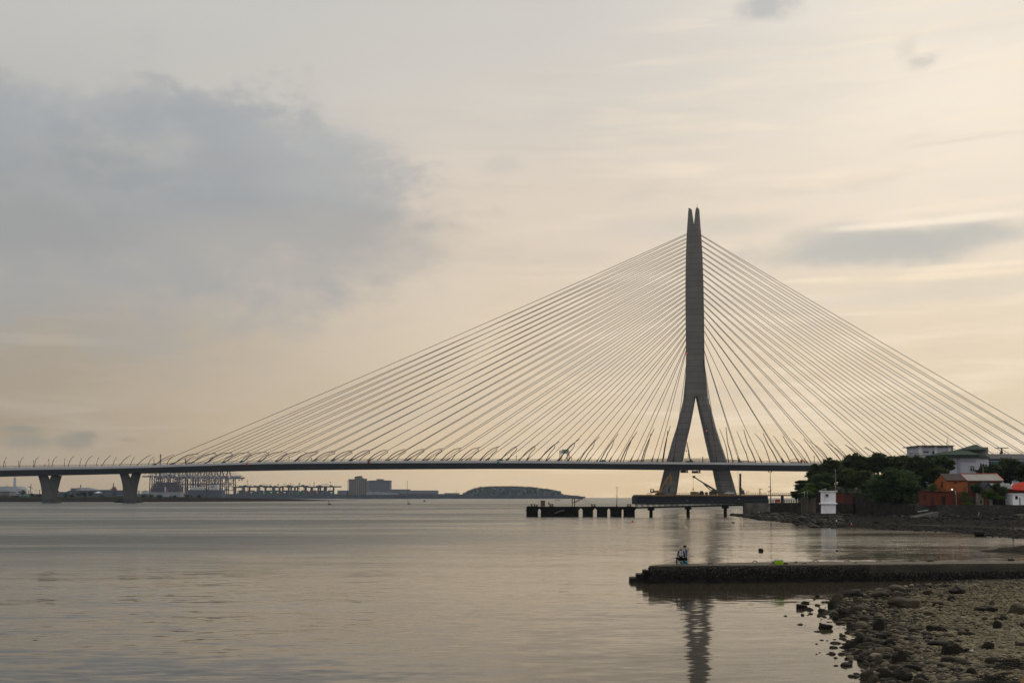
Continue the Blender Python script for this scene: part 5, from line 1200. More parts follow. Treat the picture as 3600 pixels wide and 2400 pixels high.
o = scatter('shore_rocks', pos, sc3, rz, wh, [M_rk, M_rk2], mi=mi); tag(o, 'jumbled dark rocks covering the foreshore below the walls', 'rocks', kind='stuff')
BO = [(2598,1815,12,3,'long low dark rock at the tip of the rocky foreshore'),(2578,1836,5,2.5,'small dark rock alone in the water below the walkway end'),(2672,1826,18,6,'broad dark boulder at the water edge below the stone wall'),(2730,1824,14,7,'upright dark boulder left of the two pale boulders'),(2845,1830,13,9,'dark round boulder left of the pale boulder at the water edge'),(2856,1836,13,9,'pale rounded boulder at the water edge left of the far angler'),(2892,1836,14,7,'pale boulder just left of the far angler'),(2905,1838,8,5,'small pale boulder touching the angler side of a larger one'),(2867,1850,29,5,'long flat dark slab lying in the water below the pale boulders'),(2898,1851,11,4,'low dark slab end left of the far angler'),(2802,1846,8,3,'small flat rock alone in the water left of the long slab'),(2922,1829,9,7,'grey boulder behind the far angler'),(2960,1832,9,6,'grey boulder right of the far angler'),(3075,1836,11,6,'dark boulder beyond the red jug'),(3540,1814,36,9,'big dark boulder at the right end of the grey sea wall')]
for k, (px, py, rx, ry, lb) in enumerate(BO):
    if k == 14: p = at(3592, 1818, 300); p.z = 1.2; r_ = 6*1.0
    else:
        Yg = None
        for f in np.linspace(-.4, 1, 141):
            q = shore_pt(px, f); row = YH-(q.z-H)*F/q.y if q.y else 0
            if row < py+ry*.6: Yg = q; break
        p = Yg if Yg is not None else gnd(px, py+ry*.6)
        if py > 1835 and k in (1, 8, 9, 10): p = gnd(px, py+ry*.5)
    mp = p.y/F; b = MB(); b.rock(p+V((0, 0, ry*mp*.35)), (rx*mp*1.1, max(rx*.6, ry)*mp, ry*mp*1.15), 700+k, 3, .2)
    tag(b.build('boulder', M_rk2 if 'pale' in lb or 'grey' in lb else M_rk), lb, 'boulder', 'boulders on the far foreshore')
# mud bank at the right edge of the water
b = MB(); V_, F_ = [], []
ctr = gnd(3620, 1942); n1, n2 = 40, 14
for i in range(n1):
    a = i/(n1-1)
    for k in range(n2):
        u = k/(n2-1)*2-1; x = ctr.x-5.4 + a*16; wdt = 4.6*min(1, (a*2.6)**.75)
        z = .95*min(1, (a*2.2)**.8)*(1-abs(u)**1.7)-.06 + .06*mnoise.noise(V((x*1.3, u*3, 0)))
        V_.append((x, ctr.y+3+u*wdt, z))
for i in range(n1-1):
    for k in range(n2-1): c_ = i*n2+k; F_.append((c_, c_+n2, c_+n2+1, c_+1))
o = big_mesh('mud_bank', np.array(V_), np.array(F_), mat('dark_mud', (.010, .008, .006), .95, .4, 1.2, .06, 5, c2=(.024, .019, .014), spec=.05), smooth=True); struct(o)

# ---- white hut on a pedestal
Yh = 352
M_wh = mat('white_render', (.82, .82, .84), .85, .10, .5, stretch=(1, 1, .3))
t = thing('tide_hut', 'white square hut with black round window standing on the rocks', 'hut', at(2911, 1810, Yh))
b = MB(); fb(b, 2885, 2938.5, 1727, 1768.5, Yh, 4.8); fb(b, 2886.5, 2938.3, 1771, 1806, Yh+.1, 4.6); b.build('wall', M_wh, t)
b = MB(); fb(b, 2886, 2939, 1804, 1820, Yh-.05, 5, -.5); b.build('plinth', mat('stained_plinth', (.10, .075, .045), .9, .4, .8, c2=(.04, .032, .025)), t)
b = MB(); fb(b, 2878.8, 2944, 1724.3, 1727.2, Yh-.5, 5.8); b.build('roof', M_wh, t)
b = MB(); fb(b, 2879.5, 2944, 1768.2, 1771.2, Yh-.5, 5.8); b.build('ledge', M_wh, t)
c = at(2907.6, 1740.7, Yh-.07); n = V((c.x, c.y, 0)).normalized(); rt = V((n.y, -n.x, 0))
b = MB(); fb(b, 2901.5, 2913.2, 1735, 1747.2, Yh-.05, .1); w = b.build('window_surround', mat('grey_render', (.40, .40, .42), .85, .1, 1), t)
b = MB(); b.prism([c + rt*(.34*math.cos(k*.3927)) + V((0, 0, .34*math.sin(k*.3927))) for k in range(16)], -n*.05); b.build('window', mat('black_opening', (.006, .006, .006), .6, .1, 1), w)
b = MB(); b.tube([at(2900.4, 1727, Yh-.1), at(2900.4, 1762, Yh-.1)], .05, 5); b.build('drainpipe', mat('grey_pipe', (.22, .22, .22), .7, .1, 1), t)
b = MB()
for q in ([(2886, 1722.5), (2903, 1716.6)], [(2903, 1716.6), (2903.5, 1724)], [(2886, 1724.5), (2886, 1722)]): b.bar(at(*q[0], Yh+.2), at(*q[1], Yh+.2), .11)
b.build('roof_rail', mat('white_rail', (.5, .5, .5), .6, .1, 1), t)
# handrails, banner, lamp pole
b = MB(); ra = []
for px in np.linspace(2612, 2815, 26):
    Y = float(np.interp(px, [2612, 2706, 2824], [406, 398, 382])); ty = float(np.interp(px, [2612, 2815], [1768.4, 1766.2])); p = at(px, ty, Y); b.bar(p, p+V((0, 0, 1.25)), .2); ra.append(p)
for hgt in (1.15, .6): b.tube([p+V((0, 0, hgt)) for p in ra], .085, 5)
tag(b.build('handrail', M_wk), 'dark post-and-rail handrail along the top of the stone wall', 'handrail')
b = MB(); V0 = [];
for i in range(9):
    for k in range(5):
        px = 2725.5+i*2.2; py = 1754.2+k*2.7+(.9*math.sin(i*1.1) if k else 0); V0.append(at(px, py, 390+.12*math.sin(i*1.7+k)))
b.add(V0, [(i*5+k, (i+1)*5+k, (i+1)*5+k+1, i*5+k+1) for i in range(8) for k in range(4)]); o = b.build('cloth', mat('red_cloth', (.40, .06, .045), .8, .15, 1)); tag(o, 'red cloth hung over the handrail right of the twin floodlight pole', 'cloth')
sm = o.modifiers.new('thick', 'SOLIDIFY'); sm.thickness = .03
t = thing('floodlight_pole', 'tall dark pole with twin floodlights rising from the stone wall', 'floodlight pole', at(2710, 1766, 395)); Yf = 395
b = MB(); b.tube([at(2710.2, 1767, Yf), at(2709.3, 1730, Yf), at(2708.6, 1700, Yf), at(2707.8, 1657, Yf)], [.20, .16, .12, .08], 7); b.build('pole', M_steel, t)
for x in (2702.3, 2712.4):
    b = MB(); fb(b, x-2.2, x+1.6, 1653.6, 1659, Yf-.2, .5); b.build('floodlight', M_steel, t)
b = MB(); b.bar(at(2701, 1658.5, Yf), at(2713.5, 1658.5, Yf), .1); b.build('crossbar', M_steel, t)
for (x, y, d) in ((2704.6, 1710, -1), (2701, 1727, -1), (2705.5, 1726, 1)):
    b = MB(); b.tube([at(2709, y, Yf), at(x+1, y, Yf), at(x-1.3, y, Yf)], [.06, .1, .3], 8); b.build('loudspeaker', M_steel, t)
b = MB(); fb(b, 2709, 2712, 1718.5, 1723, Yf-.3, .4); b.build('switch_box', M_steel, t)
b = MB()
for px in np.linspace(2924, 3026, 6): p = at(px, 1733.5, 368); b.bar(p, at(px, 1718.5, 368), .09)
for y in (1719, 1724, 1729): b.bar(at(2924, y, 368), at(3026, y, 368), .06)
tag(b.build('fence', mat('galvanised_steel', (.16, .165, .17), .6, .2, 1)), 'grey wire fence on top of the rust-red wall', 'fence')
b = MB()
for px in (2828.5, 2838): b.tube([at(px, 1748, 372), at(px, 1727.5, 372), at(px+2.5, 1725, 372)], .06, 5)
tag(b.build('white_rail_posts', mat('white_rail', (.5, .5, .5), .6, .1, 1)), 'two thin white bent posts on the concrete wall left of the hut', 'posts')
def upole(px, y0, y1, Y, label, arm=None):
    t = thing('utility_pole', label, 'utility pole', at(px, y1, Y)); m = mat('pole_concrete', (.17, .16, .145), .9, .1, .5)
    b = MB(); b.tube([at(px+.6, y1, Y), at(px-.5, y0, Y)], [.21, .13], 8); b.build('pole', m, t)
    if arm: b = MB(); b.bar(at(arm[0], arm[2], Y), at(arm[1], arm[2]+.8, Y), .14); b.build('crossarm', m, t)
upole(2937, 1646, 1734, 372, 'bare grey utility pole with crossarm behind the white hut', (2929, 2946, 1653.5))
upole(3456.5, 1640, 1700, 350, 'grey utility pole rising behind the grey-roofed brick house', (3453.5, 3459, 1646))

# ---- brick houses
def brickmat(name, c1, c2, mort):
    m = bpy.data.materials.new(name); m.use_nodes = True; h = N(m.node_tree); bs = m.node_tree.nodes['Principled BSDF']; bs.inputs['Roughness'].default_value = .9; bs.inputs['Specular IOR Level'].default_value = .08
    p = h.new('ShaderNodeNewGeometry').outputs['Position']; sp = h.new('ShaderNodeSeparateXYZ'); h.put(sp.inputs[0], p)
    cb = h.new('ShaderNodeCombineXYZ'); h.put(cb.inputs[0], h.m('ADD', sp.outputs[0], sp.outputs[1])); h.put(cb.inputs[1], sp.outputs[2])
    br = h.new('ShaderNodeTexBrick'); h.put(br.inputs['Vector'], cb.outputs[0]); br.inputs['Scale'].default_value = 2.2; br.inputs['Color1'].default_value = tuple(c1)+(1,); br.inputs['Color2'].default_value = c2+(1,); br.inputs['Mortar'].default_value = mort+(1,); br.inputs['Mortar Size'].default_value = .012
    nz = h.noise(p, .55, 5, .65); st = h.smooth(nz, .50, .68)
    h.put(bs.inputs['Base Color'], h.mix(h.m('MULTIPLY', st, .65), br.outputs[0], tuple(x*.35 for x in c1)+(1,))); return m
M_br1 = brickmat('orange_brick', (.37, .112, .036), (.28, .085, .030), (.18, .09, .055)); M_br2 = brickmat('dark_red_brick', (.15, .040, .022), (.11, .034, .02), (.08, .04, .028))
M_dark = mat('dark_opening', (.010, .009, .009), .8, .2, 1)
M_tile = mat('black_roof_tile', (.022, .017, .015), .85, .4, 1.0, .06, 3, stretch=(4, .3, .3), c2=(.05, .032, .025))
Yb1 = 324; dg = 9.4
def gab(x, y, dy=0): return at(x, y, Yb1)+V((0, dy, 0))
t = thing('brick_house', 'orange brick house with black tiled gable roof above the sea wall', 'brick house', gab(3365, 1774))
zl = 4.6
fl, frr = at(3329.8, 1688.6, Yb1), at(3400, 1688.6, Yb1); rz_ = at(3330, 1669.5, Yb1).z+.35; ze = fl.z
b = MB(); A = [V((fl.x, Yb1, zl)), V((frr.x, Yb1, zl)), V((frr.x, Yb1+dg, zl)), V((fl.x, Yb1+dg, zl))]
b.add(A+[V((q.x, q.y, ze)) for q in A]+[V((fl.x, Yb1+dg/2, rz_)), V((frr.x, Yb1+dg/2, rz_))], [(0, 1, 5, 4), (1, 2, 6, 9, 5), (2, 3, 7, 6), (3, 0, 4, 8, 7)]); b.build('wall', M_br1, t)
def gable_roof(x0, x1, m, parent, oh=.35, name='roof'):
    b = MB(); th = .22
    for sgn in (0, 1):
        ye = Yb1-oh if sgn == 0 else Yb1+dg+oh; k = oh/(dg/2)*(rz_-ze)
        q = [V((x0, ye, ze-k)), V((x1, ye, ze-k)), V((x1, Yb1+dg/2, rz_)), V((x0, Yb1+dg/2, rz_))]
        b.hexa([p+V((0, 0, .02)) for p in q]+[p+V((0, 0, th)) for p in q])
    return b.build(name, m, parent)
gable_roof(fl.x-.35, frr.x-.02, M_tile, t)
b = MB(); xg = fl.x-.03; 
for yy, z0, z1, w in ((Yb1+dg*.42, at(3312, 1713.5, Yb1+4).z, at(3312, 1698.5, Yb1+4).z, .95),): b.hexa([(xg-.02, yy-w/2, z0), (xg+.2, yy-w/2, z0), (xg+.2, yy+w/2, z0), (xg-.02, yy+w/2, z0), (xg-.02, yy-w/2, z1), (xg+.2, yy-w/2, z1), (xg+.2, yy+w/2, z1), (xg-.02, yy+w/2, z1)]); 
b.build('window', M_dark, t)
b = MB(); yy = Yb1+dg*.42; z1 = at(3312, 1694, Yb1+4).z; b.box((xg-.05, yy, z1), (.3, 1.7, .35)); b.build('lintel', M_br2, t)
b = MB(); c = at(3359, 1696, Yb1); b.box((c.x, Yb1-.02, c.z), (1.0, .2, .32)); b.build('vent', M_dark, t)
t2 = thing('brick_house', 'brick house with pale grey sheet roof edged in red, joined to the black-roofed one', 'brick house', gab(3460, 1774))
fr2 = at(3522, 1688.6, Yb1); b = MB(); A = [V((frr.x+.02, Yb1+.05, zl)), V((fr2.x, Yb1+.05, zl)), V((fr2.x, Yb1+dg, zl)), V((frr.x+.02, Yb1+dg, zl))]
b.add(A+[V((q.x, q.y, ze)) for q in A]+[V((frr.x+.02, Yb1+dg/2, rz_)), V((fr2.x, Yb1+dg/2, rz_))], [(0, 1, 5, 4), (1, 2, 6, 9, 5), (2, 3, 7, 6), (3, 0, 4, 8, 7)]); b.build('wall', M_br2, t2)
gable_roof(frr.x+.05, fr2.x+.3, mat('grey_sheet_roof', (.175, .165, .145), .7, .12, .4, c2=(.21, .20, .18), stretch=(3, .2, .2)), t2)
b = MB(); k = .35/(dg/2)*(rz_-ze); xr = fr2.x+.32
for x in (frr.x+.05, xr): b.bar(V((x, Yb1-.37, ze-k+.2)), V((x, Yb1+dg/2, rz_+.24)), .32, .16)
b.bar(V((frr.x, Yb1+dg/2, rz_+.28)), V((xr, Yb1+dg/2, rz_+.28)), .4, .2); b.build('red_trim', mat('red_trim', (.40, .06, .05), .6, .1, 1), t2)
for px in (3400.3, 3456): b = MB(); b.tube([at(px, 1690, Yb1-.1), V((at(px, 1690, Yb1-.1).x, Yb1-.1, zl))], .07, 5); b.build('drainpipe', mat('grey_pipe', (.22, .22, .22), .7, .1, 1), t2)
Yb2 = 317; dl = 6.0
t = thing('brick_outhouse', 'low dark red brick building with flat roof in front of the orange house', 'brick building', at(3310, 1774, Yb2))
f0, f1 = at(3268.4, 1729, Yb2), at(3368, 1729, Yb2); zt_ = f0.z
def blk(b, x0, x1, y0, y1, z0, z1): b.hexa([(x0, y0, z0), (x1, y0, z0), (x1, y1, z0), (x0, y1, z0), (x0, y0, z1), (x1, y0, z1), (x1, y1, z1), (x0, y1, z1)])
b = MB(); blk(b, f0.x, f1.x, Yb2+.9, Yb2+8.5, 4.3, zt_); b.build('wall', M_br2, t)
b = MB(); blk(b, f0.x-.1, f1.x+.1, Yb2+.5, Yb2+7.4, zt_+.003, zt_+.2); b.build('roof', mat('black_flat_roof', (.02, .018, .017), .9, .3, .5), t)
b = MB(); blk(b, f0.x-.12, f0.x+.25, Yb2+.2, Yb2+8.5, zt_+.21, zt_+.45); b.build('coping', M_br2, t)
b = MB(); yy = Yb2+3.9; blk(b, f0.x-.03, f0.x+.2, yy-.55, yy+.55, at(3250, 1756, Yb2+4).z, at(3250, 1737, Yb2+4).z); b.build('window', M_dark, t)
b = MB(); a, c = at(3314.5, 1774, Yb2), at(3328, 1743.5, Yb2); blk(b, a.x, c.x, Yb2+.88, Yb2+1.1, 4.4, c.z); b.build('door', mat('dark_door', (.03, .018, .014), .85, .3, 1), t)
b = MB(); a, c = at(3276, 1774, Yb2), at(3287.5, 1745, Yb2); blk(b, a.x, c.x, Yb2+.88, Yb2+1.1, 4.4, c.z); b.build('bricked_doorway', mat('bricked_up', (.055, .02, .014), .9, .3, 1), t)
# ruin
M_ruin = mat('pale_rubble', (.11, .10, .08), .95, .5, .9, .05, 4, c2=(.19, .17, .135))
t = thing('ruined_wall', 'pale crumbling stone ruin with small window opening among the bushes', 'ruin', at(3446, 1774, 316))
b = MB(); b.prism([at(x, y, 316) for x, y in [(3432, 1776), (3458, 1776), (3458, 1753), (3450, 1754), (3432, 1753)]], (0, .7, 0)); b.prism([at(x, y, 317) for x, y in [(3433, 1753), (3433, 1732), (3437, 1733), (3460, 1750), (3460, 1754)]], (0, .6, 0)); b.build('wall', M_ruin, t)
b = MB(); a, c = at(3446, 1768, 315.95), at(3452, 1757, 315.95); blk(b, a.x, c.x, 315.93, 316.2, a.z, c.z); b.build('window', M_dark, t)
for k, (x0, x1, y0, lb, m) in enumerate([(3478, 1+3488, 1752, 'pale stone pillar right of the crumbling ruin', M_ruin), (3462, 3471, 1752, 'reddish brick stub between ruin and pale pillar', M_br2), (3369, 3376, 1730, 'narrow brick wall end right of the low brick building', M_br2)]):
    b = MB(); box_px(b, x0, x1, y0, 1777, 316, .9); tag(b.build('wall_stub', m), lb, 'wall')
one('dark_shed', 'black open-fronted lean-to right of the pale stone pillar', 'shed', 3489, 3522, 1756, 1777, 317, 3, M_dark)
t = thing('gabled_shed', 'small grey gabled shed with dark verge behind the bushes', 'shed', at(3475, 1774, 319))
b = MB(); b.prism([at(x, y, 319) for x, y in [(3460, 1776), (3491, 1776), (3491, 1718), (3474, 1703), (3460, 1722)]], (0, 8, 0)); b.build('wall', mat('grey_shed_wall', (.13, .125, .115), .9, .2, .6), t)
b = MB()
for a, c in (((3456, 1728), (3474, 1700.5)), ((3474, 1700.5), (3493, 1719))): p, q = at(*a, 318.7), at(*c, 318.7); b.hexa([p, q, q+V((0, 8.6, 0)), p+V((0, 8.6, 0)), p+V((0, 0, .55)), q+V((0, 0, .55)), q+V((0, 8.6, .55)), p+V((0, 8.6, .55))])
b.build('roof', mat('slate_roof', (.05, .055, .065), .7, .2, .5), t)
b = MB(); p, q, r_, s_ = at(3474, 1700.3, 321), at(3549, 1700.3, 321), at(3560, 1719, 318), at(3493, 1719, 318); b.hexa([s_, r_, q, p, s_+V((0, 0, .2)), r_+V((0, 0, .2)), q+V((0, 0, .2)), p+V((0, 0, .2))]); b.build('side_roof', mat('grey_slate', (.12, .13, .14), .7, .2, .5), t)
t = thing('red_roofed_house', 'brick house with bright red sheet roof at the right edge', 'house', at(3590, 1774, 320))
b = MB(); box_px(b, 3547, 3720, 1720, 1777, 320, 12); b.build('wall', M_br2, t)
b = MB(); p = [at(x, y, 319) for x, y in [(3543, 1717), (3650, 1726)]]; q = [at(x, y, 326) for x, y in [(3562, 1701), (3600, 1690), (3700, 1672)]]
b.add([at(3543, 1717.5, 319), at(3600, 1722, 318.5), at(3760, 1722, 318.5), at(3760, 1676, 326), at(3612, 1690, 326), at(3560, 1701, 326), at(3760, 1676, 332), at(3560, 1701, 332)], [(0, 1, 4, 5), (1, 2, 3, 4), (5, 4, 3, 6, 7)]); o = b.build('roof', mat('red_sheet', (.34, .028, .014), .9, .15, .3, c2=(.42, .036, .018), spec=.04), t); m_ = o.modifiers.new('thick', 'SOLIDIFY'); m_.thickness = .15
b = MB(); b.bar(at(3543, 1716, 318.9), at(3561, 1700.5, 325.9), .5, .15); b.build('verge', mat('cream_trim', (.4, .37, .3), .7, .1, 1), t)
t = thing('white_booth', 'small white booth with dark square window on the sea wall', 'booth', at(3590, 1774, 313.5))
b = MB(); box_px(b, 3562, 3660, 1736.5, 1775, 314, 5); b.build('wall', M_wh, t)
b = MB(); box_px(b, 3557.5, 3664, 1733.5, 1736.4, 313.6, 5.8); b.build('roof', M_wh, t)
b = MB(); box_px(b, 3569.5, 3578, 1743, 1754.5, 313.95, .2); b.build('window', M_dark, t)
b = MB(); box_px(b, 3585, 3587.2, 1748, 1775, 313.93, .2); b.build('door', M_dark, t)
t = thing('street_lamp', 'lit street lamp on a bent pole in front of the low brick building', 'street lamp', at(3362, 1770, 315.5)); Yl = 315
b = MB(); b.tube([V((at(3362.3, 1769, Yl).x, Yl, 4.2)), at(3361.5, 1745, Yl), at(3359.6, 1723, Yl)], .08, 6); b.box(at(3359.3, 1731, Yl-.1), (.3, .3, .9)); b.build('pole', mat('lamp_pole_grey', (.28, .27, .25), .7, .1, 1), t)
b = MB(); b.tube([at(3359.6, 1723, Yl), at(3355, 1720.6, Yl), at(3350, 1719.6, Yl)], .05, 5); b.build('arm', M_steel, t)
b = MB(); b.rock(at(3347, 1719.9, Yl), (.28, .2, .2), 9, 2, .03); b.build('lamp', mat('lit_lamp', (.8, .8, .75), .4, .05, 1, emit=(1, .95, .85, 1.4)), t)

# ---- buildings on the hill
M_lil = mat('lilac_grey_wall', (.42, .42, .48), .9, .08, .15); M_gw = mat('grey_wall', (.27, .26, .25), .9, .1, .15); M_tilew = mat('white_tile_pillar', (.60, .59, .56), .8, .12, 1.2)
M_gr = mat('green_tile_roof', (.026, .050, .036), .9, .25, .6, .03, 3, stretch=(3, .3, .3), spec=.05); M_grd = mat('dark_green_eave', (.016, .03, .024), .7, .2, 1)
M_winf = mat('white_frame', (.45, .45, .45), .6, .05, 1); M_glass = mat('dim_glass', (.035, .045, .05), .15, .2, .5); M_teal = mat('teal_glass', (.02, .10, .11), .2, .3, .6)
Yk = 400
t = thing('pagoda_roof_hall', 'lilac-grey hall with green hipped roofs and a small pavilion on top', 'hall', at(3400, 1664, Yk))
g = lambda x, y, Y: at(x, y, Y)
def quadwall(b, a, c, z0): b.add([V((a.x, a.y, z0)), V((c.x, c.y, z0)), c, a], [(0, 1, 2, 3)])
cL, cC, cR = g(3292, 1606, Yk), g(3432, 1606, Yk), g(3475, 1611, Yk+17)
cB = V((cL.x+(cR.x-cC.x), cL.y+17, cL.z))
b = MB(); b.loft([[V((q.x, q.y, 8)) for q in (cL, cC, cR, cB)], [V((q.x, q.y, cL.z)) for q in (cL, cC, cR, cB)]]); b.build('wall', M_lil, t)
b = MB()
for x0, x1 in ((3369, 3376),): box_px(b, x0, x1, 1607, 1700, Yk-.35, .4)
box_px(b, 3300, 3369, 1619, 1621.5, Yk-.25, .3); box_px(b, 3376, 3431, 1619, 1621.5, Yk-.25, .3); b.build('pilaster', mat('lilac_trim', (.29, .29, .34), .9, .08, .15), t)
w = MB(); box_px(w, 3410.5, 3427.5, 1636, 1656.5, Yk-.25, .2); fr_ = w.build('window_frame', M_winf, t)
w = MB(); box_px(w, 3412.3, 3425.7, 1637.5, 1641.8, Yk-.32, .1); box_px(w, 3412.3, 3418, 1644, 1655, Yk-.32, .1); box_px(w, 3419.8, 3425.7, 1644, 1655, Yk-.32, .1); w.build('pane', M_glass, fr_)
d_ = (cR-cC); d_.z = 0; dn = d_.normalized(); nn = V((dn.y, -dn.x, 0))
for f0_, f1_ in ((.3, .42), (.52, .64), (.74, .86)):
    b = MB(); p, q = cC+d_*f0_, cC+d_*f1_; z1 = cC.z-2.2; z0 = z1-7
    b.hexa([V((p.x, p.y, z0))+nn*.08, V((q.x, q.y, z0))+nn*.08, V((q.x, q.y, z0))-nn*.1, V((p.x, p.y, z0))-nn*.1, V((p.x, p.y, z1))+nn*.08, V((q.x, q.y, z1))+nn*.08, V((q.x, q.y, z1))-nn*.1, V((p.x, p.y, z1))-nn*.1]); b.build('side_window', M_glass, t)
def hip(eave, ridge, th, name, m, parent):
    """eave: four corners (near-left, near-right, far-right, far-left); ridge: two points"""
    b = MB(); e = [V(q) for q in eave]; r = [V(q) for q in ridge]
    b.add(e+r, [(0, 1, 5, 4), (1, 2, 5), (2, 3, 4, 5), (3, 0, 4)]); o = b.build(name, m, parent)
    b = MB(); b.hexa([p-V((0, 0, th)) for p in e]+[p-V((0, 0, .02)) for p in e]); b.build('eave', M_grd, parent); return o
eL, eC, eR = g(3298, 1597.5, Yk-2), g(3443, 1597, Yk-2), g(3479, 1603.5, Yk+18); eB = V((eL.x+(eR.x-eC.x), eL.y+20, eL.z))
eR.z = eC.z = eL.z
hip([eL, eC, eR, eB], [g(3366, 1581.5, Yk+8), g(3394, 1581.3, Yk+9)], .9, 'roof', M_gr, t)
l0, l1 = g(3255.5, 1600.5, Yk+4), g(3330, 1599.5, Yk+4); hip([l0, l1, l1+V((6, 18, 0)), l0+V((6, 18, 0))], [g(3325, 1585, Yk+12), g(3345, 1585, Yk+12)], .8, 'roof', M_gr, t)
b = MB(); box_px(b, 3262, 3330, 1601, 1680, Yk+6, 14, 8); b.build('side_wall', M_lil, t)
b = MB(); box_px(b, 3402, 3466, 1580, 1600, Yk+10, 14); b.build('pavilion_wall', mat('pavilion_grey', (.15, .145, .14), .9, .1, .3), t)
p0, p1 = g(3388.5, 1579, Yk+8), g(3465.5, 1579, Yk+8); hip([p0, p1, p1+V((2, 17, 0)), p0+V((2, 17, 0))], [g(3428, 1561.5, Yk+16), g(3434, 1561.5, Yk+16)], .5, 'pavilion_roof', M_gr, t)
one('lift_house', 'small grey box behind the green pavilion roof', 'roof box', 3450, 3474, 1571, 1600, Yk+30, 6, mat('pavilion_grey', (.15, .145, .14), .9, .1, .3))
t = thing('tiled_building', 'grey building with white tiled pillars and flat slab roof behind the green-roofed hall', 'building', at(3292, 1640, Yk+40)); Yt2 = Yk+40
b = MB(); box_px(b, 3233, 3350, 1567.3, 1640, Yt2, 14, 8); b.build('wall', M_lil, t)
for x0, x1 in ((3233, 3241.5), (3286.5, 3295), (3334, 3343)): b = MB(); box_px(b, x0, x1, 1567.4, 1610, Yt2-.5, .8); b.build('pillar', M_tilew, t)
b = MB(); box_px(b, 3343.2, 3351.5, 1567.4, 1610, Yt2-.3, .7); box_px(b, 3241.5, 3334, 1567.4, 1572, Yt2-.4, .6); b.build('cornice', M_gw, t)
b = MB(); box_px(b, 3228.5, 3356, 1564.6, 1567.2, Yt2-2, 18); b.build('roof', mat('slab_grey', (.13, .125, .12), .9, .1, .5), t)
for x0, x1, y0, y1 in ((3246.5, 3266.5, 1583.5, 1591.5), (3277, 3286, 1583.5, 1594)):
    w = MB(); box_px(w, x0, x1, y0, y1, Yt2-.2, .25); fr_ = w.build('window_frame', M_winf, t); w = MB(); xm = (x0+x1)/2
    if x1-x0 > 12: box_px(w, x0+1.5, xm-.6, y0+1.5, y1-1.2, Yt2-.28, .1); box_px(w, xm+.6, x1-1.5, y0+1.5, y1-1.2, Yt2-.28, .1)
    else: box_px(w, x0+1.2, x1-.5, y0+1.5, y1, Yt2-.28, .1)
    w.build('pane', M_glass, fr_)
b = MB()
for dx in (0, 5): b.tube([at(3244+dx, 1565, Yt2+2), at(3244+dx, 1558.5, Yt2+2), at(3245.2+dx*.5, 1557.3, Yt2+2)], .09, 5)
b.build('ladder_hoop', M_steel, t)
t = thing('antenna', 'thin lattice antenna on the flat roof of the tiled building', 'antenna', at(3331.5, 1565, Yt2+4)); b = MB(); p = at(3331.5, 1565, Yt2+4); q = at(3331.5, 1529, Yt2+4)
for dx, dy in ((-.8, -.5), (.8, -.5), (0, .8)): b.bar(p+V((dx, dy, 0)), lerp(p, q, .55)+V((dx*.2, dy*.2, 0)), .07)
for f in (.1, .2, .3, .4): c = lerp(p, q, f); k = 1-f*1.5; b.bar(c+V((-.8*k, -.5*k, 0)), c+V((.8*k, -.5*k, 0)), .05)
b.bar(lerp(p, q, .5), q, .06); b.build('mast', mat('rusty_steel', (.16, .08, .05), .8, .4, 1), t)
t = thing('grey_annex', 'low grey parapet block half hidden by the hill trees', 'annex', at(3232, 1620, Yt2-8)); b = MB(); box_px(b, 3205, 3262, 1597, 1650, Yt2-8, 10, 8); b.build('wall', M_gw, t); b = MB()
for px in np.arange(3206, 3232, 5): p = at(px, 1597, Yt2-7); b.bar(p, at(px, 1591.5, Yt2-7), .08)
b.bar(at(3206, 1591.7, Yt2-7), at(3240, 1591.7, Yt2-7), .08); b.build('railing', M_steel, t)
t = thing('water_tank', 'small grey water tank on the parapet block', 'water tank', at(3203, 1598, Yt2-4)); b = MB(); b.lathe(at(3203, 1598, Yt2-4), [(.55, 0), (.58, .9), (.4, 1.25), (.1, 1.4)], 10); b.box(at(3198, 1594, Yt2-4), (.3, .3, 1.4)); b.build('body', mat('tank_grey', (.22, .23, .25), .5, .1, 1), t)
t = thing('school_block', 'long grey block with teal window strips and roof railing at the right edge', 'building', at(3540, 1640, Yk+30)); Yz = Yk+30
b = MB(); box_px(b, 3468, 3800, 1612.5, 1660, Yz, 14, 8); b.build('wall', M_lil, t)
b = MB(); box_px(b, 3465, 3800, 1595, 1612.4, Yz-1, 16); b.build('parapet', M_gw, t)
b = MB(); box_px(b, 3474, 3518, 1613, 1618.5, Yz-.15, .3); box_px(b, 3528, 3572, 1613, 1618.5, Yz-.15, .3); box_px(b, 3474, 3518, 1638, 1642.5, Yz-.15, .3); box_px(b, 3580, 3640, 1637, 1642, Yz-.15, .3); b.build('teal_panel', mat('teal_panel', (.018, .06, .055), .5, .2, 1), t)
b = MB(); box_px(b, 3518.2, 3527.8, 1612.5, 1660, Yz-.6, .6); b.build('pillar', M_gw, t)
for x0, x1, y0, y1, n_ in ((3476, 3517, 1619.5, 1637.5, 4), (3528.5, 3571, 1619.5, 1637.5, 4), (3579, 3603, 1619, 1637, 2), (3616, 3660, 1619, 1637, 4)):
    w = MB(); box_px(w, x0, x1, y0, y1, Yz-.2, .25); fr_ = w.build('window_frame', M_winf, t); ww = (x1-x0)/n_
    for k in range(n_):
        w = MB(); box_px(w, x0+k*ww+1.0, x0+(k+1)*ww-.5, y0+1.3, y1-1.3, Yz-.3, .12); w.build('pane', M_teal if k % 3 else M_glass, fr_)
b = MB()
for px in np.arange(3472, 3700, 7.2): b.bar(at(px, 1595, Yz), at(px, 1589, Yz), .06)
b.bar(at(3470, 1589.2, Yz), at(3700, 1589.2, Yz), .07); b.build('railing', mat('galvanised_steel', (.16, .165, .17), .6, .2, 1), t)
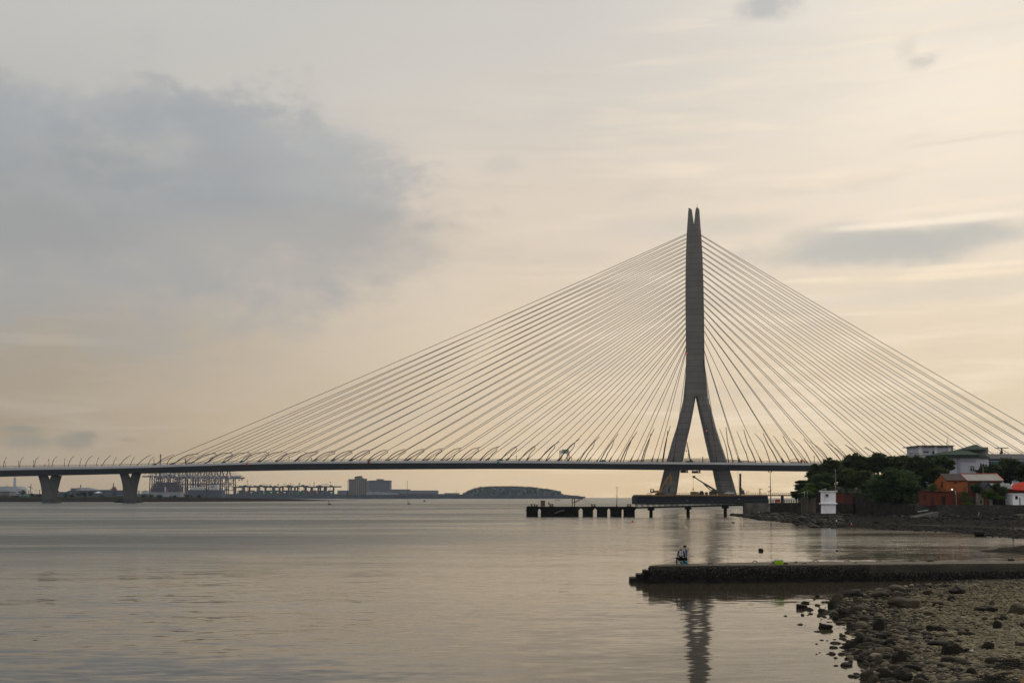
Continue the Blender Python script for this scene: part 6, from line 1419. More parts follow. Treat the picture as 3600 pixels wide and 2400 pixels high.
t = thing('radar', 'long flat radar bar on a short mast above the grey block roof', 'radar', at(3521, 1595, Yz+3)); b = MB(); b.box(at(3521.5, 1574, Yz+3), (45*Yz/F, .9, .34)); b.build('scanner', mat('radar_grey', (.22, .25, .26), .5, .1, 1), t)
b = MB(); b.lathe(at(3521.5, 1589.5, Yz+3), [(.5, 0), (.5, .5), (.25, .7), (.28, 1.1), (.45, 1.2), (.2, 1.7)], 8); box_px(b, 3518, 3525.5, 1589, 1596, Yz+2.6, 1); b.build('pedestal', M_steel, t)

# ---- trees and bushes on the right shore
LA = leaf_mats('dark_pine_leaves', (.012, .019, .008), (.058, .078, .026))
LB = leaf_mats('mid_leaves', (.014, .026, .011), (.075, .11, .04))
LC = leaf_mats('bright_leaves', (.026, .048, .010), (.12, .18, .035))
LD = leaf_mats('olive_leaves', (.022, .028, .010), (.095, .105, .034))
TR = [  # name,label,cx,cy,rx,ry,Y,mat,n,nclump,size
 ('pine_tree','small spiky dark pine leaning over the trestle end',2822,1708,30,26,392,LA,3000,16,.55,8),
 ('pine_tree','dark pine on the left slope of the wooded hill above the spiky one',2868,1672,40,44,396,LA,6500,30,.6,7),
 ('tree','dark flat-topped tree at the upper left of the hill, behind the utility pole',2925,1646,46,38,404,LA,8000,34,.6,7),
 ('tree','broad dark tree forming the left crest of the hill',3000,1632,62,40,412,LA,9500,40,.62,8),
 ('tree','dark tree on the middle of the hill crest',3085,1628,62,38,414,LA,9500,40,.62,8),
 ('tree','dark tree at the right of the hill crest, before the grey parapet block',3172,1632,62,36,408,LA,9500,40,.62,8),
 ('tree','dark bushy tree filling the slope between the hut and the left pine',2893,1693,50,38,388,LB,7000,30,.55,5),
 ('tree','olive-green rounded tree below the hill crest, right of the utility pole',2975,1682,52,40,384,LD,8500,36,.55,5),
 ('tree','olive-green tree in the centre of the hill, left of the big round tree',3045,1690,52,42,380,LD,8500,36,.55,5),
 ('tree','big round mid-green tree hanging over the retaining wall',3143,1712,96,72,352,LB,20000,64,.58,4.8),
 ('tree','dark tree mass between the big round tree and the orange house',3232,1660,62,64,372,LA,12000,46,.6,5),
 ('tree','light green leafy tree before the lilac hall',3312,1632,44,36,380,LB,7000,28,.58,5),
 ('tree','dark tree below the light green one, beside the orange house gable',3290,1672,50,38,366,LA,8000,32,.58,5),
 ('tree','dark green tree behind the grey sheet roof, in front of the lilac hall corner',3478,1668,50,42,362,LA,8000,32,.55,5),
 ('tree','slender-topped tree in front of the teal windows',3548,1652,48,50,366,LA,8500,34,.55,5),
 ('tree','dark tree above the red roof at the right edge',3612,1672,44,48,356,LA,7500,30,.55,5),
 ('bush','bright green bush at the left end of the concrete wall',2848,1722,30,26,378,LC,4500,20,.42,5),
 ('bush','bright green bush between the wall fence and the utility pole',2890,1712,34,22,379,LB,4000,18,.45,5),
 ('bush','yellow-green creeper tumbling over the concrete wall',2845,1739,34,9,373,LC,2600,14,.3,5),
 ('bush','dark bush at the end of the trestle above the railing',2800,1738,26,16,388,LA,2600,14,.45,5),
 ('bush','light green bush squeezed left of the orange house',3276,1712,18,22,330,LC,2600,14,.4,5),
 ('bush','dense dark green bush growing out of the ruin',3428,1716,24,24,318.5,LB,6500,24,.3,5),
 ('bush','bright bush draped over the ruin right of the dense dark one',3478,1737,34,17,316.5,LC,5200,24,.28,5),
 ('bush','upright dark green shrub in front of the grey side roof',3503,1712,16,21,317.5,LB,3600,16,.3,5),
 ('bush','round dark green shrub left of the red roof',3526,1722,20,18,317.5,LB,3600,16,.3,5),
 ('bush','bright creeper hanging over the dark lean-to',3508,1748,32,9,315.6,LC,3400,18,.25,5),
 ('bush','rough grassy bush on the wall right of the street lamp',3397,1755,30,17,315.5,LD,4200,20,.3,5),
 ('bush','bright low weeds at the head of the sea wall below the ruin',3405,1770,32,6,314.6,LC,2600,16,.22,4.6),
 ('bush','dark brushwood between the brick building and the ruin',3388,1738,18,12,316.8,LB,2200,12,.28,5),
]
for k, (nm, lb, cx, cy, rx, ry, Y, m, n, nc, sz, gz) in enumerate(TR):
    big_ = Y > 330; tree(nm, lb, nm.split('_')[-1], cx, cy, rx, ry*(1.08 if big_ else 1), Y, m, int(n*(2.2 if big_ else 1.4)), 100+k*3, gz, nclump=int(nc*(2.2 if big_ else 1.6)), size=sz*(1.25 if big_ else 1.1), crad=.27 if big_ else .36, squash=.5)

# undergrowth closing the hillside between the trunks
rng = np.random.default_rng(61); cen, rad = [], []
for _ in range(700):
    px = rng.uniform(2815, 3660); f = rng.random()
    if px < 3217: Y = np.interp(px, [2815, 2850, 2940, 3040, 3140, 3215], [398, 380, 371, 366, 352, 333])+2+f*42; z0 = 5+f*3.5
    else: Y = 338+f*50; z0 = 5.2+f*3
    if px < 2860: z0 -= 1
    x = (px-1800)/F*Y; cen.append((x, Y, z0+rng.uniform(-.2, 2.2))); rad.append(rng.uniform(1.2, 2.4))
v, f = leaf_cloud(rng, np.array(cen), np.array(rad), 30000, .7, .8)
o = big_mesh('undergrowth', v, f, LA); tag(o, 'dark undergrowth under the trees on the hillside', 'undergrowth', kind='stuff')

# ================================================================== NEAR PIER
ZP = 1.375
def pf(px): return gnd(px, float(np.interp(px, [2282, 2700, 3100, 3600], [1988, 1985.5, 1982.5, 1979])), ZP)     # front top edge
def pk(px): return gnd(px, float(np.interp(px, [2300, 2500, 2700, 3600], [1982.5, 1978, 1974.5, 1970.5])), ZP)   # back top edge
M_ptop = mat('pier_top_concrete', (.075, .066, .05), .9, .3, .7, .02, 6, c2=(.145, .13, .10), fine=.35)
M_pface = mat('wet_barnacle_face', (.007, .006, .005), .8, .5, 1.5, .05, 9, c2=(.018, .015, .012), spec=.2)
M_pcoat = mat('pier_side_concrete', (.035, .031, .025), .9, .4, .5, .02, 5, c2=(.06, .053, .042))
pier_ = thing('pier', 'long low concrete pier with dark barnacled side and stepped end', 'pier', gnd(2900, 2050))
pxs = np.concatenate([np.linspace(2282, 3600, 60), np.linspace(3650, 4300, 8)])
b = MB(); secs = []
for px in pxs:
    f, k = pf(px), pk(px)
    if px < 2330: k = lerp(f+V((.1, .4, 0)), k, (px-2282)/48)
    k.z = f.z = ZP; w = .03*mnoise.noise(V((px*.05, 0, 0)))
    secs.append([f+V((0, w, -.17)), f+V((0, w, 0)), k, k+V((0, 0, -.17))])
b.loft(secs); b.build('top_slab', M_ptop, pier_)
# side face: displaced grid from the slab edge to below the water
nr = 26; V_, F_ = [], []
px2 = np.linspace(2280, 4300, 900)
for px in px2:
    f, k = pf(px), pk(px); end = max(0, (2300-px)/20)
    for j in range(nr):
        u = j/(nr-1); z = lerp(ZP-.1, -.6, u)
        bul = .13*mnoise.noise(V((f.x*2.2, z*2.6, 1))) + .07*mnoise.noise(V((f.x*6, z*7, 5)))
        smooth_band = 1 if (px > 3050 and z > .72+.1*mnoise.noise(V((f.x*.6, 2, 2)))) else 0
        out = .10*min(1, u*6) + (.05 if not smooth_band else 0) + bul*(.2 if smooth_band else 1)*min(1, u*9)
        V_.append((f.x - end*.05, f.y-out, z))
for i in range(len(px2)-1):
    for j in range(nr-1): a = i*nr+j; F_.append((a, a+nr, a+nr+1, a+1))
cz = np.array([V_[q[0]] for q in F_]); pxq = cz[:, 0]/cz[:, 1]*F+1800
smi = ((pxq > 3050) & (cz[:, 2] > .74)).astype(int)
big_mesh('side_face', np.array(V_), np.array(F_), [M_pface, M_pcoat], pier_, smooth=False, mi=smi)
b = MB(); secs = []
for px in (2283, 2300, 2700, 3600, 4300): f, k = pf(px), pk(px); secs.append([V((f.x, f.y+.1, -1)), V((f.x, f.y+.1, ZP-.16)), V((k.x, k.y-.05, ZP-.16)), V((k.x, k.y-.05, -1))])
b.loft(secs); b.build('core', M_pface, pier_)
# barnacles and oysters on the side
rng = np.random.default_rng(33); LIBS = rock_lib(5, 1, 80, .3); pos, sc3, rz, wh, mi = [], [], [], [], []
for _ in range(9000):
    px = rng.uniform(2284, 3660); f = pf(px); top = ZP-.16 if px < 3050 else .78
    z = top - abs(rng.normal(0, .34)); 
    if z < -.02: continue
    s_ = rng.uniform(.012, .038)
    pos.append((f.x, f.y-.20-rng.uniform(-.05, .06), z)); sc3.append((s_*rng.uniform(.7, 1.5), s_, s_*rng.uniform(.7, 1.6))); rz.append(rng.uniform(0, 6)); wh.append(rng.integers(0, 5)); mi.append(0 if rng.random() < .62 else 1)
o = scatter('barnacles', pos, sc3, rz, wh, [mat('barnacle_dark', (.035, .03, .026), .8, .4, 3), mat('barnacle_pale', (.12, .105, .09), .7, .4, 3)], lib=LIBS, mi=mi)
o.parent = pier_; o.location = -WLOC[pier_.name]; o['kind'] = 'stuff'
# stepped end
for k, (x0, x1, yt) in enumerate([(2259, 2284, 2004), (2236.5, 2268, 2018), (2214, 2245, 2031)]):
    b = MB(); Y = 89.2-.1*k; zt_ = at(x0, yt, Y).z; a, c = at(x0, yt, Y), at(x1, yt, Y); yb = Y+1.6+.2*k
    bm_pts = []
    b.hexa([(a.x, Y, -.6), (c.x, Y, -.6), (c.x, yb, -.6), (a.x+.1, yb, -.6), (a.x+.05, Y, zt_), (c.x, Y, zt_), (c.x, yb, zt_), (a.x+.15, yb, zt_)]); st_ = b.build('step', M_pface, pier_)
    bv = st_.modifiers.new('round', 'BEVEL'); bv.width = .09; bv.segments = 3
# mooring rings
RG_ = [(2497, 1985.2, 8, 4.2, 'front'), (2654, 1977.5, 8, 5, 'back'), (2828, 1983.2, 8, 2.6, 'front'), (2867, 1974.5, 9, 4.5, 'back'), (2978, 1974, 9, 2.6, 'back'), (3090, 1973.5, 9, 2, 'back'), (3206, 1972.5, 8, 1.5, 'back')]
for k, (px, py, w, hh, side) in enumerate(RG_):
    p = gnd(px, py, ZP); mp = p.y/F; b = MB(); r_ = w*mp; hz_ = hh*mp*1.3
    b.tube([p+V((r_*math.cos(a), .25*math.sin(a*2)*r_*.2, .02+hz_*math.sin(a))) for a in np.linspace(0, math.pi, 12)], .035, 6)
    tag(b.build('mooring_ring', mat('rusty_iron', (.035, .026, .02), .8, .4, 3)), f'{ordn(k)} rusty iron mooring ring from the seaward end of the pier', 'mooring ring', 'iron mooring rings along the pier')
def on_pier(px, py): return gnd(px, py, ZP)
mpp = 89.8/F
# lime cooler and the gear round it
p = on_pier(2737.5, 1983); Yq_ = p.y; t = thing('cool_box', 'lime green cool box with white lid and carrying handle on the pier', 'cool box', p)
b = MB(); L_, W_, Hh = 31*mpp, .36, 14*mpp
b.hexa([p+V((x*k, y*k, z)) for z, k in ((0, .93), (Hh, 1)) for x, y in ((-L_/2, -W_/2), (L_/2, -W_/2), (L_/2, W_/2), (-L_/2, W_/2))]); o = b.build('body', mat('lime_plastic', (.27, .45, .015), .4, .08, 2), t); m_ = o.modifiers.new('r', 'BEVEL'); m_.width = .02; m_.segments = 3
b = MB(); b.box(p+V((0, 0, Hh+.028)), (L_*1.03, W_*1.05, .05)); o = b.build('lid', mat('white_plastic', (.62, .63, .66), .4, .05, 2), t); m_ = o.modifiers.new('r', 'BEVEL'); m_.width = .015; m_.segments = 2
b = MB(); b.box(p+V((0, 0, Hh+.06)), (L_*.9, W_*.8, .016)); b.build('lid_panel', mat('navy_plastic', (.02, .03, .09), .5, .1, 2), t)
b = MB(); b.tube([p+V((L_*.5+.01, 0, Hh*.85)), p+V((L_*.5+.035, 0, Hh*.45)), p+V((L_*.5+.015, 0, Hh*.15))], .014, 6); b.build('handle', MATS['white_plastic'], t)
def scribble(b, pts, w, yoff):
    for a, c in zip(pts[:-1], pts[1:]): b.bar(p+V((a[0], yoff, a[1])), p+V((c[0], yoff, c[1])), w, .004)
b = MB(); y_ = -W_/2*.985-.004
scribble(b, [(-.11, .19), (-.10, .13), (-.06, .19), (-.05, .13)], .014, y_); scribble(b, [(-.02, .19), (-.03, .13), (.02, .14)], .014, y_); scribble(b, [(.04, .13), (.06, .19), (.08, .13)], .014, y_); scribble(b, [(.10, .19), (.10, .13), (.14, .135)], .014, y_); scribble(b, [(-.09, .09), (.11, .09)], .01, y_)
b.build('logo', mat('dark_print', (.03, .05, .02), .6, .1, 2), t)
p = on_pier(2712.5, 1983.2); t = thing('bottle', 'translucent white plastic bottle left of the lime cool box', 'bottle', p)
b = MB(); b.lathe(p, [(.0, 0), (.085, .01), (.09, .17), (.075, .23), (.035, .27), (.032, .30)], 12); b.build('body', mat('milky_plastic', (.42, .42, .42), .3, .08, 2), t, smooth=True)
b = MB(); b.lathe(p+V((0, 0, .30)), [(.038, 0), (.038, .035), (.02, .045)], 10); b.build('cap', mat('white_plastic', (.62, .63, .66), .4, .05, 2), t)
b = MB(); b.lathe(p+V((0, 0, .05)), [(.0915, 0), (.0915, .07)], 12); b.build('label', mat('dull_pink_label', (.30, .10, .10), .6, .1, 2), t)
p = on_pier(2715, 1982.3); b = MB(); b.rock(p+V((.06, .3, .11)), (.2, .15, .14), 12, 3, .15); tag(b.build('bag', mat('maroon_bag', (.045, .018, .022), .8, .2, 3)), 'dark maroon bag behind the white bottle', 'bag')
p = on_pier(2761, 1982.5); t = thing('tackle_box', 'low dark red tackle box right of the lime cool box', 'tackle box', p); b = MB(); b.box(p+V((0, 0, .055)), (.37, .2, .11)); b.build('body', mat('tackle_red', (.06, .02, .018), .6, .2, 2), t); b = MB(); b.box(p+V((0, 0, .125)), (.38, .21, .025)); b.build('lid', mat('tackle_dark', (.03, .015, .014), .6, .2, 2), t)
p = on_pier(2797, 1977.5); b = MB(); b.prism([p+V((-.16, 0, 0)), p+V((.12, 0, 0)), p+V((.13, 0, .15)), p+V((.05, 0, .10))], (0, .25, 0)); tag(b.build('wedge', mat('dark_wood', (.03, .025, .02), .9, .3, 2)), 'small dark wedge lying on the pier right of the tackle box', 'wedge')
p = on_pier(3272, 1974); b = MB(); b.tube([p+V((-.32, 0, .06)), p+V((-.25, 0, .11)), p+V((0, 0, .13)), p+V((.2, 0, .15)), p+V((.3, 0, .10))], [.05, .11, .10, .12, .06], 8); tag(b.build('bundle', mat('pale_bundle', (.10, .085, .07), .9, .3, 3), smooth=True), 'pale rolled bundle lying on the right half of the pier', 'bundle')
p = on_pier(3557, 1970.5); b = MB(); b.rock(p+V((0, .2, .06)), (.32, .2, .10), 13, 3, .2); b.tube([p+V((-.1, 0, .1)), p+V((0, 0, .2)), p+V((.14, 0, .12)), p+V((.5, 0, .03))], .018, 5); tag(b.build('coil', mat('black_coil', (.016, .015, .014), .8, .3, 3)), 'black heap of rope at the right end of the pier', 'rope')
p = on_pier(3008, 1977.8); b = MB(); b.box(p+V((0, 0, .03)), (.22, .12, .05), .3); tag(b.build('offcut', mat('dark_wood', (.03, .025, .02), .9, .3, 2)), 'small dark offcut lying mid pier beyond the third iron ring', 'offcut')

# ================================================================== PEOPLE: one continuous skin per figure, tinted by region
SK = mat('skin', (.16, .075, .048), .6, .1, 6); HAIR = mat('black_hair', (.012, .010, .009), .6, .2, 8)
def person(name, label, loc, caps, mats, voxel=.011, extra=None, group=None):
    """caps: (a, b, ra, rb, material index) tapered limbs, merged into one surface by a voxel remesh"""
    root = thing(name, label, 'person', loc, group); b = MB()
    for a, c, ra, rb, mi in caps:
        a, c = V(a), V(c); d = (c-a); L = d.length
        if L < 1e-5: d = V((0, 0, 1))
        d = d.normalized(); pts, rs = [], []
        for k in range(4): q = k/3*math.pi/2; pts.append(a-d*ra*math.cos(q)); rs.append(max(.002, ra*math.sin(q)))
        pts.append(lerp(a, c, .5)); rs.append((ra+rb)/2)
        for k in range(4): q = (3-k)/3*math.pi/2; pts.append(c+d*rb*math.cos(q)); rs.append(max(.002, rb*math.sin(q)))
        b.tube([p+V(loc) for p in pts], rs, 10)
    o = b.build('body', mats, root)
    md = o.modifiers.new('m', 'REMESH'); md.mode = 'VOXEL'; md.voxel_size = voxel
    sm = o.modifiers.new('s', 'SMOOTH'); sm.iterations = 2; sm.factor = .4
    dg_ = bpy.context.evaluated_depsgraph_get(); me = bpy.data.meshes.new_from_object(o.evaluated_get(dg_)); o.modifiers.clear(); old = o.data; o.data = me; bpy.data.meshes.remove(old)
    me.materials.clear()
    for q in mats: me.materials.append(q)
    A = np.array([c[0] for c in caps], float); B = np.array([c[1] for c in caps], float); RA = np.array([c[2] for c in caps]); RB = np.array([c[3] for c in caps]); MI = np.array([c[4] for c in caps])
    D = B-A; DD = np.maximum((D**2).sum(1), 1e-9)
    cen = np.array([p.center[:] for p in me.polygons])
    tt = np.clip(((cen[:, None, :]-A[None])*D[None]).sum(2)/DD[None], 0, 1); dist = np.linalg.norm(cen[:, None, :]-(A[None]+D[None]*tt[..., None]), axis=2)-(RA[None]+(RB-RA)[None]*tt)
    me.polygons.foreach_set('material_index', MI[dist.argmin(1)].astype(np.int32)); me.polygons.foreach_set('use_smooth', np.ones(len(me.polygons), bool)); me.update()
    return root
def hand(wrist, direction, palm_n, curl, mi, s=1.0):
    """palm and five bent fingers"""
    w = V(wrist); d = V(direction).normalized(); n = V(palm_n).normalized(); n = (n-d*n.dot(d)).normalized(); x = d.cross(n); out = []
    out.append((w, w+d*.05*s, .028*s, .034*s, mi)); out.append((w+d*.05*s-x*.018*s, w+d*.085*s-x*.022*s, .022*s, .018*s, mi)); out.append((w+d*.05*s+x*.018*s, w+d*.085*s+x*.022*s, .022*s, .018*s, mi))
    for k, L in enumerate((.070, .080, .074, .058)):
        b0 = w+d*.09*s+x*(.030-.020*k)*s; c1 = math.cos(curl); s1 = math.sin(curl)
        j1 = b0+(d*c1+n*s1)*L*.5*s; c2, s2 = math.cos(curl*2), math.sin(curl*2); j2 = j1+(d*c2+n*s2)*L*.5*s
        out.append((b0, j1, .0095*s, .009*s, mi)); out.append((j1, j2, .009*s, .0075*s, mi))
    t0 = w+d*.03*s+x*.032*s; t1 = t0+(d*.6+x*.7+n*.3)*.035*s; t2 = t1+(d*.8+x*.1+n*.6)*.03*s; out += [(t0, t1, .012*s, .011*s, mi), (t1, t2, .011*s, .008*s, mi)]
    return out
def face_parts(root, loc, hc, fwd, s=1.0, skin=SK):
    """eyes, nose, mouth and ears on a head centred hc looking along fwd (local coordinates)"""
    f = V(fwd).normalized(); r = f.cross(V((0, 0, 1))).normalized(); up = r.cross(f); hc = V(hc)+V(loc)
    b = MB()
    for sx in (-1, 1): b.rock(hc+f*.088*s+r*sx*.031*s+up*.012*s, (.012*s,)*3, 1, 1, 0)
    b.build('eyes', mat('dark_eye', (.01, .008, .008), .3, .1, 5), root)
    b = MB(); b.tube([hc+f*.092*s-up*.046*s-r*.024*s, hc+f*.100*s-up*.047*s, hc+f*.092*s-up*.046*s+r*.024*s], .006*s, 5); b.build('mouth', mat('lips', (.11, .04, .035), .6, .1, 5), root)
def headcaps(hc, fwd, skin_i, hair_i, s=1.0):
    f = V(fwd).normalized(); r = f.cross(V((0, 0, 1))).normalized(); hc = V(hc)
    return [(hc+V((0, 0, .02*s))-f*.012*s, hc+V((0, 0, .03*s))+f*.01*s, .098*s, .094*s, skin_i), (hc-V((0, 0, .035*s))+f*.012*s, hc-V((0, 0, .075*s))+f*.035*s, .072*s, .045*s, skin_i),
            (hc+f*.092*s+V((0, 0, .01*s)), hc+f*.112*s-V((0, 0, .018*s)), .010*s, .015*s, skin_i), (hc+r*.094*s, hc+r*.098*s-V((0, 0, .025*s)), .016*s, .012*s, skin_i), (hc-r*.094*s, hc-r*.098*s-V((0, 0, .025*s)), .016*s, .012*s, skin_i),
            (hc-f*.05*s+V((0, 0, .02*s)), hc-f*.055*s-V((0, 0, .045*s)), .072*s, .062*s, hair_i), (hc-V((0, 0, .07*s))-f*.015*s, hc-V((0, 0, .15*s))-f*.025*s, .055*s, .058*s, skin_i)]
def cap_on(root, loc, hc, fwd, m, s=1.0, tilt=.0):
    f = V(fwd).normalized(); hc = V(hc)+V(loc); r = f.cross(V((0, 0, 1))).normalized(); up = V((0, 0, 1))
    b = MB(); secs = []
    for z, k in ((.035, 1.06), (.07, 1.05), (.10, .92), (.125, .66), (.138, .25)):
        secs.append([hc + up*z*s + (f*math.cos(a)*1.06+r*math.sin(a))*.100*s*k for a in np.linspace(0, 2*math.pi, 17)[:-1]])
    b.loft(secs)
    br = []
    for a in np.linspace(-1.15, 1.15, 9): br.append(((f*math.cos(a)*1.06+r*math.sin(a))*.100*s, (f*math.cos(a)*1.06+r*math.sin(a))*.100*s + f*.085*s*math.cos(a*1.1) + up*tilt*s))
    P1 = [hc+up*.045*s+q[0] for q in br]; P2 = [hc+up*.042*s+q[1] for q in br]; nb = len(br)
    b.loft([[P1[i], P2[i], P2[i]+up*.012*s, P1[i]+up*.012*s] for i in range(nb)])
    return b.build('cap', m, root, smooth=False)
# seated angler
L0 = on_pier(2391, 1984); mq = L0.y/F
def lp(px, py, dy=0.): return V(((px-2391)*mq, dy, (1984-py)*mq))
blk_ = mat('black_cloth', (.012, .012, .013), .9, .2, 4); wht = mat('white_cloth', (.40, .40, .43), .9, .1, 4); boot = mat('tan_boot', (.17, .13, .085), .9, .2, 4); tro = mat('black_trousers', (.008, .008, .009), .9, .2, 4); slv = mat('grey_black_sleeve', (.02, .02, .022), .9, .2, 4)
hc = lp(2394.3, 1930.6, .02); fw = V((-.12, -1, -.12))
caps = headcaps(hc, fw, 0, 5)
hipL, hipR = lp(2391.5, 1965.5, .22), lp(2399.5, 1965.5, .22); che = lp(2395, 1944, .12)
caps += [(hipL, hipR, .125, .125, 3), (lp(2395.5, 1962, .2), lp(2395, 1952, .16), .15, .155, 1), (lp(2395, 1952, .16), che, .155, .165, 1), (lp(2388.8, 1939.6, .1), lp(2401.2, 1939.8, .1), .078, .078, 1), (lp(2394.8, 1938, .09), lp(2394.5, 1936, .06), .08, .065, 1)]
caps += [(lp(2391, 1945, .0), lp(2392.5, 1952, .0), .085, .08, 2), (lp(2399, 1944, .0), lp(2398.5, 1951, .0), .082, .078, 2), (lp(2392.5, 1938.5, .0), lp(2391, 1943, -.02), .06, .07, 2), (lp(2397.5, 1938.5, .0), lp(2398.6, 1943, -.02), .06, .07, 2)]
shL, shR = lp(2387.2, 1940.5, .1), lp(2403.6, 1940.5, .1); elL, elR = lp(2382.2, 1951.3, .0), lp(2407.2, 1951.3, .02); wrL, wrR = lp(2388.2, 1954.2, -.2), lp(2398.5, 1953.8, -.2)
caps += [(shL, elL, .075, .058, 4), (elL, wrL, .056, .038, 4), (shR, elR, .075, .058, 4), (elR, wrR, .056, .038, 4)]
caps += hand(wrL, (wrR-wrL)*.5+V((0, -.05, .0)), (0, 0, -1), .7, 0) + hand(wrR, (wrL-wrR)*.5+V((0, -.05, .0)), (0, 0, -1), .7, 0)
knL, knR = lp(2379.3, 1959.5, -.12), lp(2403.8, 1961, -.14); anL, anR = lp(2379.0, 1980, -.02), lp(2403.8, 1980, -.06)
caps += [(hipL, knL, .105, .075, 3), (knL, anL, .074, .052, 3), (hipR, knR, .105, .078, 3), (knR, anR, .076, .054, 3)]
caps += [(anL, lp(2379.6, 1982.4, .0), .056, .046, 6), (lp(2380, 1982.4, .02), lp(2375.5, 1982.6, -.16), .046, .036, 6), (anR, lp(2403.8, 1982.2, -.04), .056, .046, 6), (lp(2403.8, 1982.3, -.02), lp(2403.4, 1982.6, -.24), .046, .038, 6)]
pr = person('person', 'angler in a pale cap seated on a bucket, hands together over black trousers', L0, caps, [SK, blk_, wht, tro, slv, HAIR, boot])
cap_on(pr, L0, hc, fw, mat('khaki_cap', (.26, .23, .18), .9, .1, 4), 1.04)
face_parts(pr, L0, hc, fw)
b = MB(); f = fw.normalized(); r = f.cross(V((0, 0, 1))).normalized(); q = hc+V(L0)+f*.095+V((0, 0, .018)); b.bar(q-r*.07, q-r*.012, .032, .032); b.bar(q+r*.012, q+r*.07, .032, .032); b.bar(q-r*.075, q+r*.075, .008); b.build('sunglasses', M_dark, pr)
b = MB(); b.tube([L0+lp(2386, 1966, .05), L0+lp(2385.6, 1970, .02), L0+lp(2386.2, 1972.5, .02)], [.03, .028, .015], 6); b.tube([L0+lp(2390, 1968, .05), L0+lp(2390, 1973, .05)], [.02, .014], 5); b.build('hanging_strap', blk_, pr)
# standing angler, facing right, one hand raised
L1 = on_pier(2413, 1983.6); mq1 = L1.y/F
def lq(px, py, dy=0.): return V(((px-2413)*mq1, dy+.25, (1983.6-py)*mq1))
L1b = L1
hc1 = lq(2409.9, 1922.6, 0); fw1 = V((1, -.25, .05))
navy = mat('navy_trousers', (.010, .011, .018), .9, .2, 4); blue = mat('blue_vest', (.018, .06, .18), .8, .15, 4); whj = mat('white_jacket', (.33, .33, .37), .9, .1, 4); shoe = mat('black_shoe', (.01, .01, .011), .7, .2, 4)
caps = headcaps(hc1, fw1, 0, 4)
caps += [(lq(2409.5, 1950, .0), lq(2413, 1950, .0), .115, .11, 3), (lq(2410.6, 1947, 0), lq(2409.8, 1934, 0), .125, .14, 1), (lq(2407.6, 1931, .0), lq(2411, 1931, -.02), .1, .085, 1), (lq(2409.6, 1930, 0), lq(2409.7, 1927.5, 0), .07, .06, 1),
         (lq(2413.6, 1933, -.10), lq(2414.0, 1944, -.10), .065, .075, 2), (lq(2414.0, 1944, -.10), lq(2413.8, 1951, -.10), .075, .07, 2), (lq(2411.8, 1930.5, -.1), lq(2413.4, 1935, -.1), .05, .06, 2)]
sh1, el1, wr1 = lq(2406.4, 1931.5, -.17), lq(2408.2, 1945, -.19), lq(2411.2, 1957.5, -.22)
caps += [(sh1, el1, .07, .058, 1), (el1, wr1, .056, .042, 1)] + hand(wr1, (.05, 0, -1), (1, 0, 0), .35, 0)
sh2, el2, wr2 = lq(2413.5, 1931.5, .14), lq(2419.4, 1938.5, .05), lq(2421.2, 1929.8, .0)
caps += [(sh2, el2, .068, .052, 1), (el2, wr2, .052, .036, 1), (wr2, lerp(wr2, lq(2420.6, 1926.8, 0), .5), .036, .034, 5)] + hand(wr2, (-.25, 0, 1), (-1, 0, .1), .75, 5)
hp1, hp2 = lq(2409.8, 1953, -.06), lq(2413.2, 1953, .06)
caps += [(hp1, lq(2411.6, 1967.5, -.06), .105, .07, 3), (lq(2411.6, 1967.5, -.06), lq(2412.6, 1980.8, -.05), .07, .048, 3), (hp2, lq(2415.6, 1967.5, .06), .105, .07, 3), (lq(2415.6, 1967.5, .06), lq(2417.2, 1980.8, .06), .07, .048, 3),
         (lq(2412.4, 1982.0, -.05), lq(2417, 1982.6, -.1), .042, .034, 6), (lq(2416.8, 1982.0, .06), lq(2420.8, 1982.6, .02), .042, .034, 6),
         (lq(2415.6, 1946, .02), lq(2417.6, 1961, .03), .04, .03, 1), (lq(2406.5, 1946, -.02), lq(2408.5, 1957, -.02), .06, .045, 1)]
p1 = person('person', 'standing angler in dark cap, white jacket and blue vest, raising one hand', L1b, caps, [SK, whj, blue, navy, HAIR, blk_, shoe])
cap_on(p1, L1b, hc1, fw1, mat('black_cap', (.008, .008, .009), .8, .2, 4), 1.06, .02); face_parts(p1, L1b, hc1, fw1)
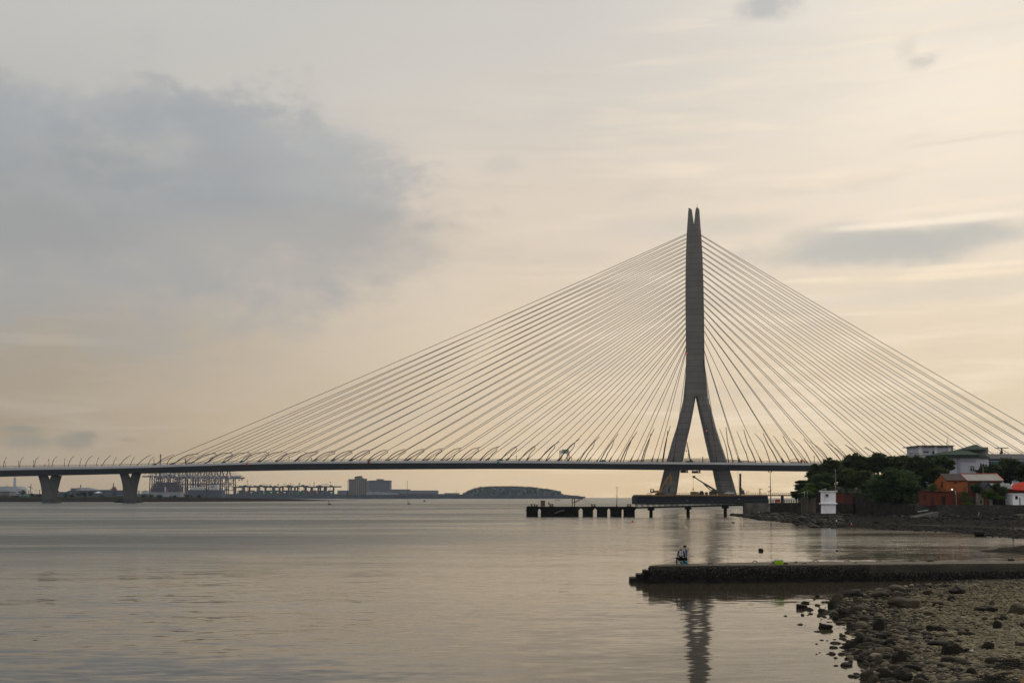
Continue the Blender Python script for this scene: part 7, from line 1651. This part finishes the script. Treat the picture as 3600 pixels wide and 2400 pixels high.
# rod, resting on the seated angler's knee
b = MB(); g0 = L0+lp(2391, 1953.5, -.26); tipp = L0+lp(2262, 1999.5, -.9)
b.tube([g0, L0+lp(2377, 1957.3, -.3), L0+lp(2330, 1972, -.5), L0+lp(2300, 1982.5, -.7), tipp], [.016, .014, .011, .008, .005], 6); b.lathe(L0+lp(2388, 1956.2, -.28), [(.02, -.02), (.035, .0), (.035, .03), (.02, .05)], 8)
tag(b.build('fishing_rod', mat('rod_black', (.02, .018, .016), .4, .1, 3)), 'long fishing rod held by the seated angler, pointing down to the water', 'fishing rod')
tq = mat('turquoise_plastic', (.01, .21, .31), .45, .1, 2); tql = mat('pale_turquoise_lid', (.10, .36, .42), .45, .1, 2)
for k, (px, lb) in enumerate([(2396.6, 'turquoise bucket with pale rim under the seated angler'), (2411, 'turquoise bucket with navy label between the two anglers')]):
    p = L0+lp(px, 1984.6, .12 if k == 0 else -.02); t = thing('bucket', lb, 'bucket', p, 'turquoise buckets on the pier'); h0 = .29 if k == 0 else .325
    b = MB(); b.lathe(p, [(.0, 0), (.092, .004), (.112, h0-.03)], 16); b.build('body', tq, t, smooth=False); b = MB(); b.lathe(p+V((0, 0, h0-.03)), [(.118, 0), (.118, .03), (.09, .036), (0, .037)], 16); b.build('lid', tql, t)
    if k:
        b = MB(); pts = [p+V((.101*math.cos(a), .101*math.sin(a), 0)) for a in np.linspace(-1.5, -.5, 7)]; b.loft([[q+V((0, 0, .10)), q*1.0+V((0, 0, .24))+(q-p)*.10, q+V((0, 0, .24))+(q-p)*.12, q+V((0, 0, .10))+(q-p)*.03] for q in pts]); b.build('label', mat('navy_label', (.01, .015, .12), .5, .1, 2), t)
def small_person(px, py0, py1, label, Y, top, low, face=-1, z=None, name='person'):
    s = (py1-py0)*Y/F/1.72; p = at(px, py1, Y); e = V((0, 0, 0)); X = lambda x, y, zz: V((x*s, y*s, zz*s)); hc = X(0, 0, 1.58); fw = V((face, -.2, 0))
    caps = [(a, b_, ra*s, rb*s, mi) if False else (a, b_, ra, rb, mi) for a, b_, ra, rb, mi in headcaps(hc, fw, 0, 3, s)]
    C = lambda a, b_, ra, rb, mi: (X(*a), X(*b_), ra*s, rb*s, mi)
    caps += [C((0, -.08, .92), (0, .08, .92), .12, .12, 2), C((0, 0, 1.0), (0, 0, 1.28), .13, .15, 1), C((0, -.15, 1.38), (0, .15, 1.38), .075, .075, 1), C((0, -.09, .9), (.01, -.09, .48), .095, .065, 2), C((.01, -.09, .48), (.03, -.09, .08), .065, .045, 2), C((0, .09, .9), (-.03, .09, .48), .095, .065, 2), C((-.03, .09, .48), (-.03, .09, .08), .065, .045, 2),
             C((.03, -.09, .045), (.03+face*.13, -.09, .04), .045, .035, 2), C((-.03, .09, .045), (-.03+face*.13, .09, .04), .045, .035, 2), C((0, -.2, 1.37), (-.02*face, -.24, 1.1), .06, .048, 1), C((-.02*face, -.24, 1.1), (face*.22, -.16, 1.12), .047, .034, 0), C((0, .2, 1.37), (-.02*face, .24, 1.1), .06, .048, 1), C((-.02*face, .24, 1.1), (face*.22, .1, 1.14), .047, .034, 0)]
    caps += hand(X(face*.22, -.16, 1.12), (face, .1, .1), (0, .3, -1), .8, 0, s) + hand(X(face*.22, .1, 1.14), (face, -.1, .1), (0, -.3, -1), .8, 0, s)
    o = person(name, label, p, caps, [SK, top, low, HAIR], voxel=.014*s)
    cap_on(o, p, hc, fw, HAIR, s*1.0); face_parts(o, p, hc, fw, s); return p, s
Yf_ = gnd(2941, 1851).y
pp, s_ = small_person(2941, 1821.5, 1852, 'far angler in a white shirt standing at the water edge below the white hut', Yf_, mat('white_shirt', (.55, .55, .6), .9, .08, 4), navy)
b = MB(); b.tube([pp+V((-.2, 0, 1.2))*s_, pp+V((-1.6, -.3, 2.2))], [.016, .006], 5); b = MB(); b.tube([pp+V((-.12*s_, 0, 1.12*s_)), pp+V((-1.5, -.4, 2.0)), pp+V((-2.6, -.8, 2.4))], [.02, .014, .006], 5); tag(b.build('fishing_rod', MATS['rod_black']), 'thin rod held by the far angler in the white shirt', 'fishing rod')
small_person(2668, 1795, 1812.5, 'tiny figure in a pale top standing on the rocks below the stone wall', 378, mat('pale_top', (.5, .5, .52), .9, .08, 4), tro, 1)
p = gnd(1960, 1757.8); small_person(1964, 1754.2-3.0, 1757.4, 'man standing in the small blue boat beyond the jetty', p.y-.1, tro, tro, -1)
# red jug by the far water edge
p = gnd(2993, 1846.5, .12); t = thing('jug', 'red plastic jug with white cap at the water edge right of the far angler', 'jug', p); k_ = p.y/F
b = MB(); b.lathe(p, [(.0, 0), (3.4*k_, .02), (3.4*k_, 4.6*k_), (2.0*k_, 6.2*k_), (1.1*k_, 7.2*k_)], 10); b.build('body', mat('red_plastic', (.42, .04, .05), .4, .1, 2), t); b = MB(); b.lathe(p+V((0, 0, 7.2*k_)), [(1.2*k_, 0), (1.2*k_, 1.3*k_), (.4*k_, 1.7*k_)], 8); b.build('cap', mat('white_plastic', (.62, .63, .66), .4, .05, 2), t)
# barrel, half sunk tyre, timber post in the shallow water
p = gnd(3448, 1884.5); k_ = p.y/F; t = thing('barrel', 'dark square-shouldered barrel half sunk beside the tyre', 'barrel', p)
b = MB(); b.tube([p+V((-14.5*k_, .6, 9*k_)), p+V((-14*k_, .6, 9.2*k_)), p+V((13.5*k_, .6, 9.2*k_)), p+V((15*k_, .6, 9.2*k_))], [8.8*k_, 9.6*k_, 9.6*k_, 8.8*k_], 14); b.build('drum', mat('black_barrel', (.016, .014, .013), .8, .4, 2, .02, 8), t)
b = MB()
for x in (-6, 6): b.tube([p+V(((x-.6)*k_, .6, 9.2*k_)), p+V(((x+.6)*k_, .6, 9.2*k_))], 10.1*k_, 14)
b.build('hoop', mat('black_barrel2', (.022, .019, .017), .8, .4, 2), t)
p = gnd(3479, 1887.5); b = MB(); b.tube([p+V((13*k_*math.cos(a), .25, 8.6*k_*math.sin(a)+.02)) for a in np.linspace(-.25, math.pi+.25, 18)], 2.9*k_, 8); tag(b.build('tyre', mat('tyre_rubber', (.02, .02, .02), .9, .1, 1)), 'half sunk tyre standing up as an arch right of the barrel', 'tyre')
p = gnd(3562.5, 1889.5); k_ = p.y/F; b = MB(); b.tube([p+V((0, 0, -.5)), p+V((-.3*k_, 0, 30*k_)), p+V((-1.6*k_, 0, 56*k_))], [3.4*k_, 3.0*k_, 2.6*k_], 8); tag(b.build('mooring_post', mat('weathered_post', (.075, .06, .045), .9, .4, 2, .02, 6, stretch=(1, 1, .2))), 'weathered grey timber post standing in the shallows right of the tyre', 'post')
p = gnd(2677, 1938); k_ = p.y/F; t = thing('float', 'dark floating bale with a green net top, on the water beyond the pier', 'float', p)
b = MB(); b.box(p+V((0, .3, 4.2*k_)), (14.5*k_, 11*k_, 10*k_), .2); o = b.build('body', mat('black_foam', (.010, .011, .009), .9, .3, 3), t); m_ = o.modifiers.new('r', 'BEVEL'); m_.width = .05; m_.segments = 2
b = MB(); b.rock(p+V((-1*k_, .3, 9.3*k_)), (6.5*k_, 5*k_, 2*k_), 17, 2, .3); b.build('net', mat('green_net', (.012, .05, .03), .9, .3, 3), t)
p = gnd(2941, 1935.5); b = MB(); b.rock(p+V((0, 0, .06)), (.19, .14, .12), 18, 2, .3); b.rock(p+V((.1, 0, .05)), (.12, .1, .08), 19, 2, .3); tag(b.build('floating_stone', M_rk), 'tiny dark rock awash beyond the pier, right of the floating bale', 'rock')

# ================================================================== PEBBLE BEACH
WB = [(3050,3500),(3050,2600),(3085,2400),(3122,2345),(3020,2310),(3000,2275),(3030,2235),(3005,2190),(2960,2160),(2955,2130),(2965,2108),(3040,2085),(3121,2072),(3230,2058),(3330,2049)]
wbp = [gnd(*q) for q in WB]; wy = np.array([q.y for q in wbp]); wx = np.array([q.x for q in wbp]); oo = np.argsort(wy); wy, wx = wy[oo], wx[oo]
def bz(x, y):
    d = x - np.interp(y, wy, wx)
    d = d-.35
    z = np.where(d < 0, d*.13, .30*(1-np.exp(-d/5.0))+.010*d)
    far = np.clip((y-80)/10, 0, 1); z = z*(1-.45*far)
    return np.maximum(z, -.7)
gx, gy = np.arange(5, 76, .45), np.concatenate([np.arange(8, 92.5, .45)])
GX, GY = np.meshgrid(gx, gy, indexing='ij'); GZ = bz(GX, GY)
nzv = np.array([mnoise.noise(V((x*.35, y*.35, 0)))*.09+mnoise.noise(V((x*1.3, y*1.3, 3)))*.03 for x, y in zip(GX.ravel(), GY.ravel())]).reshape(GX.shape); GZ = GZ+nzv*np.clip(GZ*4, .25, 1)
idx = np.arange(GX.size).reshape(GX.shape); FF = np.stack([idx[:-1, :-1], idx[1:, :-1], idx[1:, 1:], idx[:-1, 1:]], -1).reshape(-1, 4)
struct(big_mesh('beach', np.stack([GX, GY, GZ], -1).reshape(-1, 3), FF, mat('beach_grit', (.012, .010, .007), .95, .4, 1.5, .05, 12, c2=(.028, .024, .017), fine=.4), smooth=True))
def surf(x, y): z0 = float(bz(np.array(x), np.array(y))); return z0 + min(1, max(.25, z0*4))*(mnoise.noise(V((x*.35, y*.35, 0)))*.09+mnoise.noise(V((x*1.3, y*1.3, 3)))*.03)
def stone_mat(name, a, b_, bump=.012):
    m = bpy.data.materials.new(name); m.use_nodes = True; h = N(m.node_tree); bs = m.node_tree.nodes['Principled BSDF']; bs.inputs['Roughness'].default_value = .75; bs.inputs['Specular IOR Level'].default_value = .10
    p = h.new('ShaderNodeNewGeometry'); ri = h.noise(h.mapv(p.outputs['Position'], (1, 1, .3)), 2.4, 2, .5); f2 = h.noise(p.outputs['Position'], 22, 4, .6)
    rnd = p.outputs['Random Per Island']
    f = h.m('ADD', h.m('MULTIPLY', rnd, .6), h.m('ADD', h.m('MULTIPLY', ri, .25), h.m('MULTIPLY', f2, .2)))
    h.put(bs.inputs['Base Color'], h.ramp(f, [(0, a+(1,)), (.45, tuple((x+y)/2 for x, y in zip(a, b_))+(1,)), (.9, b_+(1,))]))
    bn = h.new('ShaderNodeBump'); bn.inputs['Distance'].default_value = bump; h.put(bn.inputs['Height'], f2); h.put(bs.inputs['Normal'], bn.outputs[0]); MATS[name] = m; return m
M_peb = stone_mat('beach_pebble', (.038, .031, .017), (.205, .172, .105)); M_wet = stone_mat('wet_stone', (.010, .009, .006), (.042, .036, .024)); M_bould = stone_mat('beach_boulder', (.022, .0195, .013), (.060, .053, .035), .05)
M_bdark = stone_mat('black_boulder', (.008, .007, .006), (.024, .021, .016), .04)
rng = np.random.default_rng(77); LP = rock_lib(8, 2, 200, .10)
pos, sc3, rz, wh, mi = [], [], [], [], []
def try_add(x, y, s_, flat=(.35, .6)):
    z = surf(x, y); d = x-np.interp(y, wy, wx)
    if z < -.16: return
    a = s_*rng.uniform(.85, 1.5); c = s_*rng.uniform(*flat)
    pos.append((x, y, z+c*.5)); sc3.append((a, s_*rng.uniform(.7, 1), c)); rz.append(rng.uniform(0, 6.28)); wh.append(rng.integers(0, 8)); mi.append(1 if rng.random() < .85-np.clip((d-.8)/4.5, 0, 1)*.80 else 0)
for _ in range(3000):
    u = rng.uniform(2930, 3720); py = 2030+390*rng.random()**.7; g_ = gnd(u, py, .25)
    if g_.y > pf(u).y-.25: continue
    try_add(g_.x, g_.y, min(.22, rng.gamma(2.4, .036)+.045))
for _ in range(900):
    y = rng.uniform(38, 86); x = np.interp(y, wy, wx)+rng.normal(.55, .5); s_ = min(.27, rng.gamma(2.2, .05)+.05)
    if y < pf(3100).y-.6: try_add(x, y, s_, (.45, .75))
nbig = len(pos)
for _ in range(42000):
    u = rng.uniform(2930, 3720); py = 2030+390*rng.random()**.7; g_ = gnd(u, py, .25)
    if g_.y > pf(u).y-.25: continue
    try_add(g_.x, g_.y, min(.13, rng.gamma(3.0, .018)+.03), (.4, .65)); 
    if len(wh) > nbig: wh[-1] = 8+wh[-1] % 6 if len(wh) == len(pos) and wh[-1] < 8 else wh[-1]
for _ in range(200):   # dark cobbles strewn over the lower, seaward half
    y = rng.uniform(38, 84); x = np.interp(y, wy, wx)+.6+abs(rng.normal(0, 4.5)); s_ = min(.36, rng.gamma(2.0, .05)+.07)
    if y > pf(3300).y-.8: continue
    z = surf(x, y); c = s_*rng.uniform(.4, .75); pos.append((x, y, z+c*.55)); sc3.append((s_*rng.uniform(1, 1.7), s_*rng.uniform(.7, 1), c)); rz.append(rng.uniform(0, 6.28)); wh.append(rng.integers(0, 8)); mi.append(1)
for _ in range(170):   # stones standing off the water's edge
    y = rng.uniform(40, 84); x = np.interp(y, wy, wx)-abs(rng.normal(0, 1.0)); s_ = min(.24, rng.gamma(1.6, .045)+.03)
    if y > pf(3000).y-1.2: continue
    pos.append((x, y, .0)); sc3.append((s_*rng.uniform(.9, 1.6), s_, s_*rng.uniform(.4, .7))); rz.append(rng.uniform(0, 6.28)); wh.append(rng.integers(0, 8)); mi.append(1)
LP = LP + rock_lib(6, 1, 260, .12)
o = scatter('pebbles', pos, sc3, rz, wh, [M_peb, M_wet], lib=LP, smooth=True, mi=mi); tag(o, 'grey-brown pebbles and cobbles covering the near beach', 'pebbles', kind='stuff')
BL = [ # px,py(base),rx,ry,dark,label
(2874,2099,9,4,1,'small dark stone in the water just below the pier, nearest to the pier'),(2820,2139,18,7,1,'broad dark stone alone in the water left of the beach'),(2831,2121,15,3,1,'thin flat stone in the water just behind the broad lone one'),(2822,2163,7,3,1,'tiny stone in the water below the broad lone one'),(2762,2166,9,1.6,1,'thin sliver of rock, farthest left in the water'),(2894,2155,13,6,1,'dark rounded stone in the water between lone stone and beach edge'),(2880,2166,8,2.5,1,'small flat stone below the dark rounded one in the water'),(2906,2210,24,7,1,'long low stone in the water off the middle of the beach'),
(2943,2120,18,11,0,'pyramid shaped grey-brown boulder at the beach edge nearest the pier'),(2944,2098,7,4,1,'small pointed stone behind the pyramid shaped boulder'),(2924,2141,11,11,1,'upright dark egg-shaped stone in front of the pyramid boulder'),(2933,2166,22,9,0,'wedge-shaped boulder with pale left slope at the water edge'),(2940,2178,11,6,1,'dark rock touching the wedge-shaped boulder below'),(2957,2193,18,4,0,'flat bluish slab in the water below the wedge-shaped boulder'),(2987,2197,11,5,1,'small dark stone right of the flat bluish slab'),(2988,2226,9,3,1,'small lone stone in the bay off the black block'),
(3005,2105,36,13,1,'barnacled dark rock cluster at the head of the beach edge'),(3012,2127,12,11,0,'smooth leaning boulder in front of the barnacled cluster'),(3095,2100,40,11,0,'long pale flat boulder near the pier'),(3155,2082,32,11,0,'pale ridge-backed boulder next to the pier wall'),(3160,2102,24,9,0,'flat pale boulder joined to the long one, right side'),(3030,2155,34,11,0,'big pale smooth boulder above the small bay'),(2982,2170,26,12,1,'dark jagged rock below the big pale smooth boulder'),(3190,2137,42,14,0,'large pale double-humped boulder in the upper beach'),
(3000,2212,22,8,1,'dark rock pair end at the left of the small bay'),(3030,2210,14,7,0,'rounded stone at the right of that dark rock pair end'),(3093,2224,20,17,1,'black block with pointed top in the middle of the beach edge'),(3085,2240,26,8,1,'long dark slab below the black pointed block'),(3105,2249,27,12,1,'tilted black slab, lower right of the pointed block'),(3030,2268,28,16,1,'big barnacled boulder on the lower beach edge'),(3056,2272,22,12,1,'dark barnacled shoulder right of the big barnacled boulder'),(2996,2285,19,11,1,'dark rounded boulder at the water, left of the big barnacled one'),(2975,2289,8,3,1,'small stone left of the dark rounded boulder'),(3034,2305,30,9,1,'long dark low boulder under the big barnacled one'),
(3130,2273,17,10,1,'dark roundish stone right of the barnacled boulders'),(3150,2294,14,9,0,'smooth pale egg stone in the lower middle of the beach'),(3037,2328,22,8,1,'flat dark rock in the shallow inlet'),(3044,2339,12,7,0,'smooth brown cobble in front of the flat rock of the inlet'),(3090,2335,22,10,0,'brown rounded boulder on the right of the inlet'),(3068,2344,13,6,0,'pale flat cobble left of the brown rounded boulder'),(2977,2318,8,3,1,'ragged small rock standing alone in the lower water'),(2990,2332,10,4,1,'small ragged rock above the long ragged one in the lower water'),(2978,2341,22,5,1,'long ragged low rock in the lower water'),(2940,2341,9,2,1,'thin sliver of rock left of the long ragged one'),
(3175,2335,26,19,1,'large dark boulder in the lower middle of the beach'),(3193,2336,15,9,0,'pale round cobble leaning on the large dark boulder'),(3210,2360,36,11,1,'long black rock below the large dark boulder'),(3052,2388,25,13,0,'smooth dark oval boulder lying in the water at the bottom'),(3070,2402,18,10,0,'smooth oval boulder at the bottom edge, touching the other oval one'),(3125,2388,28,14,1,'black rugged boulder left of the biggest bottom boulder'),(3175,2396,34,17,1,'biggest black rugged boulder at the bottom of the beach'),(3240,2395,26,11,1,'dark wedge-shaped boulder right of the biggest bottom one'),
(3370,2088,28,11,1,'dark pointed boulder on the upper beach below the pier'),(3347,2114,12,8,1,'round dark stone on the upper right beach'),(3470,2148,32,8,1,'long black rock on the upper right beach'),(3490,2127,12,6,0,'grey stone behind the long black rock'),(3510,2181,12,5,1,'dark tilted stone left of the light round one'),(3533,2180,12,7,0,'light round stone on the right of the beach'),(3508,2213,15,12,1,'dark upright forked rock on the right of the beach'),(3295,2222,28,10,1,'dark hollow-topped rock in the middle of the beach'),(3388,2222,24,8,0,'long pale sausage-shaped stone'),(3265,2250,15,7,1,'dark oval stone below the hollow-topped rock'),(3325,2271,42,8,1,'very long black slab in the lower right of the beach'),(3350,2303,30,18,1,'large wet speckled boulder below the very long slab'),(3480,2286,18,11,1,'brown rounded boulder on the lower right'),(3370,2363,23,6,1,'flat black slab near the bottom right'),(3420,2372,22,9,1,'dark ridge rock right of the flat black slab'),(3585,2160,26,14,0,'pale block at the right edge of the beach')]
for k, (px, py, rx, ry, dk, lb) in enumerate(BL):
    g_ = gnd(px, py, 0)
    for _ in range(6): z = max(-.02, surf(g_.x, g_.y)); g_ = gnd(px, py, z)
    mp = g_.y/F; rn = random.Random(k); b = MB()
    hgt = ry*mp*1.5; b.rock(g_+V((0, rx*mp*.3, hgt*.55)), (rx*mp*1.2, rx*mp*rn.uniform(.7, 1.0), hgt*1.3), 1200+k, 3, .30)
    tag(b.build('boulder', M_bdark if dk else M_bould, smooth=False), lb, 'boulder', 'boulders on the pebble beach')
# litter and net heap, corner rock
p = gnd(3416, 2289, .35); b = MB(); b.box(p+V((0, 0, .05)), (.16, .06, .05), .4); tag(b.build('litter', mat('white_litter', (.62, .60, .55), .6, .1, 2)), 'scrap of white litter on the lower right of the beach', 'litter')
p = gnd(3380, 2058, .25); b = MB(); b.box(p+V((0, 0, .04)), (.14, .07, .06), .8); tag(b.build('litter', mat('blue_litter', (.06, .16, .30), .6, .1, 2)), 'scrap of blue plastic on the upper beach by the pier', 'litter')
rng = np.random.default_rng(4)
for cx_, cy_, sx_, sy_, lb in ((3548, 2326, 34, 11, 'tangled heap of old dark net near the right edge, the upper of two'), (3496, 2384, 38, 13, 'tangled heap of old dark net beside the ochre corner boulder')):
    b = MB(); g0 = gnd(cx_, cy_, .45); b.rock(V((g0.x, g0.y, surf(g0.x, g0.y)+.02)), (sx_*1.9*g0.y/F, 1.5, .16), int(cx_), 3, .25)
    for _ in range(230):
        g_ = gnd(np.clip(rng.normal(cx_, sx_), cx_-75, cx_+75), np.clip(rng.normal(cy_, sy_), cy_-28, cy_+28), .45); z = surf(g_.x, g_.y)+rng.uniform(.06, .24); r_ = rng.uniform(.07, .18); a0 = rng.uniform(0, 6.28); tl = rng.uniform(-.5, .5); n_ = 9; sp_ = rng.uniform(3, 6)
        b.tube([(g_.x+r_*math.cos(a0+sp_*k/n_), g_.y+r_*math.sin(a0+sp_*k/n_)*.8, z+r_*tl*math.sin(a0*2+sp_*k/n_)) for k in range(n_)], .009, 4)
    tag(b.build('fishing_net', mat('old_net', (.02, .017, .012), .9, .4, 2)), lb, 'fishing net', 'old net heaps on the beach')
p = at(3716, 2545, 21); b = MB(); b.rock(V((p.x+.22, 21.2, 1.68)), (1.3, 1.2, 2.25), 63, 4, .14); 
tag(b.build('boulder', mat('ochre_rock', (.24, .135, .05), .85, .3, .8, .05, 3, c2=(.36, .22, .09)), smooth=True), 'ochre yellow boulder in the bottom right corner', 'boulder')
